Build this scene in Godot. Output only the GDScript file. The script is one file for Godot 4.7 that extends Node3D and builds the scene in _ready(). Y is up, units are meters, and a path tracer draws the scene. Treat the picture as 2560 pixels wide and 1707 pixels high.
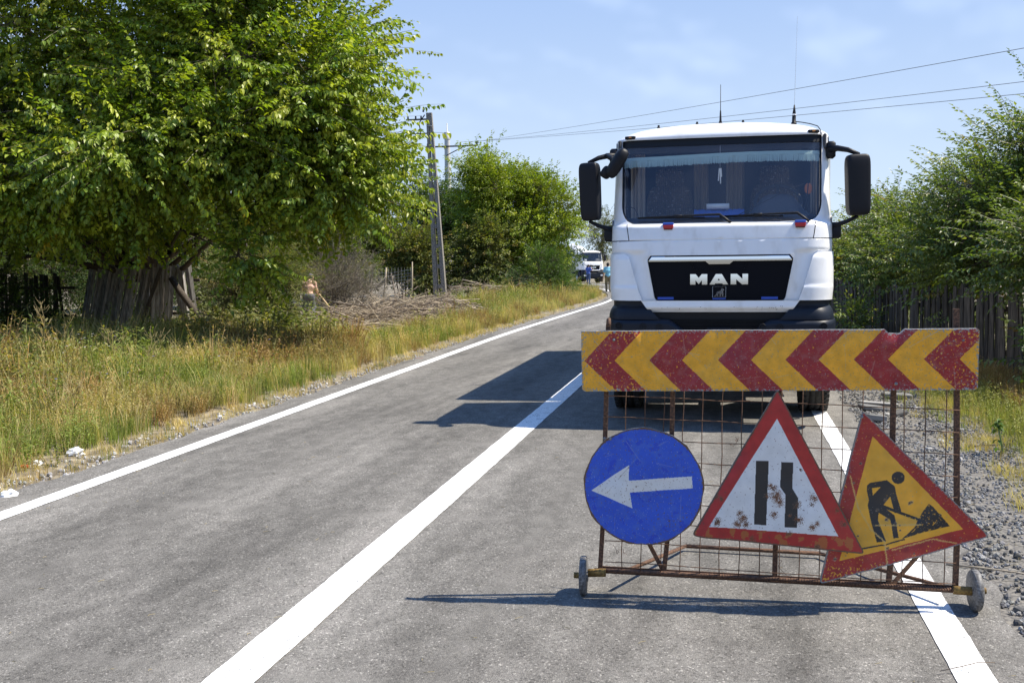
extends Node3D

# ------------------------------------------------------------------ helpers
var M := {}
var used := {}
var rng := RandomNumberGenerator.new()

const SUN_TO := Vector3(0.655, 1.0, -0.141)

class Geo:
	# collects triangles; corners are given counter-clockwise as seen from outside
	var st := SurfaceTool.new()
	var count := 0
	var col := Color(1, 1, 1)
	var use_col := false
	func _init():
		st.begin(Mesh.PRIMITIVE_TRIANGLES)
		st.set_smooth_group(-1)
	func smooth(on: bool, group := 0):
		st.set_smooth_group(group if on else -1)
	func v(p: Vector3, uv := Vector2.ZERO):
		if use_col: st.set_color(col)
		st.set_uv(uv)
		st.add_vertex(p)
	func tri(a: Vector3, b: Vector3, c: Vector3, ua := Vector2.ZERO, ub := Vector2.ZERO, uc := Vector2.ZERO):
		v(a, ua); v(c, uc); v(b, ub)
		count += 1
	func quad(a: Vector3, b: Vector3, c: Vector3, d: Vector3, ua := Vector2.ZERO, ub := Vector2.ZERO, uc := Vector2.ZERO, ud := Vector2.ZERO):
		tri(a, b, c, ua, ub, uc)
		tri(a, c, d, ua, uc, ud)
	func box(c: Vector3, s: Vector3, bevel := 0.0, basis := Basis.IDENTITY):
		var h := s * 0.5
		var b: float = minf(bevel, minf(h.x, minf(h.y, h.z)) * 0.95)
		if b <= 0.0:
			var p := []
			for i in 8: p.append(c + basis * Vector3(h.x * (1 if i & 1 else -1), h.y * (1 if i & 2 else -1), h.z * (1 if i & 4 else -1)))
			quad(p[4], p[5], p[7], p[6]); quad(p[1], p[0], p[2], p[3])
			quad(p[5], p[1], p[3], p[7]); quad(p[0], p[4], p[6], p[2])
			quad(p[6], p[7], p[3], p[2]); quad(p[0], p[1], p[5], p[4])
			return
		# three points for each corner: X[i] lies on the x face, Y[i] on the y face, Z[i] on the z face
		var X := []; var Y := []; var Z := []
		for i in 8:
			var sx := 1.0 if i & 1 else -1.0
			var sy := 1.0 if i & 2 else -1.0
			var sz := 1.0 if i & 4 else -1.0
			X.append(c + basis * Vector3(h.x * sx, (h.y - b) * sy, (h.z - b) * sz))
			Y.append(c + basis * Vector3((h.x - b) * sx, h.y * sy, (h.z - b) * sz))
			Z.append(c + basis * Vector3((h.x - b) * sx, (h.y - b) * sy, h.z * sz))
		quad(Z[4], Z[5], Z[7], Z[6]); quad(Z[1], Z[0], Z[2], Z[3])
		quad(X[5], X[1], X[3], X[7]); quad(X[0], X[4], X[6], X[2])
		quad(Y[6], Y[7], Y[3], Y[2]); quad(Y[0], Y[1], Y[5], Y[4])
		# edges
		quad(Z[5], X[5], X[7], Z[7]); quad(X[4], Z[4], Z[6], X[6]); quad(Z[6], Z[7], Y[7], Y[6]); quad(Y[4], Y[5], Z[5], Z[4])
		quad(X[1], Z[1], Z[3], X[3]); quad(Z[0], X[0], X[2], Z[2]); quad(Y[2], Y[3], Z[3], Z[2]); quad(Z[0], Z[1], Y[1], Y[0])
		quad(X[7], X[3], Y[3], Y[7]); quad(Y[5], Y[1], X[1], X[5]); quad(X[2], X[6], Y[6], Y[2]); quad(Y[0], Y[4], X[4], X[0])
		for i in 8:
			var neg: int = (0 if i & 1 else 1) + (0 if i & 2 else 1) + (0 if i & 4 else 1)
			if neg % 2 == 0: tri(X[i], Y[i], Z[i])
			else: tri(X[i], Z[i], Y[i])
	func ring(c: Vector3, ax: Vector3, up: Vector3, r: float, n: int) -> PackedVector3Array:
		var w := ax.cross(up).normalized()
		var u := w.cross(ax).normalized()
		var out := PackedVector3Array()
		for i in n:
			var a := TAU * i / n
			out.append(c + (u * cos(a) + w * sin(a)) * r)
		return out
	func tube(pts: PackedVector3Array, rad, n := 6, caps := true):
		var rings := []
		var up := Vector3(0.13, 0.9, 0.31)
		for i in pts.size():
			var d: Vector3 = (pts[mini(i + 1, pts.size() - 1)] - pts[maxi(i - 1, 0)]).normalized()
			if absf(d.dot(up.normalized())) > 0.95: up = Vector3(0.9, 0.2, -0.3)
			var r: float = rad if rad is float else rad[i]
			rings.append(ring(pts[i], d, up, r, n))
		loft(rings, caps)
	func loft(rings: Array, caps := true, closed := true):
		# rings run counter-clockwise as seen from the far end looking back (from where the loft is heading)
		var n: int = rings[0].size()
		var last: int = n if closed else n - 1
		for k in rings.size() - 1:
			var A: PackedVector3Array = rings[k]
			var B: PackedVector3Array = rings[k + 1]
			for i in last:
				var j := (i + 1) % n
				quad(A[i], A[j], B[j], B[i], Vector2(float(i) / n, k), Vector2(float(i + 1) / n, k), Vector2(float(i + 1) / n, k + 1), Vector2(float(i) / n, k + 1))
		if caps:
			fan(rings[0], true)
			fan(rings[-1], false)
	func fan(r: PackedVector3Array, flip: bool):
		var c := Vector3.ZERO
		for p in r: c += p
		c /= r.size()
		for i in r.size():
			var j := (i + 1) % r.size()
			if flip: tri(c, r[j], r[i])
			else: tri(c, r[i], r[j])
	func lathe(o: Vector3, ax: Vector3, prof: Array, n := 24):
		# prof: [radius, along]; runs so that the outside lies to the left when along grows
		var rings := []
		for q in prof: rings.append(ring(o + ax * q[1], ax, Vector3(0.21, 0.7, 0.37), maxf(q[0], 0.0001), n))
		loft(rings, false)
	func prism(poly: PackedVector2Array, z0: float, z1: float, xf := Transform3D.IDENTITY, back := true, bevel := 0.0):
		# poly in xy, counter-clockwise seen from +z; z1 is the front
		var P := poly
		if Geometry2D.is_polygon_clockwise(P):
			P = P.duplicate(); P.reverse()
		var n := P.size()
		var F := P
		if bevel > 0.0:
			var off := Geometry2D.offset_polygon(P, -bevel, Geometry2D.JOIN_MITER)
			if off.size() == 1 and off[0].size() == n:
				F = off[0]
				# align the starts
				var best := 0; var bd := 1e9
				for k in n:
					var d := F[k].distance_to(P[0])
					if d < bd: bd = d; best = k
				var G := PackedVector2Array()
				for k in n: G.append(F[(k + best) % n])
				F = G
			else:
				bevel = 0.0
		var idx := Geometry2D.triangulate_polygon(F)
		for t in range(0, idx.size(), 3):
			var a := F[idx[t]]; var b := F[idx[t + 1]]; var c := F[idx[t + 2]]
			if (b - a).cross(c - a) < 0.0:
				var s := b; b = c; c = s
			tri(xf * Vector3(a.x, a.y, z1), xf * Vector3(b.x, b.y, z1), xf * Vector3(c.x, c.y, z1), a, b, c)
			if back: tri(xf * Vector3(a.x, a.y, z0), xf * Vector3(c.x, c.y, z0), xf * Vector3(b.x, b.y, z0), a, c, b)
		var zm := z1 - bevel
		for i in n:
			var j := (i + 1) % n
			quad(xf * Vector3(P[i].x, P[i].y, z0), xf * Vector3(P[j].x, P[j].y, z0), xf * Vector3(P[j].x, P[j].y, zm), xf * Vector3(P[i].x, P[i].y, zm), P[i], P[j], P[j], P[i])
			if bevel > 0.0:
				quad(xf * Vector3(P[i].x, P[i].y, zm), xf * Vector3(P[j].x, P[j].y, zm), xf * Vector3(F[j].x, F[j].y, z1), xf * Vector3(F[i].x, F[i].y, z1), P[i], P[j], F[j], F[i])
	func patch(nu: int, nv: int, f: Callable, flip := false):
		# f(u, v) -> Vector3 for u, v in 0..1; outside is where u x v points
		var rows := []
		for j in nv + 1:
			var row := PackedVector3Array()
			for i in nu + 1: row.append(f.call(float(i) / nu, float(j) / nv))
			rows.append(row)
		for j in nv:
			for i in nu:
				var a := Vector2(float(i) / nu, 1.0 - float(j) / nv); var b := Vector2(float(i + 1) / nu, 1.0 - float(j) / nv)
				var c := Vector2(float(i + 1) / nu, 1.0 - float(j + 1) / nv); var d := Vector2(float(i) / nu, 1.0 - float(j + 1) / nv)
				if flip: quad(rows[j][i + 1], rows[j][i], rows[j + 1][i], rows[j + 1][i + 1], b, a, d, c)
				else: quad(rows[j][i], rows[j][i + 1], rows[j + 1][i + 1], rows[j + 1][i], a, b, c, d)
	func mesh() -> ArrayMesh:
		st.generate_normals()
		return st.commit()

func numbered(called: String) -> String:
	var n: int = used.get(called, 0)
	used[called] = n + 1
	return called if n == 0 else "%s_%03d" % [called, n]

func put(g: Geo, called: String, mat: Material, parent: Node = null) -> MeshInstance3D:
	return put_mesh(g.mesh(), called, mat, parent)

func put_mesh(m: Mesh, called: String, mat: Material, parent: Node = null) -> MeshInstance3D:
	var o := MeshInstance3D.new()
	o.mesh = m
	o.material_override = mat
	o.name = called if parent else numbered(called)
	(parent if parent else self).add_child(o, true)
	return o

func tag(o: Node, label: String, category: String, group := "", kind := ""):
	if label: o.set_meta("label", label)
	if category: o.set_meta("category", category)
	if group: o.set_meta("group", group)
	if kind: o.set_meta("kind", kind)

func thing(called: String, label: String, category: String, at := Vector3.ZERO, turn := 0.0, group := "") -> Node3D:
	var o := Node3D.new()
	o.name = numbered(called)
	add_child(o, true)
	o.position = at
	o.rotation.y = turn
	tag(o, label, category, group)
	return o

func lin(r: float, g: float, b: float) -> Color:
	return Color(r, g, b).linear_to_srgb()

func mat(r: float, g: float, b: float, rough := 0.7, metal := 0.0, spec := 0.5) -> StandardMaterial3D:
	var m := StandardMaterial3D.new()
	m.albedo_color = lin(r, g, b)
	m.roughness = rough
	m.metallic = metal
	m.metallic_specular = spec
	return m

func noise(seed_: int, freq: float, oct := 4, type := FastNoiseLite.TYPE_SIMPLEX_SMOOTH) -> FastNoiseLite:
	var n := FastNoiseLite.new()
	n.seed = seed_
	n.frequency = freq
	n.noise_type = type
	n.fractal_type = FastNoiseLite.FRACTAL_FBM if oct > 1 else FastNoiseLite.FRACTAL_NONE
	n.fractal_octaves = oct
	return n

# colour ramp (linear colours, stops 0..1) laid over seamless noise
func ramp_tex(n: FastNoiseLite, size: int, stops: Array, cols: Array, tall := 0) -> ImageTexture:
	var h: int = tall if tall else size
	var im := n.get_seamless_image(size, h)
	im.convert(Image.FORMAT_L8)
	var src := im.get_data()
	var lut := PackedByteArray()
	lut.resize(768)
	for i in 256:
		var t := i / 255.0
		var k := 0
		while k < stops.size() - 2 and t > stops[k + 1]: k += 1
		var f := clampf((t - stops[k]) / maxf(stops[k + 1] - stops[k], 0.0001), 0, 1)
		var c: Color = (cols[k] as Color).lerp(cols[k + 1], f).linear_to_srgb()
		lut[i * 3] = int(c.r * 255); lut[i * 3 + 1] = int(c.g * 255); lut[i * 3 + 2] = int(c.b * 255)
	var out := PackedByteArray()
	out.resize(size * h * 3)
	for i in size * h:
		var l := src[i] * 3
		out[i * 3] = lut[l]; out[i * 3 + 1] = lut[l + 1]; out[i * 3 + 2] = lut[l + 2]
	return ImageTexture.create_from_image(Image.create_from_data(size, h, false, Image.FORMAT_RGB8, out))

func tri_mat(tex: Texture2D, scale: float, rough := 0.8, world := false) -> StandardMaterial3D:
	var m := StandardMaterial3D.new()
	m.albedo_texture = tex
	m.roughness = rough
	m.uv1_triplanar = true
	m.uv1_world_triplanar = world
	m.uv1_scale = Vector3.ONE * scale
	return m

func pv(a: Array) -> PackedVector2Array:
	var o := PackedVector2Array()
	for p in a: o.append(Vector2(p[0], p[1]))
	return o

func p3(a: Array) -> PackedVector3Array:
	var o := PackedVector3Array()
	for p in a: o.append(p if p is Vector3 else Vector3(p[0], p[1], p[2]))
	return o

# ------------------------------------------------------------------ the lie of the land
func fall(z: float) -> float:
	var d := clampf(-z - 20.0, 0.0, 110.0)
	return -0.0125 * d * d / (d + 6.0)

func bend(z: float) -> float:
	var d := maxf(0.0, -z - 38.0)
	return -0.0038 * d * d if d < 75.0 else -0.0038 * 5625.0 - 0.57 * (d - 75.0)

func land(x: float, z: float) -> float:
	var r := x - bend(z)
	var y := fall(z)
	if r < -5.25:
		var t := smoothstep(-5.3, -8.0, r)
		y += -0.03 - 0.05 * t
		y += -0.30 * smoothstep(-9.0, -12.0, r) * smoothstep(-24.0, -29.0, z)
	elif r > 1.35:
		y += -0.03 - 0.02 * smoothstep(1.4, 1.9, r) - 0.10 * smoothstep(2.2, 4.2, r) - 0.26 * smoothstep(1.7, 2.6, r) * smoothstep(-13.0, -22.0, z)
	else:
		y += -0.06
	return y

# ------------------------------------------------------------------ ground, road, markings
func build_ground():
	var g := Geo.new()
	g.smooth(true)
	var xs := [-400.0, -200.0, -110.0, -70.0, -50.0, -38.0]
	var x := -30.0
	while x < 12.0:
		xs.append(x)
		x += 0.55 if (x < -4.0 or x > 0.8) else 0.9
	xs.append_array([12.0, 15.0, 20.0, 28.0, 40.0, 70.0, 130.0, 250.0, 400.0])
	var zs := [60.0, 30.0, 15.0, 8.0]
	var z := 4.0
	while z > -50.0:
		zs.append(z)
		z -= 0.55
	while z > -140.0:
		zs.append(z)
		z -= 2.5
	zs.append_array([-150.0, -200.0, -300.0, -500.0, -800.0])
	var n := noise(11, 0.5, 3)
	var far_left := func(px: float, pz: float) -> Vector3:
		var r: float = px - bend(pz) if pz < -34.0 else px
		var bump: float = n.get_noise_2d(px * 2.0, pz * 2.0) * 0.05 if (r < -5.9 or r > 3.6) else 0.0
		return Vector3(px, land(px, pz) + bump, pz)
	# columns follow the bend of the road so that its edges stay clean
	var rows := []
	for zz in zs:
		var row := PackedVector3Array()
		for xx in xs: row.append(far_left.call(xx + bend(zz), zz))
		rows.append(row)
	for j in zs.size() - 1:
		for i in xs.size() - 1:
			g.quad(rows[j][i], rows[j][i + 1], rows[j + 1][i + 1], rows[j + 1][i])
	var o := put(g, "ground", M.soil)
	tag(o, "dry soil with dead grass and litter beside the road", "ground", "", "structure")

func strip(x0: float, x1: float, lift: float, z0: float, z1: float, step: float, rough_edge := 0.0, seed_ := 1) -> Geo:
	var g := Geo.new()
	g.smooth(true)
	var n := noise(seed_, 3.0, 3)
	var z := z0
	var cols := maxi(1, int((x1 - x0) / 1.3))
	var prev := PackedVector3Array()
	while true:
		var row := PackedVector3Array()
		for i in cols + 1:
			var x := lerpf(x0, x1, float(i) / cols)
			if rough_edge > 0.0 and i == 0: x += n.get_noise_2d(z, 0.0) * rough_edge
			if rough_edge > 0.0 and i == cols: x += n.get_noise_2d(z, 50.0) * rough_edge
			row.append(Vector3(x + bend(z), fall(z) + lift, z))
		if prev.size():
			for i in cols:
				var uv := func(p: Vector3) -> Vector2: return Vector2(p.x - bend(p.z), p.z)
				g.quad(prev[i], prev[i + 1], row[i + 1], row[i], uv.call(prev[i]), uv.call(prev[i + 1]), uv.call(row[i + 1]), uv.call(row[i]))
		prev = row
		if z <= z1: break
		z -= step if z > -45.0 else 2.0
	return g

func asphalt_material() -> StandardMaterial3D:
	# fine aggregate: pale and dark stones in a grey binder, 3 mm to a texel
	var size := 1024
	var cell := noise(3, 0.28, 1, FastNoiseLite.TYPE_CELLULAR)
	cell.cellular_return_type = FastNoiseLite.RETURN_CELL_VALUE
	cell.cellular_jitter = 1.0
	var edge := noise(3, 0.28, 1, FastNoiseLite.TYPE_CELLULAR)
	edge.cellular_return_type = FastNoiseLite.RETURN_DISTANCE2_SUB
	var a := cell.get_seamless_image(size, size); a.convert(Image.FORMAT_L8)
	var b := edge.get_seamless_image(size, size); b.convert(Image.FORMAT_L8)
	var c := noise(5, 0.02, 4).get_seamless_image(size, size); c.convert(Image.FORMAT_L8)
	var da := a.get_data(); var db := b.get_data(); var dc := c.get_data()
	var out := PackedByteArray(); out.resize(size * size * 3)
	var hgt := PackedByteArray(); hgt.resize(size * size)
	var r := RandomNumberGenerator.new(); r.seed = 9
	for i in size * size:
		var v: float = da[i] / 255.0
		var e: float = minf(1.0, db[i] / 70.0)
		var k: float = 0.245 + (v - 0.5) * 0.11 + (dc[i] / 255.0 - 0.5) * 0.05
		if v > 0.955: k += 0.13
		if v < 0.08: k -= 0.05
		k *= 0.60 + 0.40 * e
		k += r.randf_range(-0.012, 0.012)
		k = clampf(k, 0.02, 0.8)
		var s := pow(k, 1.0 / 2.2) * 255.0
		out[i * 3] = int(minf(255, s * 1.02)); out[i * 3 + 1] = int(s); out[i * 3 + 2] = int(s * 0.965)
		hgt[i] = int(clampf(e * (0.55 + 0.45 * v), 0, 1) * 255)
	var m := StandardMaterial3D.new()
	m.albedo_texture = ImageTexture.create_from_image(Image.create_from_data(size, size, false, Image.FORMAT_RGB8, out))
	m.uv1_scale = Vector3(1.0 / 2.6, 1.0 / 2.6, 1)
	m.roughness = 0.92
	m.metallic_specular = 0.3
	var him := Image.create_from_data(size, size, false, Image.FORMAT_L8, hgt)
	him.convert(Image.FORMAT_RGB8)
	him.bump_map_to_normal_map(1.6)
	m.normal_enabled = true
	m.normal_texture = ImageTexture.create_from_image(him)
	m.normal_scale = 0.55
	return m

func road_wear_material(base: StandardMaterial3D):
	# broad wear: rubber darkened wheel tracks, oil along the lane, patchy fading (a grain of its own, over 24 m of road)
	var w := 512; var h := 1024
	var n1 := noise(21, 0.010, 5); var n2 := noise(22, 0.03, 4); var n3 := noise(23, 0.09, 3)
	var im := Image.create(w, h, false, Image.FORMAT_RGB8)
	for y in h:
		for x in w:
			var mx := lerpf(-6.2, 2.8, float(x) / w)
			var a := n1.get_noise_2d(x * 2.2, y * 0.55)
			var b := n2.get_noise_2d(x * 1.6, y * 0.35)
			var c := n3.get_noise_2d(x, y * 0.8)
			var k := 0.90 + a * 0.13 + b * 0.12 + c * 0.09
			for t in [[-3.95, 0.34], [-2.75, 0.3], [-1.15, 0.36], [0.25, 0.3]]:
				var d: float = (mx - t[0]) / t[1]
				k -= exp(-d * d) * (0.06 + 0.14 * maxf(0.0, b + a * 0.6 + 0.1))
			k = clampf(k, 0.45, 1.0)
			im.set_pixel(x, y, Color(k, k * 0.995, k * 0.985))
	base.detail_enabled = true
	base.detail_blend_mode = BaseMaterial3D.BLEND_MODE_MUL
	base.detail_uv_layer = BaseMaterial3D.DETAIL_UV_2
	base.detail_albedo = ImageTexture.create_from_image(im)

func build_road():
	var am := asphalt_material()
	road_wear_material(am)
	# the carriageway needs a second layer of coordinates for the wear, so it is laid row by row here
	var st := SurfaceTool.new()
	st.begin(Mesh.PRIMITIVE_TRIANGLES)
	var n := noise(31, 1.6, 4)
	var zs := []
	var z := 14.0
	while z > -40.0:
		zs.append(z); z -= 0.16
	while z > -150.0:
		zs.append(z); z -= 1.5
	var cols := [-5.33, -4.9, -3.4, -2.0, -0.5, 0.9, 1.34]
	for j in zs.size():
		for i in cols.size():
			var x: float = cols[i]
			if i == 0: x += n.get_noise_2d(zs[j], 3.0) * 0.10
			if i == cols.size() - 1: x += n.get_noise_2d(zs[j], 90.0) * 0.13 + n.get_noise_2d(zs[j] * 5.0, 40.0) * 0.05
			st.set_uv(Vector2(x, zs[j]))
			st.set_uv2(Vector2((x + 6.2) / 9.0, zs[j] / 24.0))
			st.set_normal(Vector3.UP)
			st.add_vertex(Vector3(x + bend(zs[j]), fall(zs[j]), zs[j]))
	var c := cols.size()
	for j in zs.size() - 1:
		for i in c - 1:
			var a := j * c + i
			for k in [a, a + c + 1, a + 1, a, a + c, a + c + 1]: st.add_index(k)
	st.generate_tangents()
	var road := put_mesh(st.commit(), "road", am)
	tag(road, "worn grey asphalt two lane road with coarse aggregate", "road", "", "structure")
	# broken edge of the asphalt, a real step down to the soil
	var e := Geo.new()
	for side in 2:
		var ci := 0 if side == 0 else c - 1
		for j in zs.size() - 1:
			if zs[j] < -60.0: break
			var P := []
			for q in 2:
				var zz: float = zs[j + q]
				var x: float = cols[ci]
				if side == 0: x += n.get_noise_2d(zz, 3.0) * 0.10
				else: x += n.get_noise_2d(zz, 90.0) * 0.13 + n.get_noise_2d(zz * 5.0, 40.0) * 0.05
				P.append(Vector3(x + bend(zz), fall(zz), zz))
			var dn := Vector3(-0.03 if side == 0 else 0.03, -0.08, 0)
			if side == 0: e.quad(P[0], P[1], P[1] + dn, P[0] + dn)
			else: e.quad(P[1], P[0], P[0] + dn, P[1] + dn)
	var eo := put(e, "road_edge", M.asphalt_side)
	tag(eo, "broken crumbling edge of the asphalt", "road edge", "", "structure")
	for s in [[-4.995, -4.825, "left_edge_line"], [-2.125, -1.905, "centre_line"], [0.93, 1.09, "right_edge_line"]]:
		var o := put(strip(s[0], s[1], 0.005, 14.0, -140.0, 0.08, 0.006, int(s[0] * 10) + 77), s[2], M.line_paint)
		tag(o, "solid white painted line on the asphalt", "road marking", "", "structure")

func line_paint_material() -> StandardMaterial3D:
	var w := 256; var h := 1024
	var im := Image.create(w, h, false, Image.FORMAT_RGB8)
	var n1 := noise(41, 0.22, 2); var n2 := noise(42, 0.012, 3); var n3 := noise(43, 0.03, 3)
	for y in h:
		for x in w:
			var wear := n2.get_noise_2d(x, y)
			var c := 0.80 + n3.get_noise_2d(x, y) * 0.07
			var chip := n1.get_noise_2d(x, y)
			if chip > 0.56 - maxf(0.0, wear) * 0.5: c = 0.16
			var s := pow(c, 1 / 2.2)
			im.set_pixel(x, y, Color(s, s * 0.998, s * 0.985))
	var m := StandardMaterial3D.new()
	m.albedo_texture = ImageTexture.create_from_image(im)
	m.uv1_scale = Vector3(1.0, 0.25, 1)
	m.roughness = 0.75
	return m

# ------------------------------------------------------------------ trucks
# local axes: origin on the road under the middle of the front bumper, +z towards the front, y up
func cab_w(y: float) -> float:
	if y < 1.9: return 1.10
	if y < 2.9: return lerpf(1.10, 1.078, (y - 1.9) / 1.0)
	return 1.078

# distance of the front face at the centre line
func cab_f(y: float) -> float:
	var K := [[1.0, -0.05], [1.28, -0.045], [1.5, -0.05], [1.75, -0.07], [1.9, -0.088], [1.93, -0.092], [2.03, -0.108], [2.045, -0.12], [2.058, -0.145], [2.067, -0.18], [2.08, -0.195], [2.93, -0.42], [2.96, -0.415], [3.0, -0.44], [3.05, -0.49], [3.09, -0.57], [3.11, -0.70]]
	for i in K.size() - 1:
		if y <= K[i + 1][0]: return lerpf(K[i][1], K[i + 1][1], clampf((y - K[i][0]) / (K[i + 1][0] - K[i][0]), 0, 1))
	return -0.70

# a point of the cab skin: s runs 0..1 over the front (0 centre, 1 start of the corner), 1..2 over the corner, 2..3 along the side
func cab_skin(s: float, y: float, side: float, inset := 0.0) -> Vector3:
	var w := cab_w(y) - inset
	var r := 0.26
	var f := cab_f(y) - inset
	var x: float; var z: float
	if s <= 1.0:
		x = (w - r) * s
		z = f - 0.045 * pow(x / w, 2.0)
	elif s <= 2.0:
		var a := (s - 1.0) * PI * 0.5
		x = (w - r) + r * sin(a)
		z = f - 0.045 * pow((w - r) / w, 2.0) - (r * 0.95) * (1.0 - cos(a)) - 0.02 * sin(a)
	else:
		x = w
		var z1 := f - 0.045 - r * 0.95
		z = lerpf(z1, -1.83, s - 2.0)
	return Vector3(x * side, y, z)

# skin parameter for a given x on the front / corner
func cab_s(x: float, y: float) -> float:
	var w := cab_w(y); var r := 0.26
	if x <= w - r: return x / (w - r)
	return 1.0 + asin(clampf((x - (w - r)) / r, 0, 1)) / (PI * 0.5)

func skin_patch(g: Geo, ys: Array, sa: Callable, sb: Callable, n: int, inset := 0.0, push = null):
	for side in [-1.0, 1.0]:
		var f := func(u: float, v: float) -> Vector3:
			var t: float = v * (ys.size() - 1)
			var k := mini(int(t), ys.size() - 2)
			var y: float = lerpf(ys[k], ys[k + 1], t - k)
			var p := cab_skin(lerpf(sa.call(y), sb.call(y), u), y, side, inset)
			if push != null: p.z += push.call(absf(p.x), y)
			return p
		g.patch(n, (ys.size() - 1), f, side < 0.0)

func steps(a: float, b: float, n: int) -> Array:
	var o := []
	for i in n + 1: o.append(lerpf(a, b, float(i) / n))
	return o

func ws_edge(y: float) -> float:
	# half width of the windscreen opening: rounded at the bottom corners
	var top := lerpf(0.99, 1.0, clampf((y - 2.35) / 0.55, 0, 1))
	if y < 2.27:
		var t := clampf((2.27 - y) / 0.2, 0, 1)
		return top - 0.125 * (1.0 - sqrt(maxf(0.0, 1.0 - t * t)))
	return top

func grille_edge(y: float) -> float:
	var e := lerpf(0.632, 0.712, clampf((y - 1.28) / 0.42, 0, 1))
	if y > 1.70: e = 0.712 - (y - 1.70) * 0.75
	if y < 1.33:
		var t := (1.33 - y) / 0.05
		e -= 0.04 * (1.0 - sqrt(maxf(0.0, 1.0 - t * t)))
	return e

func rounded_box(g: Geo, c: Vector3, s: Vector3, e := 4.0, basis := Basis.IDENTITY, taper := 0.0, nu := 20, nv := 12):
	# a superellipsoid: soft moulded casing
	var pw := func(t: float, k: float) -> float: return signf(t) * pow(absf(t), 2.0 / k)
	g.smooth(true)
	var rings := []
	for j in nv + 1:
		var b := lerpf(-PI / 2, PI / 2, float(j) / nv)
		var ring := PackedVector3Array()
		for i in nu:
			var a := TAU * i / nu
			var y: float = pw.call(sin(b), e)
			var k: float = pw.call(cos(b), e)
			var p := Vector3(pw.call(cos(a), e) * k * (1.0 + taper * y), y, -pw.call(sin(a), e) * k)
			ring.append(c + basis * (p * s * 0.5))
		rings.append(ring)
	g.loft(rings, false)
	g.smooth(false)

func wheel(parent: Node3D, at: Vector3, width: float, radius: float, outer: float, called := "wheel"):
	var w := Node3D.new()
	w.name = called
	parent.add_child(w, true)
	w.position = at
	var g := Geo.new()
	g.smooth(true)
	var ax := Vector3(outer, 0, 0)
	var h := width * 0.5
	g.lathe(Vector3.ZERO, ax, [[radius * 0.56, -h], [radius * 0.62, -h * 1.02], [radius * 0.86, -h], [radius * 0.97, -h * 0.86], [radius, -h * 0.62], [radius, -h * 0.5], [radius * 0.97, -h * 0.46], [radius * 0.97, -h * 0.38], [radius, -h * 0.34], [radius * 1.0, -h * 0.04], [radius * 0.97, 0.0], [radius * 1.0, h * 0.04], [radius, h * 0.34], [radius * 0.97, h * 0.38], [radius * 0.97, h * 0.46], [radius, h * 0.5], [radius, h * 0.62], [radius * 0.97, h * 0.86], [radius * 0.86, h], [radius * 0.62, h * 1.02], [radius * 0.56, h]], 40)
	put(g, "tyre", M.tyre, w)
	var t := Geo.new()
	for k in 44:
		var a := TAU * k / 44
		for q in [-0.78, 0.78]:
			var d := Vector3(0, cos(a + q * 0.04), sin(a + q * 0.04))
			t.box(d * radius * 0.995 + Vector3(q * h, 0, 0), Vector3(h * 0.36, 0.035, 0.05), 0.006, Basis(Vector3(1, 0, 0), d, Vector3(1, 0, 0).cross(d)))
	put(t, "tread", M.tyre, w)
	var rg := Geo.new()
	rg.smooth(true)
	rg.lathe(Vector3.ZERO, ax, [[0.02, -h * 0.2], [radius * 0.56, -h * 0.2], [radius * 0.575, -h * 0.98], [radius * 0.575, h * 0.98], [radius * 0.53, h * 0.9], [radius * 0.5, h * 0.35], [radius * 0.3, h * 0.5], [radius * 0.26, h * 1.1], [radius * 0.2, h * 1.15], [0.01, h * 1.15]], 32)
	put(rg, "rim", M.rim, w)

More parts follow.
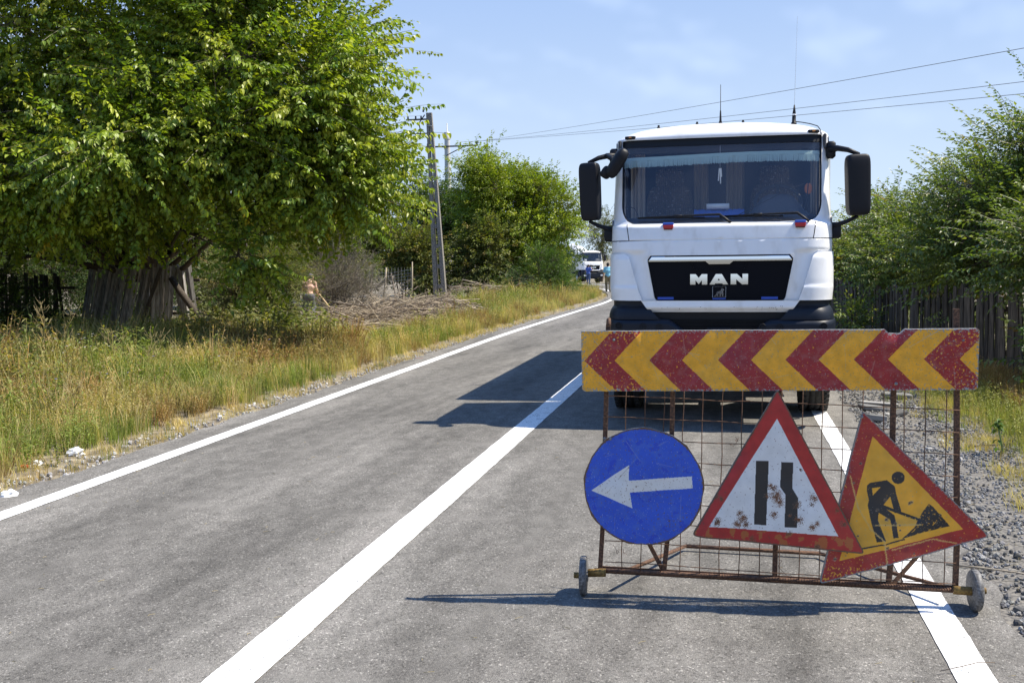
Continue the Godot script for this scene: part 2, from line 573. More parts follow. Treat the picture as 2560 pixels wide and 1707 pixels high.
func build_truck(T: Node3D, detailed: bool):
	var white: Material = M.cab_white
	# --- skin of the cab
	var one := func(_y: float) -> float: return 1.0
	var g := Geo.new()
	g.smooth(true)
	var zero := func(_y: float) -> float: return 0.0
	var two := func(_y: float) -> float: return 2.0
	var three := func(_y: float) -> float: return 3.0
	# header over the windscreen and the roof edge
	var hy := [2.935, 2.95, 2.965, 2.985, 3.005, 3.025, 3.045, 3.062, 3.078, 3.09, 3.1, 3.107, 3.11]
	for side in [-1.0, 1.0]:
		var f := func(u: float, v: float) -> Vector3:
			var t: float = v * (hy.size() - 1)
			var k := mini(int(t), hy.size() - 2)
			var y: float = lerpf(hy[k], hy[k + 1], t - k)
			var s := u * 3.0
			var p := cab_skin(s, y, side)
			# the roof is arched: the sides come in and drop as it rises
			var up := clampf((y - 2.935) / 0.175, 0, 1)
			var e: float = pow(absf(p.x) / 1.078, 2.6)
			p.y -= up * 0.095 * e
			var pull: float = 0.10 * pow(up, 2.2)
			p.x = (absf(p.x) - pull * e) * side
			return p
		g.patch(33, hy.size() - 1, f, side < 0.0)
	# roof sheet
	var rf := func(u: float, v: float) -> Vector3:
		var x := lerpf(-0.978, 0.978, u)
		var e: float = pow(absf(x) / 0.978, 2.6)
		var zf := cab_skin(minf(cab_s(absf(x), 3.0), 2.0), 3.11, 1.0).z
		return Vector3(x, 3.11 - 0.095 * e, lerpf(zf, -1.83, v))
	g.patch(24, 6, rf)
	put(g, "roof", white, T)
	# pillars with their corner piece below the glass
	var a := Geo.new()
	a.smooth(true)
	skin_patch(a, steps(2.063, 2.935, 26), func(y: float) -> float: return cab_s(ws_edge(y), y), two, 10)
	skin_patch(a, steps(1.899, 2.063, 6), func(y: float) -> float: return cab_s(lerpf(0.905, 0.93, clampf((y - 1.9) / 0.16, 0, 1)), y), two, 8)
	put(a, "pillar", white, T)
	# reveal: the edge of the opening turned inwards
	var rv := Geo.new()
	rv.smooth(true)
	var loop := []
	for y in steps(2.069, 2.935, 30): loop.append(cab_skin(cab_s(ws_edge(y), y), y, 1.0))
	for side in [-1.0, 1.0]:
		var ff := func(u: float, v: float) -> Vector3:
			var k: float = v * 30.0
			var p: Vector3 = loop[mini(int(round(k)), 30)]
			return Vector3(p.x * side, p.y, p.z) + Vector3(-0.012 * side * u, 0, -0.05 * u)
		rv.patch(1, 30, ff, side > 0.0)
	var ft := func(u: float, v: float) -> Vector3:
		var s: float = lerpf(-1, 1, u)
		var y: float = 2.069 - 0.01 * v
		return cab_skin(cab_s(absf(s) * 0.88, 2.069), 2.069, signf(s)) + Vector3(0, 0.0, -0.06 * v)
	rv.patch(20, 1, ft)
	put(rv, "windscreen_seal", M.rubber, T)
	# bonnet panel: cowl, crease, lower mask with the soft channel beside the corner panels
	var chan := func(x: float, y: float) -> float:
		if y > 1.80: return 0.0
		var c0 := lerpf(0.765, 0.90, clampf((y - 1.29) / 0.46, 0, 1))
		var t := clampf((x - (c0 - 0.17)) / 0.05, 0, 1)
		return -0.03 * smoothstep(0, 1, t) * smoothstep(1.80, 1.755, y)
	var b := Geo.new()
	b.smooth(true)
	skin_patch(b, [1.905, 1.93, 1.96, 1.99, 2.015, 2.03, 2.04, 2.05, 2.058, 2.067], zero, func(y: float) -> float: return cab_s(lerpf(0.896, 0.921, clampf((y - 1.9) / 0.16, 0, 1)), y), 16)
	# crease
	skin_patch(b, [1.886, 1.889, 1.897, 1.905], zero, func(y: float) -> float: return cab_s(0.896, 1.9) if y > 1.893 else 2.0, 16, 0.0, func(x: float, y: float) -> float: return -0.006 * smoothstep(1.905, 1.897, y) * smoothstep(1.886, 1.892, y))
	skin_patch(b, steps(1.742, 1.886, 8), zero, two, 40, 0.0, chan)
	skin_patch(b, steps(1.29, 1.742, 24), func(y: float) -> float: return cab_s(grille_edge(y), y), two, 26, 0.0, chan)
	skin_patch(b, [1.175, 1.178, 1.185, 1.215, 1.23, 1.26, 1.29], zero, func(y: float) -> float: return cab_s(lerpf(0.69, 0.775, clampf((y - 1.175) / 0.115, 0, 1)), y), 14, 0.0, func(x: float, y: float) -> float: return -0.05 * smoothstep(1.225, 1.175, y) + 0.012 * smoothstep(1.25, 1.225, y))
	# grille opening turned inwards
	for side in [-1.0, 1.0]:
		var gr := func(u: float, v: float) -> Vector3:
			var y := lerpf(1.28, 1.742, v)
			return cab_skin(cab_s(grille_edge(y), y), y, side) + Vector3(0, 0, -0.05 * u)
		b.patch(1, 24, gr, side > 0.0)
	put(b, "front_mask", white, T)
	# dark liner behind all gaps
	var li := Geo.new()
	li.smooth(true)
	skin_patch(li, steps(1.2, 2.06, 8), zero, func(_y: float) -> float: return 2.0, 16, 0.075)
	put(li, "liner", M.black_plastic, T)
	# corner panels, standing proud
	for side in [-1.0, 1.0]:
		var c := Geo.new()
		c.smooth(true)
		var cf := func(u: float, v: float) -> Vector3:
			var y := lerpf(1.292, 1.765, v)
			var inner := lerpf(0.772, 0.905, v)
			if v > 0.93: inner += (v - 0.93) * 0.5
			var s := lerpf(cab_s(inner, y), 2.15, u)
			var p := cab_skin(s, y, side)
			var o := 0.022
			if v > 0.86: o -= 0.02 * smoothstep(0.86, 1.0, v) * 0.9
			o += 0.012 * smoothstep(0.33, 0.27, v)
			p.z += o
			p.x += side * 0.012 * smoothstep(1.0, 1.6, s) - side * 0.01 * smoothstep(0.3, 0.0, v)
			return p
		c.patch(26, 34, cf, side < 0.0)
		c.smooth(false)
		var ce := func(u: float, v: float) -> Vector3: return cf.call(0.0, v) + Vector3(0, 0, -0.06 * (1.0 - u))
		c.patch(1, 34, ce, side < 0.0)
		var cd := func(u: float, v: float) -> Vector3: return cf.call(u, 0.0) + Vector3(0, 0.004, -0.08 * (1.0 - v))
		c.patch(26, 1, cd, side < 0.0)
		var ct := func(u: float, v: float) -> Vector3: return cf.call(u, 1.0) + Vector3(0, 0, -0.03 * v)
		c.patch(26, 1, ct, side < 0.0)
		put(c, "corner_panel", white, T)
	# doors and side walls
	for side in [-1.0, 1.0]:
		var d := Geo.new()
		d.smooth(true)
		var zf := -0.48
		var wall := func(y0: float, y1: float, za: float, zb: float):
			var wf := func(u: float, v: float) -> Vector3:
				var y := lerpf(y0, y1, v)
				return Vector3(cab_w(y) * side, y, lerpf(za, zb, u))
			d.patch(2, 3, wf, side < 0.0)
		wall.call(1.29, 2.12, zf + 0.12, -1.83)
		wall.call(2.12, 2.78, -1.38, -1.83)
		wall.call(2.78, 2.935, zf - 0.15, -1.83)
		var tri_f := func(u: float, v: float) -> Vector3:
			var y := lerpf(2.12, 2.78, v)
			return Vector3(cab_w(y) * side, y, lerpf(cab_skin(2.0, y, side).z, -0.72 - 0.1 * v, u))
		d.patch(2, 6, tri_f, side < 0.0)
		var dm := put(d, "door", white, T)
		var sg := Geo.new()
		var sgf := func(u: float, v: float) -> Vector3:
			var y := lerpf(2.12, 2.78, v)
			return Vector3((cab_w(y) - 0.012) * side, y, lerpf(-0.70, -1.40, u))
		sg.patch(2, 2, sgf, side < 0.0)
		put(sg, "side_window", M.tint_glass, dm)
		var hn := Geo.new()
		hn.box(Vector3((1.115) * side, 1.78, -1.5), Vector3(0.03, 0.05, 0.2), 0.012)
		put(hn, "handle", M.black_plastic, dm)
	# rear wall, floor, inner roof
	var rw := Geo.new()
	rw.box(Vector3(0, 2.12, -1.85), Vector3(2.14, 1.7, 0.04), 0.01)
	put(rw, "rear_wall", white, T)
	var il := Geo.new()
	il.box(Vector3(0, 2.13, -1.79), Vector3(2.06, 1.6, 0.04), 0.01)
	il.box(Vector3(0, 1.33, -1.05), Vector3(2.06, 0.04, 1.5), 0.01)
	il.box(Vector3(0, 2.955, -1.2), Vector3(1.96, 0.03, 1.3), 0.01)
	il.box(Vector3(0, 2.875, -0.56), Vector3(2.04, 0.15, 0.03), 0.01)  # dark header strip added to stop light leaking in above the screen
	for sd in [-1.0, 1.0]: il.box(Vector3(1.0 * sd, 2.84, -0.68), Vector3(0.08, 0.22, 0.26), 0.01)  # dark boxes added to cover bright leaks in the top corners
	for sd in [-1.0, 1.0]:
		il.box(Vector3(1.045 * sd, 1.72, -1.15), Vector3(0.03, 0.78, 1.3), 0.01)
		il.box(Vector3(1.045 * sd, 2.45, -1.6), Vector3(0.03, 0.72, 0.36), 0.01)
		il.box(Vector3(1.03 * sd, 2.87, -1.15), Vector3(0.03, 0.15, 1.3), 0.01)
	put(il, "interior_lining", M.lining, T)
	# --- grille
	var gp := Geo.new()
	var poly := PackedVector2Array()
	for y in steps(1.275, 1.742, 16): poly.append(Vector2(grille_edge(y) + 0.01, y))
	for y in steps(1.742, 1.275, 16): poly.append(Vector2(-grille_edge(y) - 0.01, y))
	gp.prism(poly, -0.16, -0.115)
	gp.box(Vector3(0, 1.293, -0.098), Vector3(1.12, 0.012, 0.03), 0.003)
	# hand hold recess rim under the bright bar
	gp.prism(pv([[-0.275, 1.665], [-0.245, 1.59], [0.245, 1.59], [0.275, 1.665], [0.268, 1.665], [0.24, 1.597], [-0.24, 1.597], [-0.268, 1.665]]), -0.116, -0.103)
	var grille := put(gp, "grille", M.black_gloss, T)
	var bar := PackedVector2Array()
	for q in [[-0.668, 1.735], [-0.695, 1.699], [0.695, 1.699], [0.668, 1.735]]: bar.append(Vector2(q[0], q[1]))
	var cb := Geo.new()
	var bar_xf := Transform3D(Basis(Vector3.RIGHT, -0.06), Vector3(0, 1.7 - 1.7 * cos(0.06), 1.7 * sin(0.06)))
	cb.prism(bar, -0.10, -0.072, bar_xf, true, 0.004)
	var lowbar := pv([[-0.695, 1.698], [-0.70, 1.69], [-0.695, 1.682], [-0.135, 1.682], [-0.1, 1.652], [0.1, 1.652], [0.135, 1.682], [0.695, 1.682], [0.70, 1.69], [0.695, 1.698]])
	cb.prism(lowbar, -0.10, -0.0725)
	put(cb, "chrome_bar", M.chrome, grille)
	if detailed:
		letters(grille)
	else:
		letters(grille)
	# --- windscreen, with the black band at its top and wipers
	var wg := Geo.new()
	wg.smooth(true)
	var wy := steps(2.071, 2.93, 24)
	var wf2 := func(u: float, v: float) -> Vector3:
		var y := lerpf(2.071, 2.93, v)
		var x := lerpf(-1, 1, u)
		var e := ws_edge(y) - 0.008
		return cab_skin(cab_s(absf(x) * e, y), y, 1.0 if x >= 0 else -1.0) + Vector3(0, 0, -0.03)
	wg.patch(28, 24, wf2)
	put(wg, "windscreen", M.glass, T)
	var bd := Geo.new()
	bd.smooth(true)
	var bf := func(u: float, v: float) -> Vector3:
		var y := lerpf(2.862, 2.945, v)
		var x := lerpf(-1, 1, u)
		return cab_skin(cab_s(absf(x) * 0.995, y), y, 1.0 if x >= 0 else -1.0) + Vector3(0, 0, -0.022)
	bd.patch(28, 3, bf)
	put(bd, "windscreen_band", M.black_plastic, T)
	bd = Geo.new()
	bd.smooth(true)
	var bf3 := func(u: float, v: float) -> Vector3:
		var y := lerpf(2.066, 2.125, v)
		var x := lerpf(-1, 1, u)
		return cab_skin(cab_s(absf(x) * (ws_edge(y) - 0.004), y), y, 1.0 if x >= 0 else -1.0) + Vector3(0, 0, -0.036)
	bd.patch(28, 3, bf3)
	put(bd, "windscreen_band", M.black_plastic, T)
	for w in [[-0.03, -0.80], [0.72, 0.02]]:
		var wp := Geo.new()
		wp.smooth(true)
		var x0: float = w[0]; var x1: float = w[1]
		wp.tube(p3([[x0 + 0.14, 2.06, -0.15], [x0 + 0.09, 2.1, -0.165], [x0 + 0.03, 2.145, -0.18], [x0 - 0.05, 2.145, -0.185], [lerpf(x0, x1, 0.55), 2.137, -0.19], [x1, 2.13, -0.205]]), [0.014, 0.014, 0.014, 0.013, 0.009, 0.004], 6)
		wp.tube(p3([[lerpf(x0, x1, 0.15), 2.118, -0.195], [lerpf(x0, x1, 0.6), 2.122, -0.2], [x1 - 0.02, 2.125, -0.212]]), 0.008, 5)
		wp.box(Vector3(lerpf(x0, x1, 0.5), 2.137, -0.188), Vector3(0.09, 0.028, 0.022), 0.006)
		put(wp, "wiper", M.black_plastic, T)
	# --- bumper
	var bm := Geo.new()
	bm.smooth(true)
	var bump_top := func(x: float) -> float:
		var ax := absf(x)
		if ax > 0.30: return lerpf(0.985, 1.105, smoothstep(0.30, 0.52, ax))
		return 0.985
	var bmf := func(u: float, v: float) -> Vector3:
		var s: float = lerpf(-1, 1, u)
		var ax: float = absf(s)
		var x: float; var z: float
		if ax < 0.8:
			x = ax / 0.8 * 0.93; z = 0.0 - 0.03 * pow(x, 2.0)
		else:
			var an: float = (ax - 0.8) / 0.2 * PI * 0.5
			x = 0.93 + 0.213 * sin(an); z = -0.026 - 0.34 * (1.0 - cos(an))
		var top: float = bump_top.call(x)
		var y := lerpf(0.42, top, v)
		z -= 0.07 * smoothstep(0.62, 0.42, y)
		if v > 0.985: z -= 0.012
		if v >= 0.999: z -= 0.06; 
		return Vector3(x * signf(s), y, z)
	bm.patch(60, 24, bmf)
	# rounded shoulders behind, up to the corner panels
	for side in [-1.0, 1.0]:
		var sh := func(u: float, v: float) -> Vector3:
			var y: float; var back: float; var inw: float
			var t: float = v * PI * 0.5
			y = 1.100 + 0.15 * sin(t) if v < 0.7 else lerpf(1.1 + 0.15 * sin(0.7 * PI * 0.5), 1.295, (v - 0.7) / 0.3)
			back = 0.02 + 0.10 * (1.0 - cos(minf(t, 1.1)))
			inw = lerpf(0.585, 0.74, clampf((y - 1.1) / 0.17, 0, 1))
			var x := lerpf(inw, 1.143 - back * 0.8, minf(u / 0.7, 1.0) )
			var z := -0.012 - 0.03 * x * x - back
			if u > 0.7:
				var an: float = (u - 0.7) / 0.3 * PI * 0.5
				var xr: float = 1.143 - back * 0.8 - 0.2
				x = xr + 0.2 * sin(an)
				z = -0.012 - 0.03 * xr * xr - back - 0.3 * (1.0 - cos(an))
			else:
				x = lerpf(inw, 1.143 - back * 0.8 - 0.2, u / 0.7)
				z = -0.012 - 0.03 * x * x - back
			return Vector3(x * side, y, z)
		bm.patch(24, 14, sh, side < 0.0)
	var bumper := put(bm, "bumper", M.bumper, T)
	var bk := Geo.new()
	bk.box(Vector3(0, 1.08, -0.16), Vector3(1.5, 0.34, 0.08), 0.01)
	for k in 9: bk.box(Vector3(0, 0.985 + k * 0.014, -0.112), Vector3(1.0, 0.005, 0.02), 0.001)
	bk.box(Vector3(0, 0.70, -0.3), Vector3(1.9, 0.5, 0.3), 0.02)
	put(bk, "radiator_cover", M.black_plastic, T)
	var st := Geo.new()
	st.box(Vector3(0.0, 1.002, -0.045), Vector3(0.24, 0.036, 0.08), 0.008)
	put(st, "step", M.black_plastic, bumper)
	for s in [[-0.75, 1.035], [-0.585, 1.03], [0.585, 1.03], [0.42, 1.03], [1.0, 1.04], [-1.0, 1.04]]:
		var bo := Geo.new()
		bo.smooth(true)
		bo.lathe(Vector3(s[0], s[1], -0.03 * s[0] * s[0] - 0.006), Vector3(0, 0, 1), [[0.036, 0.0], [0.035, 0.012], [0.029, 0.012], [0.026, 0.004], [0.019, 0.004], [0.018, 0.012], [0.012, 0.013], [0.010, 0.006], [0.0, 0.006]], 20)
		put(bo, "bolt_cover", M.black_plastic, bumper)
	for side in [-1.0, 1.0]:
		var hl := Geo.new()
		hl.box(Vector3(0.86 * side, 0.73, -0.015), Vector3(0.36, 0.2, 0.05), 0.03)
		var h := put(hl, "headlight", M.black_plastic, bumper)
		for q in [-0.085, 0.085]:
			var le := Geo.new()
			le.smooth(true)
			le.lathe(Vector3(0.86 * side + q, 0.73, 0.006), Vector3(0, 0, 1), [[0.075, 0.0], [0.075, 0.008], [0.05, 0.014], [0.0, 0.017]], 20)
			put(le, "lens", M.lamp_glass, h)
	# number plate on the bumper
	# wheel arches and front wheels
	for side in [-1.0, 1.0]:
		var ar := Geo.new()
		ar.smooth(true)
		var af := func(u: float, v: float) -> Vector3:
			var an := lerpf(-0.25, PI * 0.93, u)
			var rr := 0.655
			var x: float = lerpf(0.80, 1.165, v)
			if v > 0.8: rr -= 0.05 * pow((v - 0.8) / 0.2, 2.0)
			return Vector3(x * side, maxf(0.35, 0.62 + sin(an) * rr), -1.475 + cos(an) * rr * 1.0)
		ar.patch(20, 10, af, side > 0.0)
		var af2 := func(u: float, v: float) -> Vector3:
			var an := lerpf(-0.25, PI * 0.93, u)
			return Vector3((1.165 - 0.012 * v) * side, maxf(0.35, 0.62 + sin(an) * (0.605 - 0.05 * v)), -1.475 + cos(an) * (0.605 - 0.05 * v))
		ar.patch(20, 1, af2, side > 0.0)
		put(ar, "wheel_arch", M.arch, T)
		wheel(T, Vector3(1.02 * side, 0.512, -1.475), 0.30, 0.512, side)
	# --- chassis and rear axles
	var ch := Geo.new()
	for side in [-1.0, 1.0]: ch.box(Vector3(0.42 * side, 0.82, -4.9), Vector3(0.09, 0.28, 8.6), 0.01)
	ch.box(Vector3(0, 0.55, -1.475), Vector3(1.8, 0.14, 0.16), 0.03)
	ch.box(Vector3(0, 0.75, -0.9), Vector3(0.75, 0.6, 0.9), 0.05)
	for z in [-5.1, -6.5]: ch.box(Vector3(0, 0.53, z), Vector3(1.9, 0.2, 0.26), 0.05)
	for side in [-1.0, 1.0]:
		ch.box(Vector3(0.85 * side, 0.75, -3.1), Vector3(0.55, 0.55, 1.2), 0.06)
	put(ch, "chassis", M.black_plastic, T)
	for z in [-5.1, -6.5]:
		for side in [-1.0, 1.0]:
			wheel(T, Vector3(0.86 * side, 0.512, z), 0.56, 0.512, side)
	# --- mirrors
	for side in [-1.0, 1.0]:
		var mb := Geo.new()
		var tilt := Basis(Vector3(0, 0, 1), 0.035 if side < 0 else 0.03) * Basis(Vector3.UP, 0.22 * side)
		var mx := 1.335 if side > 0 else -1.325
		rounded_box(mb, Vector3(mx, 2.415, -0.38), Vector3(0.225 if side > 0 else 0.205, 0.60, 0.15), 7.0, tilt, 0.03 * 1.0, 28, 20)
		var mir := put(mb, "mirror", M.mirror_black, T)
		var gl := Geo.new()
		gl.box(Vector3(mx, 2.415, -0.458), Vector3(0.17, 0.52, 0.004), 0.0, tilt)
		put(gl, "mirror_glass", M.mirror_glass, mir)
		var arm := Geo.new()
		arm.smooth(true)
		arm.tube(p3([[1.07 * side, 2.785, -0.52], [1.15 * side, 2.79, -0.48], [1.24 * side, 2.765, -0.42], [1.345 * side, 2.715, -0.38]]), [0.045, 0.03, 0.026, 0.018], 8)
		arm.box(Vector3(1.09 * side, 2.78, -0.54), Vector3(0.09, 0.17, 0.1), 0.02)
		put(arm, "arm", M.mirror_black, mir)
		arm = Geo.new()
		arm.smooth(true)
		arm.tube(p3([[1.10 * side, 2.0, -0.42], [1.16 * side, 2.035, -0.4], [1.24 * side, 2.06, -0.38], [1.34 * side, 2.11, -0.38]]), [0.03, 0.024, 0.022, 0.018], 8)
		rounded_box(arm, Vector3(1.13 * side, 1.975, -0.45), Vector3(0.12, 0.165, 0.12), 5.0)
		put(arm, "arm", M.mirror_black, mir)
	# ramp mirror at one front corner
	var rm := Geo.new()
	rounded_box(rm, Vector3(-1.03, 2.69, -0.24), Vector3(0.13, 0.33, 0.17), 3.2, Basis(Vector3(0, 0, 1), -0.55) * Basis(Vector3.UP, 0.3))
	rounded_box(rm, Vector3(-1.15, 2.605, -0.33), Vector3(0.11, 0.13, 0.12), 3.0, Basis(Vector3(0, 0, 1), -0.6))
	rm.smooth(true)
	rm.tube(p3([[-1.16, 2.79, -0.45], [-1.1, 2.75, -0.34], [-1.06, 2.70, -0.27]]), 0.028, 8)
	put(rm, "ramp_mirror", M.mirror_black, T)
	# --- lamps and reflectors of the roof, aerials
	for side in [-1.0, 1.0]:
		var ml := Geo.new()
		rounded_box(ml, Vector3(0.915 * side, 2.965, -0.475), Vector3(0.115, 0.034, 0.05), 5.0, Basis(Vector3.UP, 0.25 * side))
		var mo := put(ml, "marker_light", M.black_plastic, T)
		var le := Geo.new()
		le.box(Vector3(0.915 * side, 2.967, -0.449), Vector3(0.03, 0.012, 0.006), 0.002)
		put(le, "lens", M.amber, mo)
	for q in [[-0.64, 3.085], [-0.24, 3.105], [0.23, 3.105]]:
		var nz := Geo.new()
		nz.lathe(Vector3(q[0], q[1] - 0.02, -0.72), Vector3.UP, [[0.016, 0.0], [0.016, 0.03], [0.011, 0.035], [0.011, 0.05], [0.0, 0.05]], 10)
		put(nz, "roof_bolt", M.black_plastic, T)
	if detailed:
		truck_extras(T)
	cab_inside(T, detailed)

func letters(grille: Node3D):
	var L := {
		"M": [[[0, 0], [0, 1], [0.32, 1], [0.5, 0.64], [0.68, 1], [1, 1], [1, 0], [0.69, 0], [0.69, 0.42], [0.5, 0.04], [0.31, 0.42], [0.31, 0]]],
		"A": [[[0, 0], [0.34, 1], [0.5, 1], [0.5, 0.58], [0.43, 0.4], [0.5, 0.4], [0.5, 0.1], [0.31, 0.1], [0.28, 0]], [[0.5, 0.1], [0.5, 0.4], [0.57, 0.4], [0.5, 0.58], [0.5, 1], [0.66, 1], [1, 0], [0.72, 0], [0.69, 0.1]]],
		"N": [[[0, 0], [0, 1], [0.36, 1], [0.68, 0.52], [0.68, 1], [1, 1], [1, 0], [0.66, 0], [0.32, 0.48], [0.32, 0]]]}
	var at := {"M": [-0.285, 0.168], "A": [-0.095, 0.182], "N": [0.112, 0.168]}
	for k in L:
		var g := Geo.new()
		for part in L[k]:
			var P := PackedVector2Array()
			for q in part: P.append(Vector2(at[k][0] + q[0] * at[k][1], 1.449 + q[1] * 0.104))
			g.prism(P, -0.016, 0.0, Transform3D(Basis(Vector3.RIGHT, -0.0122), Vector3(0, 0, -0.098 + 1.5 * sin(0.0122))))
		var o := put(g, "letter", M.chrome, grille)
		o.set_meta("label", "chrome letter " + k)
	# badge: bright square rim, a striding lion on black, blue tape below
	var fr := Geo.new()
	for q in [[-0.064, 1.375, 0.006, 0.112], [0.064, 1.375, 0.006, 0.112]]: fr.box(Vector3(q[0], q[1], -0.108), Vector3(q[2], q[3], 0.016), 0.002)
	for q in [[0, 1.428], [0, 1.322]]: fr.box(Vector3(q[0], q[1], -0.108), Vector3(0.122, 0.006, 0.016), 0.002)
	var lion := PackedVector2Array()
	for q in [[-0.92, -0.85], [-0.8, -0.72], [-0.62, -0.62], [-0.5, -0.35], [-0.42, -0.05], [-0.2, 0.1], [0.12, 0.12], [0.3, 0.3], [0.36, 0.62], [0.52, 0.72], [0.6, 0.62], [0.86, 0.55], [0.88, 0.3], [0.72, 0.2], [0.7, -0.1], [0.78, -0.4], [0.7, -0.68], [0.8, -0.82], [0.5, -0.82], [0.52, -0.5], [0.42, -0.3], [0.3, -0.55], [0.34, -0.82], [0.08, -0.82], [0.12, -0.45], [-0.05, -0.25], [-0.2, -0.42], [-0.1, -0.82], [-0.38, -0.82], [-0.42, -0.6], [-0.62, -0.82]]:
		lion.append(Vector2(q[0] * 0.056, 1.375 + q[1] * 0.052))
	fr.prism(lion, -0.116, -0.106)
	put(fr, "badge", M.chrome, grille)
	for q in [[0.0, 1.303, 0.13, 0.026], [-0.53, 1.312, 0.16, 0.026], [0.49, 1.312, 0.16, 0.026]]:
		var tp := Geo.new()
		tp.box(Vector3(q[0], q[1], -0.1125), Vector3(q[2], q[3], 0.004), 0.001)
		put(tp, "blue_tape", M.blue_tape, grille)

func truck_extras(T: Node3D):
	for x in [-0.505, 0.775]:
		var rl := Geo.new()
		rl.prism(pv([[x - 0.052, 2.048], [x - 0.05, 2.022], [x - 0.042, 2.008], [x + 0.042, 2.008], [x + 0.05, 2.022], [x + 0.052, 2.048]]), -0.15, -0.095, Transform3D.IDENTITY, true, 0.006)
		var r := put(rl, "reflector", M.red_plastic, T)
		var bt := Geo.new()
		bt.box(Vector3(x, 2.06, -0.125), Vector3(0.106, 0.024, 0.05), 0.004)
		put(bt, "blue_cap", M.blue_tape, r)
		var bs := Geo.new()
		bs.box(Vector3(x, 2.006, -0.122), Vector3(0.088, 0.01, 0.045), 0.003)
		put(bs, "base", M.black_plastic, r)
	var an := Geo.new()
	an.smooth(true)
	an.lathe(Vector3(0.0, 3.09, -0.74), Vector3.UP, [[0.024, 0.0], [0.022, 0.02], [0.012, 0.05], [0.007, 0.15], [0.004, 0.155], [0.003, 0.42], [0.0, 0.42]], 10)
	var ao := put(an, "aerial", M.black_plastic, T)
	ao.rotation.z = 0.0
	var a2 := Geo.new()
	a2.smooth(true)
	var tilt := Vector3(0.022, 1, -0.01).normalized()
	a2.lathe(Vector3(0.74, 3.06, -0.74), tilt, [[0.028, 0.0], [0.028, 0.03], [0.02, 0.035], [0.019, 0.11], [0.012, 0.16], [0.006, 0.21], [0.0, 0.21]], 12)
	var cb := put(a2, "radio_aerial", M.black_plastic, T)
	var wh := Geo.new()
	wh.tube(p3([Vector3(0.74, 3.06, -0.74) + tilt * 0.2, Vector3(0.74, 3.06, -0.74) + tilt * 1.1]), [0.0035, 0.002], 5)
	put(wh, "whip", M.alu, cb)
	var ri := Geo.new()
	ri.lathe(Vector3(0.74, 3.06, -0.74) + tilt * 0.105, tilt, [[0.022, 0.0], [0.022, 0.012]], 10)
	put(ri, "white_ring", M.cab_white, cb)
	var cbl := Geo.new()
	cbl.smooth(true)
	cbl.tube(p3([[0.76, 3.10, -0.74], [0.82, 3.085, -0.70], [0.90, 3.062, -0.66], [0.965, 3.03, -0.60], [0.985, 2.99, -0.545], [0.995, 2.94, -0.50]]), 0.005, 5)
	put(cbl, "cable", M.black_plastic, cb)
	# rust brown specks where stones struck the chin
	var sp := Geo.new()
	var r := RandomNumberGenerator.new(); r.seed = 5
	for i in 26:
		var x := r.randf_range(-0.6, 0.65)
		var y := r.randf_range(1.20, 1.235)
		if r.randf() < 0.4: x = r.randf_range(0.38, 0.55); y = r.randf_range(1.205, 1.225)
		var p := cab_skin(cab_s(absf(x), y), y, signf(x))
		p.z += -0.05 * smoothstep(1.225, 1.175, y) + 0.013
		var k := r.randf_range(0.002, 0.0055)
		sp.box(p, Vector3(k * 1.5, k, 0.002), 0.0)
	var so := put(sp, "paint_chips", M.dirt_speck, T)
	so.set_meta("kind", "stuff")

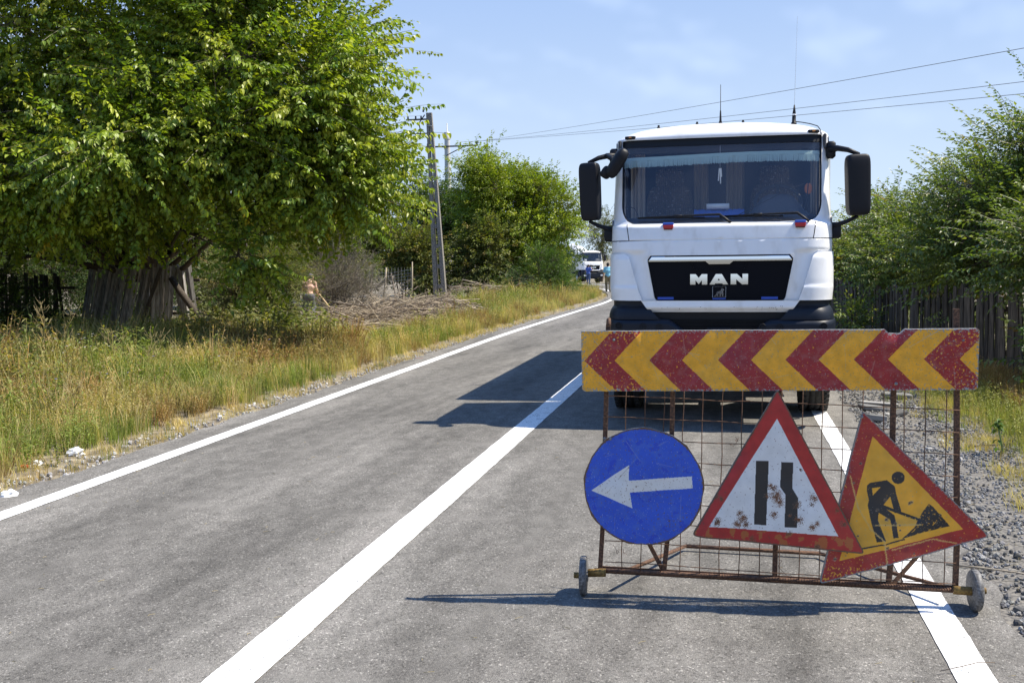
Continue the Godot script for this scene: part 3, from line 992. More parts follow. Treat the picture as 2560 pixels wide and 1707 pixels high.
func cab_inside(T: Node3D, detailed: bool):
	# dashboard with the hump over the instruments
	var d := Geo.new()
	d.smooth(true)
	var df := func(u: float, v: float) -> Vector3:
		var x := lerpf(-1.0, 1.0, u)
		var hump: float = 0.22 * exp(-pow((x - 0.58) / 0.24, 4.0)) * smoothstep(0.15, 0.5, v) * smoothstep(1.0, 0.75, v)
		var z := lerpf(-0.30, -0.78, v)
		return Vector3(x, 2.085 + 0.05 * smoothstep(0.0, 0.3, v) + hump - 0.03 * pow(maxf(0.0, v - 0.8) * 5.0, 2.0), z)
	d.patch(50, 14, df)
	var df2 := func(u: float, v: float) -> Vector3: return Vector3(lerpf(-1.0, 1.0, u), lerpf(1.4, 2.105, v), -0.78 - 0.02 * v)
	d.patch(6, 2, df2, true)
	put(d, "dashboard", M.dash, T)
	for x in [-0.56, 0.58]:
		var s := Geo.new()
		rounded_box(s, Vector3(x, 2.12, -1.36), Vector3(0.54, 0.82, 0.16), 5.0, Basis(Vector3.RIGHT, -0.12), -0.08)
		rounded_box(s, Vector3(x, 2.60, -1.42), Vector3(0.32, 0.24, 0.13), 4.0, Basis(Vector3.RIGHT, -0.12))
		rounded_box(s, Vector3(x, 1.72, -1.08), Vector3(0.54, 0.18, 0.55), 5.0)
		s.box(Vector3(x, 1.5, -1.08), Vector3(0.4, 0.3, 0.4), 0.02)
		put(s, "seat", M.leopard if detailed else M.lining, T)
	var sw := Geo.new()
	sw.smooth(true)
	var c := Vector3(0.60, 2.28, -0.92)
	var bas := Basis(Vector3.RIGHT, 0.95)
	var loop := PackedVector3Array()
	for i in 33:
		var a := TAU * i / 32
		loop.append(c + bas * Vector3(cos(a) * 0.235, 0, sin(a) * 0.235))
	sw.tube(loop, 0.017, 8, false)
	for a in [0.4, PI - 0.4, PI * 1.5]: sw.tube(p3([c + bas * Vector3(cos(a) * 0.23, 0, sin(a) * 0.23), c + bas * Vector3(0, -0.04, 0)]), 0.014, 6)
	sw.tube(p3([c + bas * Vector3(0, -0.04, 0), c + bas * Vector3(0, -0.4, 0)]), 0.04, 8)
	rounded_box(sw, c + bas * Vector3(0, -0.03, 0), Vector3(0.15, 0.05, 0.15), 4.0, bas)
	put(sw, "steering_wheel", M.dash, T)
	if not detailed:
		var pa := Geo.new()
		pa.box(Vector3(-0.72, 2.22, -0.30), Vector3(0.26, 0.17, 0.004), 0.0, Basis(Vector3.RIGHT, -0.2))
		put(pa, "paper_notice", M.paper, T)
		return
	# fringed valance along the top of the glass
	var v := Geo.new()
	v.smooth(true)
	var ins := func(x: float, y: float, back: float) -> Vector3:
		var p := cab_skin(cab_s(minf(absf(x), 0.985), y), y, 1.0 if x >= 0 else -1.0)
		return Vector3(clampf(x, -0.985, 0.985), y, p.z - back)
	var vf := func(u: float, w: float) -> Vector3:
		var x := lerpf(-0.98, 0.98, u)
		return ins.call(x, lerpf(2.735, 2.77, w) + 0.012 * sin(x * 2.2 + 0.6), 0.055 + 0.006 * sin(x * 38.0))
	v.patch(60, 2, vf)
	var val := put(v, "valance", M.fringe, T)
	var fg := Geo.new()
	var r := RandomNumberGenerator.new(); r.seed = 3
	var x := -0.98
	while x < 0.98:
		var y1 := 2.735 + 0.012 * sin(x * 2.2 + 0.6)
		var ln := r.randf_range(0.062, 0.075)
		var a: Vector3 = ins.call(x, y1, 0.056)
		var b: Vector3 = ins.call(x + r.randf_range(-0.003, 0.003), y1 - ln, 0.058 + r.randf_range(-0.004, 0.004))
		var wd := r.randf_range(0.002, 0.0032)
		fg.quad(b + Vector3(-wd, 0, 0), b + Vector3(wd, 0, 0), a + Vector3(wd, 0, 0), a + Vector3(-wd, 0, 0))
		x += 0.0052
	put(fg, "fringe", M.fringe, val)
	# curtains drawn back beside the bunk, pale folded cloth
	for q in [[-0.95, -0.80, -0.9], [-0.30, -0.14, -1.62], [0.06, 0.26, -1.62], [0.93, 0.99, -0.95]]:
		var cu := Geo.new()
		cu.smooth(true)
		var cf := func(u: float, w: float) -> Vector3:
			var xx := lerpf(q[0], q[1], u)
			return Vector3(xx + 0.015 * (1.0 - w) * sin(u * 9.0), lerpf(1.6, 2.86, w), q[2] + 0.028 * sin(u * 24.0) + 0.01 * sin(w * 4.0 + u * 6.0))
		cu.patch(40, 6, cf)
		put(cu, "curtain", M.curtain, T)
	# blue cloth with a paper roll on the dashboard
	var bl := Geo.new()
	bl.smooth(true)
	var nn := noise(4, 6.0, 2)
	var bf := func(u: float, w: float) -> Vector3:
		var xx := lerpf(-0.26, 0.245, u)
		var up := 0.085 * sin(minf(w * 2.4, PI)) + 0.012 * nn.get_noise_2d(u * 2.0, w)
		return Vector3(xx, 2.125 + up + 0.01 * nn.get_noise_2d(u * 1.4, 3.0), -0.36 - 0.25 * w)
	bl.patch(30, 12, bf)
	put(bl, "blue_cloth", M.blue_cloth, T)
	var ro := Geo.new()
	ro.smooth(true)
	ro.lathe(Vector3(-0.135, 2.238, -0.46), Vector3(1, 0, 0), [[0.012, 0.0], [0.028, 0.0], [0.029, 0.0], [0.029, 0.23], [0.028, 0.23], [0.012, 0.23]], 16)
	put(ro, "paper_roll", M.paper, T)
	# hanging charm
	var hc := Geo.new()
	hc.tube(p3([[0.0, 2.86, -0.50], [0.0, 2.64, -0.50]]), 0.0015, 4)
	for k in [[-0.012, 2.50], [0.012, 2.54], [0.004, 2.47]]:
		hc.box(Vector3(k[0], (k[1] + 2.63) * 0.5, -0.50), Vector3(0.012, 2.63 - k[1], 0.004), 0.002, Basis(Vector3(0, 0, 1), k[0] * 6.0))
	put(hc, "hanging_charm", M.alu, T)
	var af := Geo.new()
	rounded_box(af, Vector3(0.875, 2.40, -0.50), Vector3(0.075, 0.11, 0.02), 2.4)
	put(af, "orange_oval", M.plain_orange, T)  # small flat orange oval behind the glass
	# long cable aerial and cord strung across inside the glass
	var co := Geo.new()
	co.tube(p3([[0.18, 2.14, -0.33], [0.42, 2.26, -0.36], [0.68, 2.39, -0.40], [0.87, 2.46, -0.44]]), 0.004, 5)
	co.tube(p3([[0.87, 2.48, -0.44], [0.86, 2.34, -0.42], [0.83, 2.17, -0.40]]), 0.006, 5)
	put(co, "cord", M.black_plastic, T)
	co = Geo.new()
	co.tube(p3([[-0.96, 2.24, -0.40], [-0.92, 2.25, -0.36], [-0.86, 2.23, -0.34], [-0.83, 2.17, -0.33], [-0.82, 2.09, -0.33]]), 0.004, 5)
	put(co, "cord", M.black_plastic, T)

func tipper_body(T: Node3D):
	var g := Geo.new()
	# open steel body behind the cab
	var z0 := -2.14; var z1 := -8.45
	var zc := (z0 + z1) * 0.5
	g.box(Vector3(0, 1.32, zc), Vector3(2.3, 0.12, z0 - z1), 0.02)
	for side in [-1.0, 1.0]: g.box(Vector3(1.17 * side, 2.16, zc), Vector3(0.06, 1.56, z0 - z1), 0.015)
	g.box(Vector3(0, 2.16, z0 - 0.03), Vector3(2.28, 1.56, 0.06), 0.015)
	g.box(Vector3(0, 2.16, z1 + 0.03), Vector3(2.28, 1.50, 0.06), 0.015)
	var body := put(g, "tipper_body", M.body_grey, T)
	var rb := Geo.new()
	for side in [-1.0, 1.0]:
		rb.box(Vector3(1.205 * side, 2.93, zc), Vector3(0.12, 0.10, z0 - z1 + 0.02), 0.02)
		for k in 8: rb.box(Vector3(1.225 * side, 2.10, lerpf(z0 - 0.12, z1 + 0.12, k / 7.0)), Vector3(0.05, 1.5, 0.10), 0.012)
	rb.box(Vector3(0, 2.93, z0 - 0.03), Vector3(2.28, 0.10, 0.10), 0.02)
	put(rb, "rib", M.body_grey, body)
	for z in [-3.6, -6.0, -8.2]:
		var rd := Geo.new()
		rd.tube(p3([[-1.2, 2.9, z], [-1.2, 3.32, z]]), 0.018, 6)
		put(rd, "stake", M.black_plastic, body)
	var sg := Geo.new()
	for side in [-1.0, 1.0]: sg.box(Vector3(0.42 * side, 1.10, -5.2), Vector3(0.10, 0.32, 6.2), 0.01)
	for side in [-1.0, 1.0]:
		sg.box(Vector3(0.86 * side, 1.12, -5.8), Vector3(0.6, 0.03, 2.6), 0.01)
		sg.box(Vector3(0.86 * side, 0.86, -7.2), Vector3(0.6, 0.6, 0.02), 0.005)
	put(sg, "mudguard", M.black_plastic, T)

func mixer_drum(T: Node3D):
	var g := Geo.new()
	g.smooth(true)
	var ax := Vector3(0, 0.20, -1).normalized()
	g.lathe(Vector3(0, 2.05, -2.2), ax, [[0.02, 0.0], [0.5, 0.05], [0.75, 0.25], [1.05, 0.9], [1.18, 1.8], [1.2, 2.8], [1.1, 3.8], [0.8, 5.0], [0.62, 5.5], [0.55, 5.5], [0.02, 5.2]], 40)
	put(g, "mixer_drum", M.drum_white, T)
	var b := Geo.new()
	for s in [-1.0, 1.0]:
		b.box(Vector3(0.42 * s, 1.12, -5.0), Vector3(0.12, 0.34, 6.2), 0.01)
		b.box(Vector3(0.9 * s, 1.1, -5.8), Vector3(0.55, 0.04, 2.7), 0.01)
		b.tube(p3([[0.5 * s, 1.1, -7.4], [0.35 * s, 2.9, -7.5]]), 0.05, 8)
	b.box(Vector3(0, 1.5, -2.15), Vector3(1.2, 1.0, 0.3), 0.05)
	b.tube(p3([[-0.4, 1.3, -2.0], [-0.45, 2.7, -2.05]]), 0.05, 8)
	rounded_box(b, Vector3(-1.0, 2.35, -2.05), Vector3(0.25, 0.5, 0.25), 4.0)
	b.box(Vector3(0, 2.9, -7.9), Vector3(0.9, 0.7, 0.6), 0.1)
	b.box(Vector3(-0.7, 2.9, -7.5), Vector3(0.2, 0.1, 0.2), 0.02)
	put(b, "drum_frame", M.body_grey, T)

# ------------------------------------------------------------------ the roadworks barrier
func inside(P: PackedVector2Array, q: Vector2) -> bool:
	return Geometry2D.is_point_in_polygon(q, P)

func edge_dist(P: PackedVector2Array, q: Vector2) -> float:
	var d := 1e9
	for i in P.size():
		d = minf(d, q.distance_to(Geometry2D.get_closest_point_to_segment(q, P[i], P[(i + 1) % P.size()])))
	return d

# paints a sign face: lo..hi in metres, shade(q) -> linear colour
func sign_texture(lo: Vector2, hi: Vector2, per_m: float, shade: Callable) -> ImageTexture:
	var w := int((hi.x - lo.x) * per_m); var h := int((hi.y - lo.y) * per_m)
	var im := Image.create(w, h, false, Image.FORMAT_RGB8)
	for y in h:
		for x in w:
			var q := Vector2(lerpf(lo.x, hi.x, (x + 0.5) / w), lerpf(hi.y, lo.y, (y + 0.5) / h))
			im.set_pixel(x, y, (shade.call(q) as Color).linear_to_srgb())
	return ImageTexture.create_from_image(im)

func sign_material(tex: Texture2D) -> StandardMaterial3D:
	var m := StandardMaterial3D.new()
	m.albedo_texture = tex
	m.roughness = 0.42
	m.metallic_specular = 0.5
	return m

# a sheet of metal cut to an outline, with dents; the face takes the painted texture and the back and rim bare metal
func sheet(parent: Node3D, called: String, P: PackedVector2Array, lo: Vector2, hi: Vector2, step: float, dent: Callable, z: float, rim: float, face: Material, label := "") -> MeshInstance3D:
	var pts := PackedVector2Array()
	var n := P.size()
	if Geometry2D.is_polygon_clockwise(P): P.reverse()
	# outline points, then inner grid points; triangulated as a Delaunay mesh and trimmed
	var out := PackedVector2Array()
	for i in n:
		var a := P[i]; var b := P[(i + 1) % n]
		var k := maxi(1, int(a.distance_to(b) / step))
		for j in k: out.append(a.lerp(b, float(j) / k))
	pts.append_array(out)
	var y := lo.y
	var r := RandomNumberGenerator.new(); r.seed = int(z * 1000) + 4
	while y <= hi.y:
		var x := lo.x
		while x <= hi.x:
			var q := Vector2(x + r.randf_range(-0.2, 0.2) * step, y + r.randf_range(-0.2, 0.2) * step)
			if inside(out, q) and edge_dist(P, q) > step * 0.55: pts.append(q)
			x += step
		y += step
	var idx := Geometry2D.triangulate_delaunay(pts)
	var g := Geo.new(); g.smooth(true)
	var bk := Geo.new(); bk.smooth(true)
	var uv := func(q: Vector2) -> Vector2: return Vector2((q.x - lo.x) / (hi.x - lo.x), (hi.y - q.y) / (hi.y - lo.y))
	var at := func(q: Vector2) -> Vector3: return Vector3(q.x, q.y, z + dent.call(q))
	for t in range(0, idx.size(), 3):
		var a := pts[idx[t]]; var b := pts[idx[t + 1]]; var c := pts[idx[t + 2]]
		if not inside(out, (a + b + c) / 3.0): continue
		if absf((b - a).cross(c - a)) < 1e-7: continue
		if (b - a).cross(c - a) < 0.0:
			var s := b; b = c; c = s
		g.tri(at.call(a), at.call(b), at.call(c), uv.call(a), uv.call(b), uv.call(c))
		var dz := Vector3(0, 0, -0.003)
		bk.tri(at.call(a) + dz, at.call(c) + dz, at.call(b) + dz)
	var o := put(g, called, face, parent)
	if label: o.set_meta("label", label)
	bk.smooth(false)
	for i in out.size():
		var a := out[i]; var b := out[(i + 1) % out.size()]
		var A: Vector3 = at.call(a); var B: Vector3 = at.call(b)
		var dz := Vector3(0, 0, -rim)
		bk.quad(A + dz, B + dz, B + Vector3(0, 0, 0.0005), A + Vector3(0, 0, 0.0005))
		# folded lip
		var inn: Vector2 = (b - a).orthogonal().normalized() * -0.006
		bk.quad(B + dz, A + dz, A + dz + Vector3(inn.x, inn.y, 0), B + dz + Vector3(inn.x, inn.y, 0))
	put(bk, "sheet_back", M.sheet_metal, o)
	return o

func chips(n1: FastNoiseLite, n2: FastNoiseLite, q: Vector2, ed: float, strength: float) -> float:
	# 0 sound paint, 1 bare; worse near the rim
	var a := n1.get_noise_2d(q.x * 1000.0, q.y * 1000.0)
	var b := n2.get_noise_2d(q.x * 1000.0, q.y * 1000.0)
	return a * 0.75 + b * 0.5 + strength * exp(-ed / 0.012)

func build_barrier():
	var T := thing("roadworks_barrier", "rusty wheeled roadworks barrier with arrow board and three battered signs", "barrier", Vector3(0.24, 0, -5.02), 0.055)
	var O := Vector3(-0.24, 0, 0)
	var pivot := Node3D.new()
	# --- uprights, rails
	var ups := [
		[[-0.632, 0.10], [-0.616, 0.352], [-0.60, 0.858], [-0.583, 1.40]],
		[[-0.302, 0.135], [-0.286, 0.291], [-0.264, 0.845], [-0.257, 1.2]],
		[[0.251, 0.112], [0.253, 0.295], [0.262, 1.2]],
		[[0.80, 0.10], [0.808, 0.208], [0.806, 0.852], [0.806, 1.2]],
		[[1.115, 0.10], [1.117, 0.308], [1.098, 1.084], [1.085, 1.475]]]
	for k in ups.size():
		var g := Geo.new()
		var U: Array = ups[k]
		for i in U.size() - 1:
			var a := Vector3(U[i][0], U[i][1], -0.045) + O; var b := Vector3(U[i + 1][0], U[i + 1][1], -0.045) + O
			var d := (b - a).normalized()
			var bas := Basis(Vector3(0, 0, 1).cross(d).normalized() * -1.0, d, Vector3(0, 0, 1))
			# angle section
			g.box((a + b) * 0.5, Vector3(0.024, a.distance_to(b) + 0.002, 0.004), 0.001, bas)
			g.box((a + b) * 0.5 + bas * Vector3(-0.010, 0, -0.012), Vector3(0.004, a.distance_to(b), 0.022), 0.001, bas)
		put(g, "upright", M.rust, T)
	var hk := Geo.new()
	hk.smooth(true)
	hk.tube(p3([Vector3(-0.59, 1.30, -0.06) + O, Vector3(-0.585, 1.40, -0.06) + O, Vector3(-0.583, 1.425, -0.05) + O, Vector3(-0.578, 1.43, -0.02) + O, Vector3(-0.575, 1.40, 0.005) + O]), 0.010, 8)
	put(hk, "hook", M.rust, T)
	var rl := Geo.new()
	rl.smooth(true)
	rl.tube(p3([Vector3(-0.66, 0.128, -0.04) + O, Vector3(-0.3, 0.125, -0.04) + O, Vector3(0.26, 0.115, -0.042) + O, Vector3(0.8, 0.102, -0.04) + O, Vector3(1.15, 0.094, -0.04) + O]), 0.011, 8)
	# ribs of the reinforcing bar
	var x := -0.1
	while x < 1.14:
		rl.tube(p3([Vector3(x, 0.1245 - (x + 0.3) * 0.0203 , -0.04) + O, Vector3(x + 0.004, 0.1245 - (x + 0.3) * 0.0203, -0.04) + O]), 0.0132, 7)
		x += 0.013
	rl.smooth(false)
	rl.box(Vector3(0.24, 0.098, -0.052) + O, Vector3(1.76, 0.004, 0.026), 0.001, Basis(Vector3(0, 0, 1), -0.019))
	rl.box(Vector3(0.24, 0.113, -0.063) + O, Vector3(1.76, 0.03, 0.004), 0.001, Basis(Vector3(0, 0, 1), -0.019))
	put(rl, "bottom_rail", M.rust, T)
	# --- axle stubs and wheels
	for s in [[-0.72, -0.60, 0.115], [1.10, 1.225, 0.098]]:
		var ax := Geo.new()
		ax.smooth(true)
		ax.tube(p3([Vector3(s[0] + (0.03 if s[0] < 0 else 0.0), s[2], -0.03) + O, Vector3(s[1], s[2] + (0.004 if s[0] < 0 else -0.004), -0.03) + O]), 0.021, 12)
		put(ax, "axle_tube", M.ochre_rust, T)
		var left: bool = s[0] < 0
		var wx: float = -0.715 if left else 1.20
		var w := Geo.new()
		w.smooth(true)
		w.lathe(Vector3(wx, 0.1, -0.03) + O, Vector3(1, 0, 0), [[0.01, -0.017], [0.094, -0.017], [0.1, -0.012], [0.1, -0.012], [0.1, 0.012], [0.1, 0.012], [0.094, 0.017], [0.03, 0.017], [0.03, 0.024], [0.01, 0.024]], 40)
		var wo := put(w, "wheel", M.wheel_steel, T)
		var hb := Geo.new()
		hb.lathe(Vector3(wx + (-0.05 if left else 0.0), 0.1, -0.03) + O, Vector3(1, 0, 0), [[0.0, 0.0], [0.015, 0.0], [0.016, 0.003], [0.016, 0.047], [0.015, 0.05], [0.0, 0.05]], 12)
		put(hb, "hub", M.ochre_rust, wo)
	# --- welded wire mesh
	var m := Geo.new()
	m.smooth(true)
	var rm := RandomNumberGenerator.new(); rm.seed = 12
	var xs := []
	for k in 17: xs.append(-0.60 + 0.0985 * (k + 1) if k < 17 else 0)
	for k in xs.size():
		var xb: float = xs[k] - 0.018
		var P := PackedVector3Array()
		for j in 9:
			var t := j / 8.0
			P.append(Vector3(xb + 0.03 * t * (1.0 - (xs[k] + 0.6) / 1.7 * 1.35) + rm.randf_range(-0.003, 0.003), lerpf(0.115 - 0.012 * k / 17.0, 1.12, t), -0.036 + rm.randf_range(-0.004, 0.004)) + O)
		m.tube(P, 0.0026, 5)
	for k in 9:
		var P := PackedVector3Array()
		for j in 13:
			var t := j / 12.0
			P.append(Vector3(lerpf(-0.605, 1.108, t), 1.04 - 0.1075 * k - 0.055 * t + rm.randf_range(-0.003, 0.003), -0.031 + rm.randf_range(-0.003, 0.003)) + O)
		m.tube(P, 0.0026, 5)
	put(m, "wire_mesh", M.rust, T)
	# loose tie wires
	for q in [[-0.56, 0.27], [-0.50, 0.16], [0.95, 0.19], [0.27, 0.22], [-0.43, 1.30], [0.05, 0.84]]:
		var tw := Geo.new()
		var P := PackedVector3Array()
		var c := Vector3(q[0], q[1], -0.02) + O
		for j in 9:
			P.append(c)
			c += Vector3(rm.randf_range(-0.022, 0.026), rm.randf_range(-0.03, 0.016), rm.randf_range(-0.008, 0.012))
		tw.tube(P, 0.0014, 4)
		put(tw, "tie_wire", M.rust, T)
	# --- rear feet: bars on the road behind, and the braces up to the uprights
	var ft := Geo.new()
	ft.smooth(true)
	ft.tube(p3([Vector3(-0.18, 0.03, -0.86) + O, Vector3(0.58, 0.03, -0.80) + O]), 0.012, 7)
	ft.tube(p3([Vector3(-0.52, 0.10, -0.10) + O, Vector3(-0.18, 0.03, -0.86) + O]), 0.011, 7)
	ft.tube(p3([Vector3(1.10, 0.09, -0.08) + O, Vector3(0.58, 0.03, -0.80) + O]), 0.011, 7)
	put(ft, "rear_foot", M.rust, T)
	for q in [[-0.31, 0.14, -0.40, 0.30], [0.82, 0.11, 0.96, 0.26]]:
		var br := Geo.new()
		var a := Vector3(q[0], q[1], -0.05) + O; var b := Vector3(q[2], q[3], -0.10) + O
		b += (b - a) * (1.5 if q[0] < 0 else 0.3)
		var d := (b - a).normalized()
		br.box((a + b) * 0.5, Vector3(0.022, a.distance_to(b), 0.005), 0.001, Basis(Vector3(0, 0, 1).cross(d).normalized() * -1.0, d, Vector3(0, 0, 1)).orthonormalized())
		put(br, "brace", M.rust, T)
	# ---------------------------------------------------------------- arrow board
	var n1 := noise(61, 0.06, 3); var n2 := noise(62, 0.16, 3); var n3 := noise(63, 0.012, 4); var n4 := noise(64, 0.35, 2)
	var o2 := Vector2(-0.24, 0)
	var bl := Vector2(-0.720, 1.065) + o2; var bh := Vector2(1.178, 1.392) + o2
	var B := pv([[-0.715, 1.373], [0.748, 1.380], [0.765, 1.362], [0.819, 1.358], [0.842, 1.382], [1.163, 1.385], [1.172, 1.376], [1.176, 1.10], [1.165, 1.092], [-0.700, 1.068], [-0.712, 1.08]])
	for i in B.size(): B[i] += o2
	var tips := [-0.698, -0.549, -0.375, -0.215, -0.039, 0.119, 0.283, 0.44, 0.604, 0.762, 0.926, 1.086]
	var yel := Color(0.80, 0.385, 0.022); var red := Color(0.30, 0.016, 0.022); var bare := Color(0.30, 0.31, 0.31); var dirt := Color(0.12, 0.085, 0.05)
	var scratches := func(n: int, seed_: int, lo: Vector2, hi: Vector2) -> Array:
		var rr := RandomNumberGenerator.new(); rr.seed = seed_
		var out := []
		for i in n:
			var a := Vector2(rr.randf_range(lo.x, hi.x), rr.randf_range(lo.y, hi.y))
			var an := rr.randfn() * 0.5 + (0.25 if rr.randf() < 0.6 else 1.4)
			out.append([a, a + Vector2(cos(an), sin(an)) * rr.randf_range(0.02, 0.16), rr.randf_range(0.0007, 0.002)])
		return out
	var scr_r: Array = scratches.call(9, 5, Vector2(-0.93, 0.30), Vector2(-0.45, 0.80))
	var scr_b: Array = scratches.call(34, 6, bl, bh - Vector2(0.1, 0.05))
	var near_scratch := func(L: Array, q: Vector2) -> float:
		for l in L:
			if absf(q.x - l[0].x) > 0.17: continue
			var dd: float = q.distance_to(Geometry2D.get_closest_point_to_segment(q, l[0], l[1]))
			if dd < l[2]: return 1.0
		return 0.0
	var shade := func(q: Vector2) -> Color:
		var p := q - o2
		var yc := 1.23 + p.x * 0.009
		var dy := p.y - yc
		var s := p.x - absf(dy) * (0.92 if dy > 0.0 else 1.02)
		var k := 0
		for t in tips:
			if s > t: k += 1
		var ed := edge_dist(B, q)
		var c: Color = red if k % 2 == 1 else yel
		var mott := n3.get_noise_2d(q.x * 1000, q.y * 1000)
		var gr := n2.get_noise_2d(q.x * 300, q.y * 1400)
		c = c * (1.0 + mott * 0.22 + gr * 0.08)
		if k % 2 == 1:
			c = c.lerp(Color(0.34, 0.10, 0.09), clampf(n3.get_noise_2d(q.x * 1500 + 400, q.y * 1500) * 0.9 - 0.05, 0, 0.45))
		# the red film has flaked off the yellow at the ends of the board
		var flk := n1.get_noise_2d(q.x * 900 + 77, q.y * 900)
		if k == 1:
			if flk > 0.50 - 0.42 * exp(-ed / 0.03) - 0.22 * n3.get_noise_2d(q.x * 2200, q.y * 2200): c = yel * 0.95
		elif k == 11:
			if flk > 0.46 - 0.3 * exp(-ed / 0.03) - 0.22 * n3.get_noise_2d(q.x * 2200, q.y * 2200): c = yel * 0.9
		elif k % 2 == 1 and flk > 0.56: c = yel * 0.9
		if near_scratch.call(scr_b, q) > 0.5: c = c.lerp(Color(0.50, 0.40, 0.25) if k % 2 == 0 else Color(0.42, 0.20, 0.16), 0.55)
		var ch := chips(n1, n2, q, ed, 0.60)
		var heavy := 0.0
		if p.x > 0.85: heavy = 0.06
		if p.x < -0.6: heavy = 0.07
		if ch > 0.52 - heavy: c = bare * (0.75 + 0.35 * n4.get_noise_2d(q.x * 1000, q.y * 1000) + 0.2)
		elif ch > 0.48 - heavy: c = c.lerp(dirt, 0.5)
		if n4.get_noise_2d(q.x * 420, q.y * 420) > 0.70: c = c.lerp(dirt, 0.6)
		return c
	var dn := noise(71, 1.0, 3)
	var dent := func(q: Vector2) -> float:
		var p := q - o2
		var d := dn.get_noise_2d(q.x * 2.2, q.y * 2.0) * 0.018 + dn.get_noise_2d(q.x * 7.0, q.y * 7.0 + 9.0) * 0.0045
		d += 0.012 * exp(-pow((p.x - 0.86 - (p.y - 1.25) * 0.25) / 0.02, 2.0)) * (1.0 if p.y > 1.15 else 0.3)
		d -= 0.018 * exp(-(pow((p.x - 0.80) / 0.05, 2.0) + pow((p.y - 1.37) / 0.04, 2.0)))
		d += 0.010 * exp(-pow((p.x + 0.38 + (p.y - 1.2) * 0.5) / 0.025, 2.0))
		d -= 0.008 * exp(-pow((p.x + 0.11 - (p.y - 1.2) * 0.9) / 0.02, 2.0))
		return d
	var bt := sign_texture(bl, bh, 520.0, shade)
	sheet(T, "arrow_board", B, bl, bh, 0.022, dent, 0.018, 0.035, sign_material(bt), "long yellow and red chevron board pointing left, chipped paint")
	# ---------------------------------------------------------------- round blue sign
	var cc := Vector2(-0.405, 0.585) + o2
	var C := PackedVector2Array()
	for i in 48:
		var a := TAU * i / 48
		C.append(cc + Vector2(cos(a), sin(a)) * (0.301 + 0.0025 * sin(a * 9.0) + 0.002 * sin(a * 17.0 + 1.0)))
	var arrow := pv([[-0.668, 0.563], [-0.476, 0.697], [-0.479, 0.617], [-0.165, 0.646], [-0.16, 0.585], [-0.473, 0.554], [-0.461, 0.473]])
	for i in arrow.size(): arrow[i] += o2
	var blue := Color(0.022, 0.09, 0.56); var white := Color(0.70, 0.71, 0.70); var brown := Color(0.10, 0.055, 0.03)
	var rb := func(q: Vector2) -> Color:
		var ed := 0.301 - q.distance_to(cc)
		var on := inside(arrow, q)
		var c: Color = white if on else blue
		var mott := n3.get_noise_2d(q.x * 1000 + 90, q.y * 1000)
		if on: c *= 1.0 + mott * 0.08
		else:
			c = c.lerp(Color(0.05, 0.13, 0.52), clampf(mott * 1.4, 0, 0.6))
			if n3.get_noise_2d(q.x * 900 + 33, q.y * 900 + 70) > 0.40: c = c.lerp(Color(0.010, 0.05, 0.52), 0.7)
		var scr := n2.get_noise_2d(q.x * 260 + q.y * 90, q.y * 1800 - q.x * 500)
		if scr > 0.6: c = c.lerp(Color(0.35, 0.38, 0.45), 0.3)
		if near_scratch.call(scr_r, q) > 0.5: c = c.lerp(Color(0.16, 0.13, 0.10) if on else Color(0.20, 0.25, 0.45), 0.5)
		var r := n1.get_noise_2d(q.x * 1000 + 300, q.y * 1000 + 10) * 0.8 + n2.get_noise_2d(q.x * 1000, q.y * 1000 + 300) * 0.55
		if r + 0.22 * exp(-(pow((q.x - cc.x - 0.13) / 0.08, 2.0) + pow((q.y - cc.y + 0.17) / 0.06, 2.0))) > 0.57: c = brown.lerp(Color(0.20, 0.11, 0.045), clampf(mott + 0.5, 0, 1))
		elif r > 0.50: c = c.lerp(brown, 0.5)
		var wsp := n2.get_noise_2d(q.x * 900 + 711, q.y * 500)
		if wsp > 0.60 and not on: c = Color(0.5, 0.52, 0.55)
		if ed < 0.006 + 0.006 * (n2.get_noise_2d(q.x * 800, q.y * 800) + 0.3): c = brown * 1.3
		return c
	var rdent := func(q: Vector2) -> float: return dn.get_noise_2d(q.x * 2.5 + 4.0, q.y * 2.5) * 0.018 + dn.get_noise_2d(q.x * 9.0, q.y * 9.0 + 3.0) * 0.0018
	var rlo := cc - Vector2(0.31, 0.31); var rhi := cc + Vector2(0.31, 0.31)
	sheet(T, "round_sign", C, rlo, rhi, 0.024, rdent, 0.020, 0.016, sign_material(sign_texture(rlo, rhi, 520.0, rb)), "round blue sign with a white arrow pointing left")
	# ---------------------------------------------------------------- road narrows
	var round_tri := func(V: Array, rr: float) -> PackedVector2Array:
		var o := PackedVector2Array()
		for i in 3:
			var p := Vector2(V[i][0], V[i][1]) + o2; var a := Vector2(V[(i + 2) % 3][0], V[(i + 2) % 3][1]) + o2; var b := Vector2(V[(i + 1) % 3][0], V[(i + 1) % 3][1]) + o2
			var pa := p + (a - p).normalized() * rr; var pb := p + (b - p).normalized() * rr
			for k in 4:
				var t := k / 3.0
				o.append(pa.lerp(p, t).lerp(p.lerp(pb, t), t))
		return o
	var A: PackedVector2Array = round_tri.call([[0.245, 1.092], [-0.165, 0.345], [0.668, 0.286]], 0.025)
	var Ai := pv([[0.244, 0.947], [-0.081, 0.398], [0.54, 0.371]])
	var b1 := pv([[0.146, 0.736], [0.207, 0.735], [0.197, 0.414], [0.139, 0.416]])
	var b2 := pv([[0.267, 0.732], [0.323, 0.73], [0.32, 0.602], [0.348, 0.555], [0.344, 0.407], [0.285, 0.407], [0.288, 0.57], [0.262, 0.608]])
	for L in [Ai, b1, b2]:
		for i in L.size(): L[i] += o2
	var sred := Color(0.40, 0.022, 0.020); var black := Color(0.022, 0.022, 0.024); var rust := Color(0.16, 0.055, 0.02); var pale_rust := Color(0.36, 0.13, 0.03)
	var spots := []
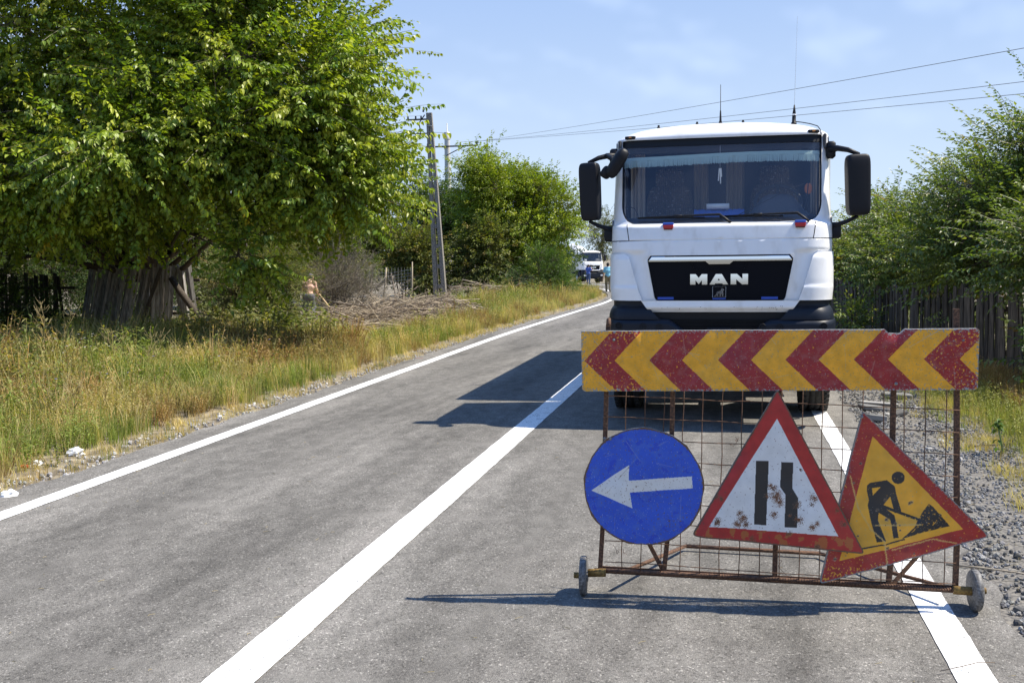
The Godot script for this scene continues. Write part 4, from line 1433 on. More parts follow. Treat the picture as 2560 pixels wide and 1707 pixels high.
	var rs := RandomNumberGenerator.new(); rs.seed = 77
	for i in 26: spots.append([Vector2(rs.randf_range(-0.1, 0.6), rs.randf_range(0.3, 0.75)) + o2, rs.randf_range(0.005, 0.016)])
	for q in [[0.245, 0.56, 0.022], [0.23, 0.60, 0.014], [0.26, 0.53, 0.016], [0.20, 0.56, 0.010], [0.085, 0.44, 0.018], [0.10, 0.41, 0.014], [0.07, 0.47, 0.012], [-0.04, 0.42, 0.014]]: spots.append([Vector2(q[0], q[1]) + o2, q[2]])
	var ra := func(q: Vector2) -> Color:
		var ed := edge_dist(A, q)
		var mott := n3.get_noise_2d(q.x * 1000 + 500, q.y * 1000 + 500)
		var c := sred * (1.0 + mott * 0.25)
		if inside(Ai, q):
			c = white * (1.0 + mott * 0.10)
			if inside(b1, q) or inside(b2, q): c = black
		elif q.y < 0.40 and mott > 0.12: c = c.lerp(pale_rust, 0.75)
		var e := n2.get_noise_2d(q.x * 1000 + 50, q.y * 1000 + 50)
		for s in spots:
			var d: float = q.distance_to(s[0]) / s[1] + e * 1.7 + n1.get_noise_2d(q.x * 700, q.y * 700) * 0.8
			if d < 0.75: c = rust.lerp(Color(0.07, 0.035, 0.02), clampf(mott + 0.4, 0, 1))
			elif d < 1.15: c = c.lerp(Color(0.22, 0.13, 0.09), 0.55)
		var scr := n2.get_noise_2d(q.x * 1400 + q.y * 300, q.y * 250 - q.x * 200)
		if scr > 0.66: c = c.lerp(Color(0.13, 0.10, 0.08), 0.6)
		if n1.get_noise_2d(q.x * 800 + 12, q.y * 800 + 600) > 0.58: c = c.lerp(Color(0.11, 0.04, 0.03), 0.75)
		if ed < 0.004 + 0.006 * (e + 0.4): c = Color(0.11, 0.065, 0.04)
		return c
	var adent := func(q: Vector2) -> float:
		var p := q - o2
		var d := dn.get_noise_2d(q.x * 2.0 + 20.0, q.y * 2.0) * 0.012 + dn.get_noise_2d(q.x * 8.0 + 3.0, q.y * 8.0) * 0.002
		# the long left edge is curled away
		var t := ((p.x - 0.245) * 0.8767 - (p.y - 1.09) * -0.481) # signed distance from the left edge
		var e := ((p.y - 1.092) - (p.x - 0.245) * 1.822) / 2.078
		d -= 0.02 * exp(-pow(e / 0.03, 2.0)) * smoothstep(1.05, 0.7, p.y)
		return d
	var alo := Vector2(-0.18, 0.27) + o2; var ahi := Vector2(0.69, 1.10) + o2
	sheet(T, "narrowing_sign", A, alo, ahi, 0.026, adent, 0.046, 0.016, sign_material(sign_texture(alo, ahi, 480.0, ra)), "white triangle with a red rim and two black bars, rust spotted")
	# ---------------------------------------------------------------- men at work
	var W: PackedVector2Array = round_tri.call([[0.652, 0.985], [0.458, 0.118], [1.252, 0.378]], 0.025)
	var Wi := pv([[0.701, 0.859], [0.553, 0.236], [1.129, 0.412]])
	var man := pv([[0.68, 0.614], [0.693, 0.628], [0.77, 0.645], [0.807, 0.616], [0.814, 0.583], [0.842, 0.492], [0.811, 0.482], [0.789, 0.564], [0.758, 0.519], [0.773, 0.499], [0.811, 0.47], [0.83, 0.362], [0.806, 0.359], [0.791, 0.448], [0.736, 0.482], [0.733, 0.445], [0.768, 0.348], [0.727, 0.338], [0.701, 0.434], [0.684, 0.516], [0.69, 0.542], [0.68, 0.588]])
	var hole := pv([[0.703, 0.602], [0.744, 0.610], [0.708, 0.565]])
	var shovel := pv([[0.755, 0.521], [0.93, 0.456], [0.926, 0.444], [0.752, 0.507]])
	var pile := pv([[0.967, 0.533], [0.985, 0.52], [1.068, 0.425], [0.937, 0.391], [0.847, 0.357], [0.899, 0.412], [0.945, 0.50]])
	var gl := pv([[0.63, 0.298], [0.86, 0.358], [0.86, 0.352], [0.632, 0.291]])
	for L in [Wi, man, hole, shovel, pile, gl]:
		for i in L.size(): L[i] += o2
	var head := Vector2(0.822, 0.659) + o2
	var wy := Color(0.74, 0.37, 0.030); var wr := Color(0.34, 0.026, 0.022)
	var wspots := []
	for i in 40: wspots.append([Vector2(rs.randf_range(0.5, 1.2), rs.randf_range(0.15, 0.8)) + o2, rs.randf_range(0.003, 0.008)])
	var rw := func(q: Vector2) -> Color:
		var ed := edge_dist(W, q)
		var p := q - o2
		var mott := n3.get_noise_2d(q.x * 1000 + 900, q.y * 1000 + 900)
		var e := n2.get_noise_2d(q.x * 1000 + 150, q.y * 1000 + 450)
		var c := wr * (1.0 + mott * 0.3)
		var f1 := n1.get_noise_2d(q.x * 900 + 320, q.y * 900 + 60)
		if inside(Wi, q):
			c = wy * (1.0 + mott * 0.14)
			if q.distance_to(head) < 0.030 or (inside(man, q) and not inside(hole, q)) or inside(shovel, q) or inside(pile, q) or inside(gl, q):
				c = black
				if p.x > 0.86 and f1 > 0.40: c = wy * 0.8
				elif f1 > 0.62: c = wy * 0.75
		elif f1 > 0.56 - 0.30 * smoothstep(0.3, 0.14, p.y) - 0.1 * exp(-ed / 0.02): c = wy * 0.9
		# crease lines where the sheet was folded, paint cracked along them
		for l in [[[0.60, 0.66], [0.64, 0.50]], [[0.64, 0.50], [0.70, 0.40]], [[0.70, 0.40], [0.76, 0.345]], [[0.72, 0.42], [0.93, 0.43]], [[0.80, 0.30], [0.99, 0.36]], [[0.76, 0.345], [0.78, 0.22]], [[0.99, 0.36], [1.10, 0.34]]]:
			var d := q.distance_to(Geometry2D.get_closest_point_to_segment(q, Vector2(l[0][0], l[0][1]) + o2, Vector2(l[1][0], l[1][1]) + o2)) + e * 0.006
			if d < 0.0035: c = c.lerp(Color(0.62, 0.40, 0.12), 0.8)
		for s in wspots:
			var d: float = q.distance_to(s[0]) / s[1] + e * 0.9
			if d < 0.8: c = Color(0.09, 0.06, 0.03)
			elif d < 1.1: c = c.lerp(Color(0.34, 0.32, 0.28), 0.6)
		if chips(n1, n2, q + Vector2(3, 3), ed, 0.36) > 0.60: c = bare
		if ed < 0.003 + 0.006 * (e + 0.4): c = Color(0.22, 0.22, 0.21)
		return c
	var wdent := func(q: Vector2) -> float:
		var p := q - o2
		var d := dn.get_noise_2d(q.x * 2.4 + 40.0, q.y * 2.4) * 0.014 + dn.get_noise_2d(q.x * 8.0 + 33.0, q.y * 8.0) * (0.003 + 0.006 * smoothstep(0.55, 0.25, p.y))
		d += 0.016 * smoothstep(0.45, 0.15, p.y)
		for l in [[[0.64, 0.50], [0.76, 0.345], 0.008], [[0.72, 0.42], [0.93, 0.43], 0.011], [[0.80, 0.30], [0.99, 0.36], -0.009], [[0.76, 0.345], [0.80, 0.20], 0.01], [[0.95, 0.62], [0.9, 0.45], -0.007]]:
			var dd := q.distance_to(Geometry2D.get_closest_point_to_segment(q, Vector2(l[0][0], l[0][1]) + o2, Vector2(l[1][0], l[1][1]) + o2))
			d += l[2] * exp(-pow(dd / 0.013, 2.0))
		return d
	var wlo := Vector2(0.44, 0.10) + o2; var whi := Vector2(1.26, 1.0) + o2
	sheet(T, "works_sign", W, wlo, whi, 0.018, wdent, 0.004, 0.016, sign_material(sign_texture(wlo, whi, 480.0, rw)), "bent yellow triangle with a red rim and a black digging figure")
	# bolts that hold the signs
	for q in [[-0.60, 0.83, 0.03], [-0.57, 0.83, 0.03], [0.648, 0.955, 0.012], [-0.55, 1.33, 0.03], [1.10, 1.33, 0.03], [0.80, 1.12, 0.03]]:
		var bo := Geo.new()
		bo.smooth(true)
		bo.lathe(Vector3(q[0], q[1], q[2] - 0.006) + O, Vector3(0, 0, 1), [[0.008, 0.0], [0.008, 0.004], [0.005, 0.005], [0.005, 0.009], [0.0, 0.01]], 8)
		put(bo, "bolt", M.sheet_metal, T)
	T.rotation.x = 0.0

# ------------------------------------------------------------------ plants
# a leaf lies in the xz plane along -z from its stalk, folded a little along the midrib; q is where it sits
func leaf(g: Geo, xf: Transform3D, ln: float, wd: float, shape: int, tint: Color):
	g.use_col = true
	g.col = tint
	var rows: Array
	if shape == 2: rows = [[0.0, 0.0], [0.16, 0.40], [0.38, 0.5], [0.66, 0.34], [1.0, 0.0]]
	elif shape == 1: rows = [[0.0, 0.0], [0.35, 0.5], [1.0, 0.0]]
	else: rows = [[0.0, 0.0], [0.45, 0.5], [1.0, 0.0]]
	var fold := 0.22 * wd
	for i in rows.size() - 1:
		var a: Array = rows[i]; var b: Array = rows[i + 1]
		var ca: float = -0.18 * ln * a[0] * a[0]; var cb: float = -0.18 * ln * b[0] * b[0]
		var A0 := xf * Vector3(0, ca, -a[0] * ln); var B0 := xf * Vector3(0, cb, -b[0] * ln)
		for s in [-1.0, 1.0]:
			var A1 := xf * Vector3(s * a[1] * wd, ca + fold * a[1] * 2.0, -a[0] * ln); var B1 := xf * Vector3(s * b[1] * wd, cb + fold * b[1] * 2.0, -b[0] * ln)
			if s > 0:
				if a[1] > 0: g.tri(A0, A1, B0)
				if a[1] > 0 and b[1] > 0: g.tri(A1, B1, B0)
				elif b[1] > 0: g.tri(A0, B1, B0)
			else:
				if a[1] > 0: g.tri(A0, B0, A1)
				if a[1] > 0 and b[1] > 0: g.tri(A1, B0, B1)
				elif b[1] > 0: g.tri(A0, B0, B1)

# a twig runs along -z with leaves to both sides that hang to -y; returns a mesh
func twig_mesh(seed_: int, ln: float, n: int, leaf_len: float, leaf_w: float, shape: int, droop: float, spread := 0.0) -> ArrayMesh:
	var r := RandomNumberGenerator.new(); r.seed = seed_
	var g := Geo.new()
	g.use_col = true
	g.col = Color(0.45, 0.32, 0.22)
	var P := PackedVector3Array(); var R := []
	var bx := r.randf_range(-0.12, 0.12) * ln
	for i in 4:
		var t := i / 3.0
		P.append(Vector3(bx * t * t, -0.10 * ln * t * t, -ln * t)); R.append(lerpf(0.0055, 0.0018, t))
	g.tube(P, R, 3, false)
	for i in n:
		var t := (i + 0.6) / n
		var k := mini(int(t * 3.0), 2)
		var p := P[k].lerp(P[k + 1], t * 3.0 - k)
		var side := 1.0 if i % 2 else -1.0
		var yaw := side * r.randf_range(0.5, 1.5) * -1.0
		if i == n - 1: yaw = r.randf_range(-0.3, 0.3)
		var pitch := -droop + r.randf_range(-0.45, 0.45)
		var bas := Basis(Vector3.UP, yaw) * Basis(Vector3.RIGHT, pitch) * Basis(Vector3(0, 0, 1), r.randf_range(-0.6, 0.6))
		var st := p + bas * Vector3(0, 0, -leaf_len * 0.22)
		if spread > 0.0: st += Vector3(r.randf_range(-1, 1), r.randf_range(-1, 1), r.randf_range(-1, 1)) * spread
		var s := r.randf_range(0.72, 1.15)
		var v := r.randf_range(0.75, 1.2)
		var tint := Color(v * r.randf_range(0.92, 1.08), v, v * r.randf_range(0.85, 1.1))
		if shape == 2 and r.randf() < 0.045: tint = Color(1.9, 1.3, 0.8)
		leaf(g, Transform3D(bas, st), leaf_len * s, leaf_w * s, shape, tint)
	g.smooth(false)
	return g.mesh()

func bare_twig(seed_: int, ln: float) -> ArrayMesh:
	var r := RandomNumberGenerator.new(); r.seed = seed_
	var g := Geo.new(); g.use_col = true
	g.tube(p3([Vector3.ZERO, Vector3(0.03, 0.02, -ln * 0.5), Vector3(-0.02, 0.08, -ln)]), [0.007, 0.005, 0.002], 3, false)
	for k in 9:
		var t := r.randf_range(0.15, 0.95)
		var p := Vector3(0, 0.05 * t, -ln * t)
		var d := Vector3(r.randf_range(-1, 1), r.randf_range(-0.5, 0.9), r.randf_range(-1.0, 0.2)).normalized() * r.randf_range(0.12, 0.35)
		g.tube(p3([p, p + d * 0.55 + Vector3(0, 0.02, 0), p + d]), [0.004, 0.003, 0.0015], 3, false)
	return g.mesh()

func multi(parent: Node, called: String, m: Mesh, xfs: Array, cols: Array, mt: Material) -> MultiMeshInstance3D:
	var mm := MultiMesh.new()
	mm.transform_format = MultiMesh.TRANSFORM_3D
	mm.use_colors = true
	mm.mesh = m
	mm.instance_count = xfs.size()
	for i in xfs.size():
		mm.set_instance_transform(i, xfs[i])
		mm.set_instance_color(i, cols[i])
	var o := MultiMeshInstance3D.new()
	o.multimesh = mm
	o.material_override = mt
	o.name = called if parent else numbered(called)
	(parent if parent else self).add_child(o, true)
	return o

func look(d: Vector3) -> Basis:
	var dd := d.normalized()
	var z := -dd
	var x := Vector3.UP.cross(z)
	if x.length() < 0.05: x = Vector3.RIGHT
	x = x.normalized()
	return Basis(x, z.cross(x), z)

# D: lobes [[centre, radii, clumps]], twigs (meshes), per clump, spread, colours [[Color, weight]], trunk height, trunk radius, lean
func tree(called: String, label: String, category: String, at: Vector3, seed_: int, D: Dictionary, group := "") -> Node3D:
	var T := thing(called, label, category, at, 0.0, group)
	var r := RandomNumberGenerator.new(); r.seed = seed_
	var wood := Geo.new(); wood.smooth(true)
	var fine := Geo.new(); fine.smooth(true)
	var th: float = D.trunk_h
	var tr: float = D.trunk_r
	var lean: Vector3 = D.get("lean", Vector3.ZERO)
	var stems: int = D.get("stems", 1)
	var tops := []
	for s in stems:
		var P := PackedVector3Array(); var R := []
		var off := Vector3(r.randf_range(-1, 1), 0, r.randf_range(-1, 1)) * (0.25 if stems > 1 else 0.0)
		var dir := off * 2.2 + lean
		for i in 7:
			var t := i / 6.0
			P.append(off + Vector3(dir.x * t + r.randf_range(-0.05, 0.05) * th * 0.3 * t, th * t - 0.15 * (1.0 - t), dir.z * t + r.randf_range(-0.05, 0.05) * th * 0.3 * t))
			R.append(tr * lerpf(1.25 if i == 0 else 1.0, 0.6, t))
		wood.tube(P, R, 9)
		tops.append(P)
	var per: int = D.per
	var tw: Array = D.twigs
	var lists := []; var tints := []
	for i in tw.size():
		lists.append([]); tints.append([])
	var outer := []
	var total_w := 0.0
	for c in D.colours: total_w += c[1]
	for L in D.lobes:
		var lc: Vector3 = L[0]; var lr: Vector3 = L[1]
		for k in L[2]:
			var d := Vector3(r.randfn(), r.randfn(), r.randfn()).normalized()
			var rad := pow(r.randf(), 0.42) * 0.95
			var c := lc + d * lr * rad
			var my: float = L[3] if L.size() > 3 else D.get("min_y", 0.6)
			if c.y < my: c.y = my + r.randf() * 0.4
			# limb from the nearest stem
			var P: PackedVector3Array = tops[r.randi() % tops.size()]
			var hgt := clampf(c.y * 0.55, th * 0.3, th)
			var fi := clampf(hgt / th * 6.0, 0.0, 5.99)
			var s0 := P[int(fi)].lerp(P[int(fi) + 1], fi - int(fi))
			var mid := s0.lerp(c, 0.5) + Vector3(0, 0.22 * s0.distance_to(c) * r.randf_range(0.2, 1.0), 0) + Vector3(r.randf_range(-1, 1), 0, r.randf_range(-1, 1)) * 0.12 * s0.distance_to(c)
			var Q := PackedVector3Array(); var QR := []
			var lr0 := clampf(tr * 0.42, 0.012, 0.11)
			for i in 6:
				var t := i / 5.0
				Q.append(s0.lerp(mid, t).lerp(mid.lerp(c, t), t) + Vector3(r.randf_range(-1, 1), r.randf_range(-1, 1), r.randf_range(-1, 1)) * 0.03 * s0.distance_to(c) * sin(t * PI))
				QR.append(lerpf(lr0, 0.008, pow(t, 0.7)))
			wood.tube(Q, QR, 5)
			var cr: float = (L[4] if L.size() > 4 else D.spread) * r.randf_range(0.7, 1.3)
			var shade := r.randf_range(0.82, 1.12)
			var many: int = int(per * (0.35 if L.size() > 4 else 1.0))
			for j in many:
				var o := Vector3(r.randfn(), r.randfn() * 0.75, r.randfn()) * cr * 0.55
				var p := c + o
				if p.y < my - 0.4: continue
				var out := (o.normalized() * 0.8 + (p - lc).normalized() * 0.9 + Vector3(r.randf_range(-0.5, 0.5), r.randf_range(-0.35, 0.45) + D.get("lift", 0.0), r.randf_range(-0.5, 0.5))).normalized()
				var sc := r.randf_range(0.75, 1.25)
				var ti := r.randi() % tw.size()
				var pick := r.randf() * total_w
				var col := Color.WHITE
				for q in D.colours:
					pick -= q[1]
					if pick <= 0.0:
						col = q[0]; break
				var v := shade * r.randf_range(0.8, 1.2)
				lists[ti].append(Transform3D(look(out).scaled(Vector3.ONE * sc), p))
				tints[ti].append(Color(col.r * v, col.g * v, col.b * v))
				outer.append([p, out, v])
				if j % 3 == 0:
					var e := c + o * 0.05
					fine.tube(p3([e, e.lerp(p, 0.55) + Vector3(0, 0.05, 0), p]), [0.009, 0.006, 0.003], 3, false)
	var wm: Material = D.get("bark", M.bark)
	put(wood, "trunk", wm, T)
	var crown := put(fine, "crown", M.twig_bark, T)
	for i in tw.size():
		if lists[i].is_empty(): continue
		var o := multi(crown, "leaves", tw[i], lists[i], tints[i], D.get("leaf_mat", M.leaf))
		o.set_meta("kind", "stuff")
	T.set_meta("outer", outer.size())
	T.remove_meta("outer")
	if D.get("parts", 0) > 0:
		# the largest leaves, those turned to the road, one by one
		var lm := []
		for k in 4:
			var g := Geo.new()
			leaf(g, Transform3D.IDENTITY, 0.13 + 0.012 * k, 0.10 + 0.006 * k, 2, Color(0.9 + 0.06 * k, 1, 0.9))
			lm.append(g.mesh())
		var near := []
		for q in outer:
			var w: Vector3 = q[0] + at
			near.append([-w.z - w.x * 0.35, q])
		near.sort_custom(func(a, b): return a[0] < b[0])
		var step := 3
		for k in D.parts:
			var q: Array = near[mini(k * step, near.size() - 1)][1]
			var o := MeshInstance3D.new()
			o.mesh = lm[k % 4]
			o.material_override = M.leaf_part[k % 3]
			o.name = "leaf"
			crown.add_child(o, true)
			o.transform = Transform3D(look(q[1]) * Basis(Vector3.RIGHT, r.randf_range(-1.3, -0.3)) * Basis(Vector3(0, 0, 1), r.randf_range(-0.6, 0.6)), q[0] + Vector3(0, -0.02, 0) + q[1] * 0.06)
	return T

# grass tuft: blades that rise from a patch and arch over
func tuft_mesh(seed_: int, n: int, h: float, rad: float, w: float, arch: float, seeds := false) -> ArrayMesh:
	var r := RandomNumberGenerator.new(); r.seed = seed_
	var g := Geo.new(); g.use_col = true
	for i in n:
		var a := r.randf() * TAU
		var p := Vector3(cos(a), 0, sin(a)) * rad * sqrt(r.randf())
		var hh := h * r.randf_range(0.45, 1.1)
		var d := Vector3(cos(a + r.randf_range(-1, 1)), 0, sin(a + r.randf_range(-1, 1))) * hh * arch * r.randf_range(0.2, 1.0)
		var side := Vector3(-d.z, 0, d.x).normalized() * w * r.randf_range(0.6, 1.2)
		if side.length() < 0.0001: side = Vector3(w, 0, 0)
		var m := p + d * 0.35 + Vector3(0, hh * 0.6, 0)
		var t := p + d + Vector3(0, hh, 0)
		var v := r.randf_range(0.75, 1.25)
		g.col = Color(v, v * r.randf_range(0.94, 1.06), v * 0.96)
		g.quad(p - side, p + side, m + side * 0.75, m - side * 0.75)
		g.tri(m - side * 0.75, m + side * 0.75, t)
		if seeds and r.randf() < 0.35:
			for k in 4:
				var q := m.lerp(t, 0.55 + 0.13 * k)
				var s := Vector3(r.randf_range(-1, 1), r.randf_range(0.2, 1), r.randf_range(-1, 1)).normalized() * w * 3.5
				g.tri(q, q + s + side, q + s - side)
	return g.mesh()

# leafy weed: an upright branching stalk with many small leaves
func weed_mesh(seed_: int, h: float, branches: int, leaves: int, ll: float, lw: float, wide := 0.45) -> ArrayMesh:
	var r := RandomNumberGenerator.new(); r.seed = seed_
	var g := Geo.new(); g.use_col = true
	for b in branches:
		var a := r.randf() * TAU
		var lean := r.randf_range(0.05, wide)
		var hh := h * r.randf_range(0.55, 1.1)
		var base := Vector3(cos(a), 0, sin(a)) * r.randf() * 0.05
		var d := Vector3(cos(a) * lean, 1, sin(a) * lean).normalized()
		g.col = Color(0.9, 0.85, 0.7)
		g.tube(p3([base, base + d * hh * 0.5 + Vector3(0, 0.02, 0), base + d * hh]), [0.004, 0.003, 0.0015], 3, false)
		for k in leaves:
			var t := r.randf_range(0.15, 1.0)
			var bas := Basis(Vector3.UP, r.randf() * TAU) * Basis(Vector3.RIGHT, r.randf_range(-0.4, 0.9))
			var v := r.randf_range(0.7, 1.25)
			leaf(g, Transform3D(bas, base + d * hh * t), ll * r.randf_range(0.6, 1.2), lw * r.randf_range(0.7, 1.2), 0, Color(v, v, v))
	return g.mesh()

# dry branching stalk with upturned side twigs
func stalk_mesh(seed_: int, h: float) -> Geo:
	var r := RandomNumberGenerator.new(); r.seed = seed_
	var g := Geo.new()
	g.smooth(true)
	for s in 3:
		var a := r.randf() * TAU
		var d := Vector3(cos(a) * 0.22, 1, sin(a) * 0.22).normalized()
		var hh := h * r.randf_range(0.7, 1.0)
		var P := PackedVector3Array()
		for i in 6: P.append(Vector3(cos(a), 0, sin(a)) * 0.03 + d * hh * i / 5.0 + Vector3(r.randf_range(-1, 1), 0, r.randf_range(-1, 1)) * 0.02 * i)
		g.tube(P, [0.006, 0.0055, 0.005, 0.004, 0.003, 0.002], 4)
		for k in 22:
			var t := r.randf_range(0.3, 1.0)
			var q := P[int(t * 4.99)].lerp(P[int(t * 4.99) + 1], t * 4.99 - int(t * 4.99))
			var b := r.randf() * TAU
			var dd := Vector3(cos(b) * 0.8, r.randf_range(0.3, 1.0), sin(b) * 0.8).normalized()
			var ln := r.randf_range(0.05, 0.20)
			g.tube(p3([q, q + dd * ln * 0.6, q + dd * ln + Vector3(0, ln * 0.25, 0)]), [0.0028, 0.0022, 0.0014], 3)
	return g

# ------------------------------------------------------------------ people: tapered bones joined by a smooth union, meshed as surface nets
func sdf_mesh(g: Geo, bones: Array, cell: float, k: float, grow := 0.0, lo_clip := Vector3(-9, -9, -9), hi_clip := Vector3(9, 9, 9)):
	var lo := Vector3(9, 9, 9); var hi := Vector3(-9, -9, -9)
	for b in bones:
		var rr: float = maxf(b[2], b[3]) + grow + k
		for p in [b[0], b[1]]:
			lo = lo.min((p as Vector3) - Vector3.ONE * rr); hi = hi.max((p as Vector3) + Vector3.ONE * rr)
	lo = lo.max(lo_clip - Vector3.ONE * cell * 2.0); hi = hi.min(hi_clip + Vector3.ONE * cell * 2.0)
	var nx := int((hi.x - lo.x) / cell) + 3; var ny := int((hi.y - lo.y) / cell) + 3; var nz := int((hi.z - lo.z) / cell) + 3
	var f := PackedFloat32Array(); f.resize(nx * ny * nz); f.fill(1.0)
	for b in bones:
		var A: Vector3 = b[0]; var B: Vector3 = b[1]
		var ra: float = b[2] + grow; var rb: float = b[3] + grow
		var ext := maxf(ra, rb) + k + cell * 2.0
		var l := ((A.min(B) - Vector3.ONE * ext - lo) / cell).max(Vector3.ZERO); var h := ((A.max(B) + Vector3.ONE * ext - lo) / cell)
		var AB := B - A
		var q := maxf(AB.length_squared(), 1e-8)
		for z in range(int(l.z), mini(int(h.z) + 1, nz)):
			for y in range(int(l.y), mini(int(h.y) + 1, ny)):
				for x in range(int(l.x), mini(int(h.x) + 1, nx)):
					var p := lo + Vector3(x, y, z) * cell
					var t := clampf((p - A).dot(AB) / q, 0, 1)
					var d := p.distance_to(A + AB * t) - lerpf(ra, rb, t)
					var i := (z * ny + y) * nx + x
					var e := f[i]
					var hh := maxf(k - absf(d - e), 0.0) / k
					f[i] = minf(d, e) - hh * hh * k * 0.25
	# clip planes close the cloth at waist, cuffs and neckline
	if lo_clip.x > -8.0 or lo_clip.y > -8.0 or hi_clip.y < 8.0:
		for z in nz:
			for y in ny:
				var py := lo.y + y * cell
				var c := maxf(lo_clip.y - py, py - hi_clip.y)
				for x in nx:
					var i := (z * ny + y) * nx + x
					f[i] = maxf(f[i], c)
	var vid := {}
	var pos := []
	var sx := [0, 1, 0, 1, 0, 1, 0, 1]; var sy := [0, 0, 1, 1, 0, 0, 1, 1]; var sz := [0, 0, 0, 0, 1, 1, 1, 1]
	var edges := [[0, 1], [2, 3], [4, 5], [6, 7], [0, 2], [1, 3], [4, 6], [5, 7], [0, 4], [1, 5], [2, 6], [3, 7]]
	for z in nz - 1:
		for y in ny - 1:
			for x in nx - 1:
				var i0 := (z * ny + y) * nx + x
				var first := f[i0] < 0.0
				if absf(f[i0]) > cell * 2.2: continue
				var same := true
				var val := []
				for c in 8:
					var w := f[i0 + sx[c] + nx * (sy[c] + ny * sz[c])]
					val.append(w)
					if (w < 0.0) != first: same = false
				if same: continue
				var s := Vector3.ZERO; var n := 0
				for e in edges:
					var a: float = val[e[0]]; var b: float = val[e[1]]
					if (a < 0.0) == (b < 0.0): continue
					var t := a / (a - b)
					s += Vector3(lerpf(sx[e[0]], sx[e[1]], t), lerpf(sy[e[0]], sy[e[1]], t), lerpf(sz[e[0]], sz[e[1]], t)); n += 1
				vid[i0] = pos.size()
				pos.append(lo + (Vector3(x, y, z) + s / n) * cell)
	g.smooth(true)
	var dx := 1; var dy := nx; var dz := nx * ny
	for i0 in vid:
		for ax in 3:
			var st: int = [dx, dy, dz][ax]
			var a: float = f[i0]; var b: float = f[i0 + st]
			if (a < 0.0) == (b < 0.0): continue
			var u: int = [dy, dz, dx][ax]; var v: int = [dz, dx, dy][ax]
			if not (vid.has(i0 - u) and vid.has(i0 - v) and vid.has(i0 - u - v)): continue
			var p0: Vector3 = pos[vid[i0]]; var p1: Vector3 = pos[vid[i0 - u]]; var p2: Vector3 = pos[vid[i0 - u - v]]; var p3_: Vector3 = pos[vid[i0 - v]]
			if a < 0.0: g.quad(p2, p3_, p0, p1) if true else null
			else: g.quad(p2, p1, p0, p3_)

func hand(g: Geo, wrist: Vector3, dir: Vector3, palm_n: Vector3, side: float):
	var d := dir.normalized()
	var n := palm_n.normalized()
	var w := d.cross(n).normalized() * side
	var bas := Basis(w, d, n)
	rounded_box(g, wrist + d * 0.045, Vector3(0.085, 0.10, 0.034), 3.5, bas, 0.05, 12, 8)
	g.smooth(true)
	for k in 4:
		var x := lerpf(-0.032, 0.032, k / 3.0)
		var ln: float = [0.07, 0.082, 0.078, 0.06][k]
		var p := wrist + bas * Vector3(x, 0.085, 0)
		g.tube(p3([p, p + bas * Vector3(x * 0.15, ln * 0.45, 0.012), p + bas * Vector3(x * 0.1, ln * 0.8, 0.034), p + bas * Vector3(x * 0.1, ln * 0.92, 0.055)]), [0.0095, 0.0088, 0.008, 0.006], 6)
	var q := wrist + bas * Vector3(-0.035, 0.03, 0.005)
	g.tube(p3([q, q + bas * Vector3(-0.03, 0.028, 0.014), q + bas * Vector3(-0.034, 0.062, 0.03)]), [0.0115, 0.010, 0.0075], 6)

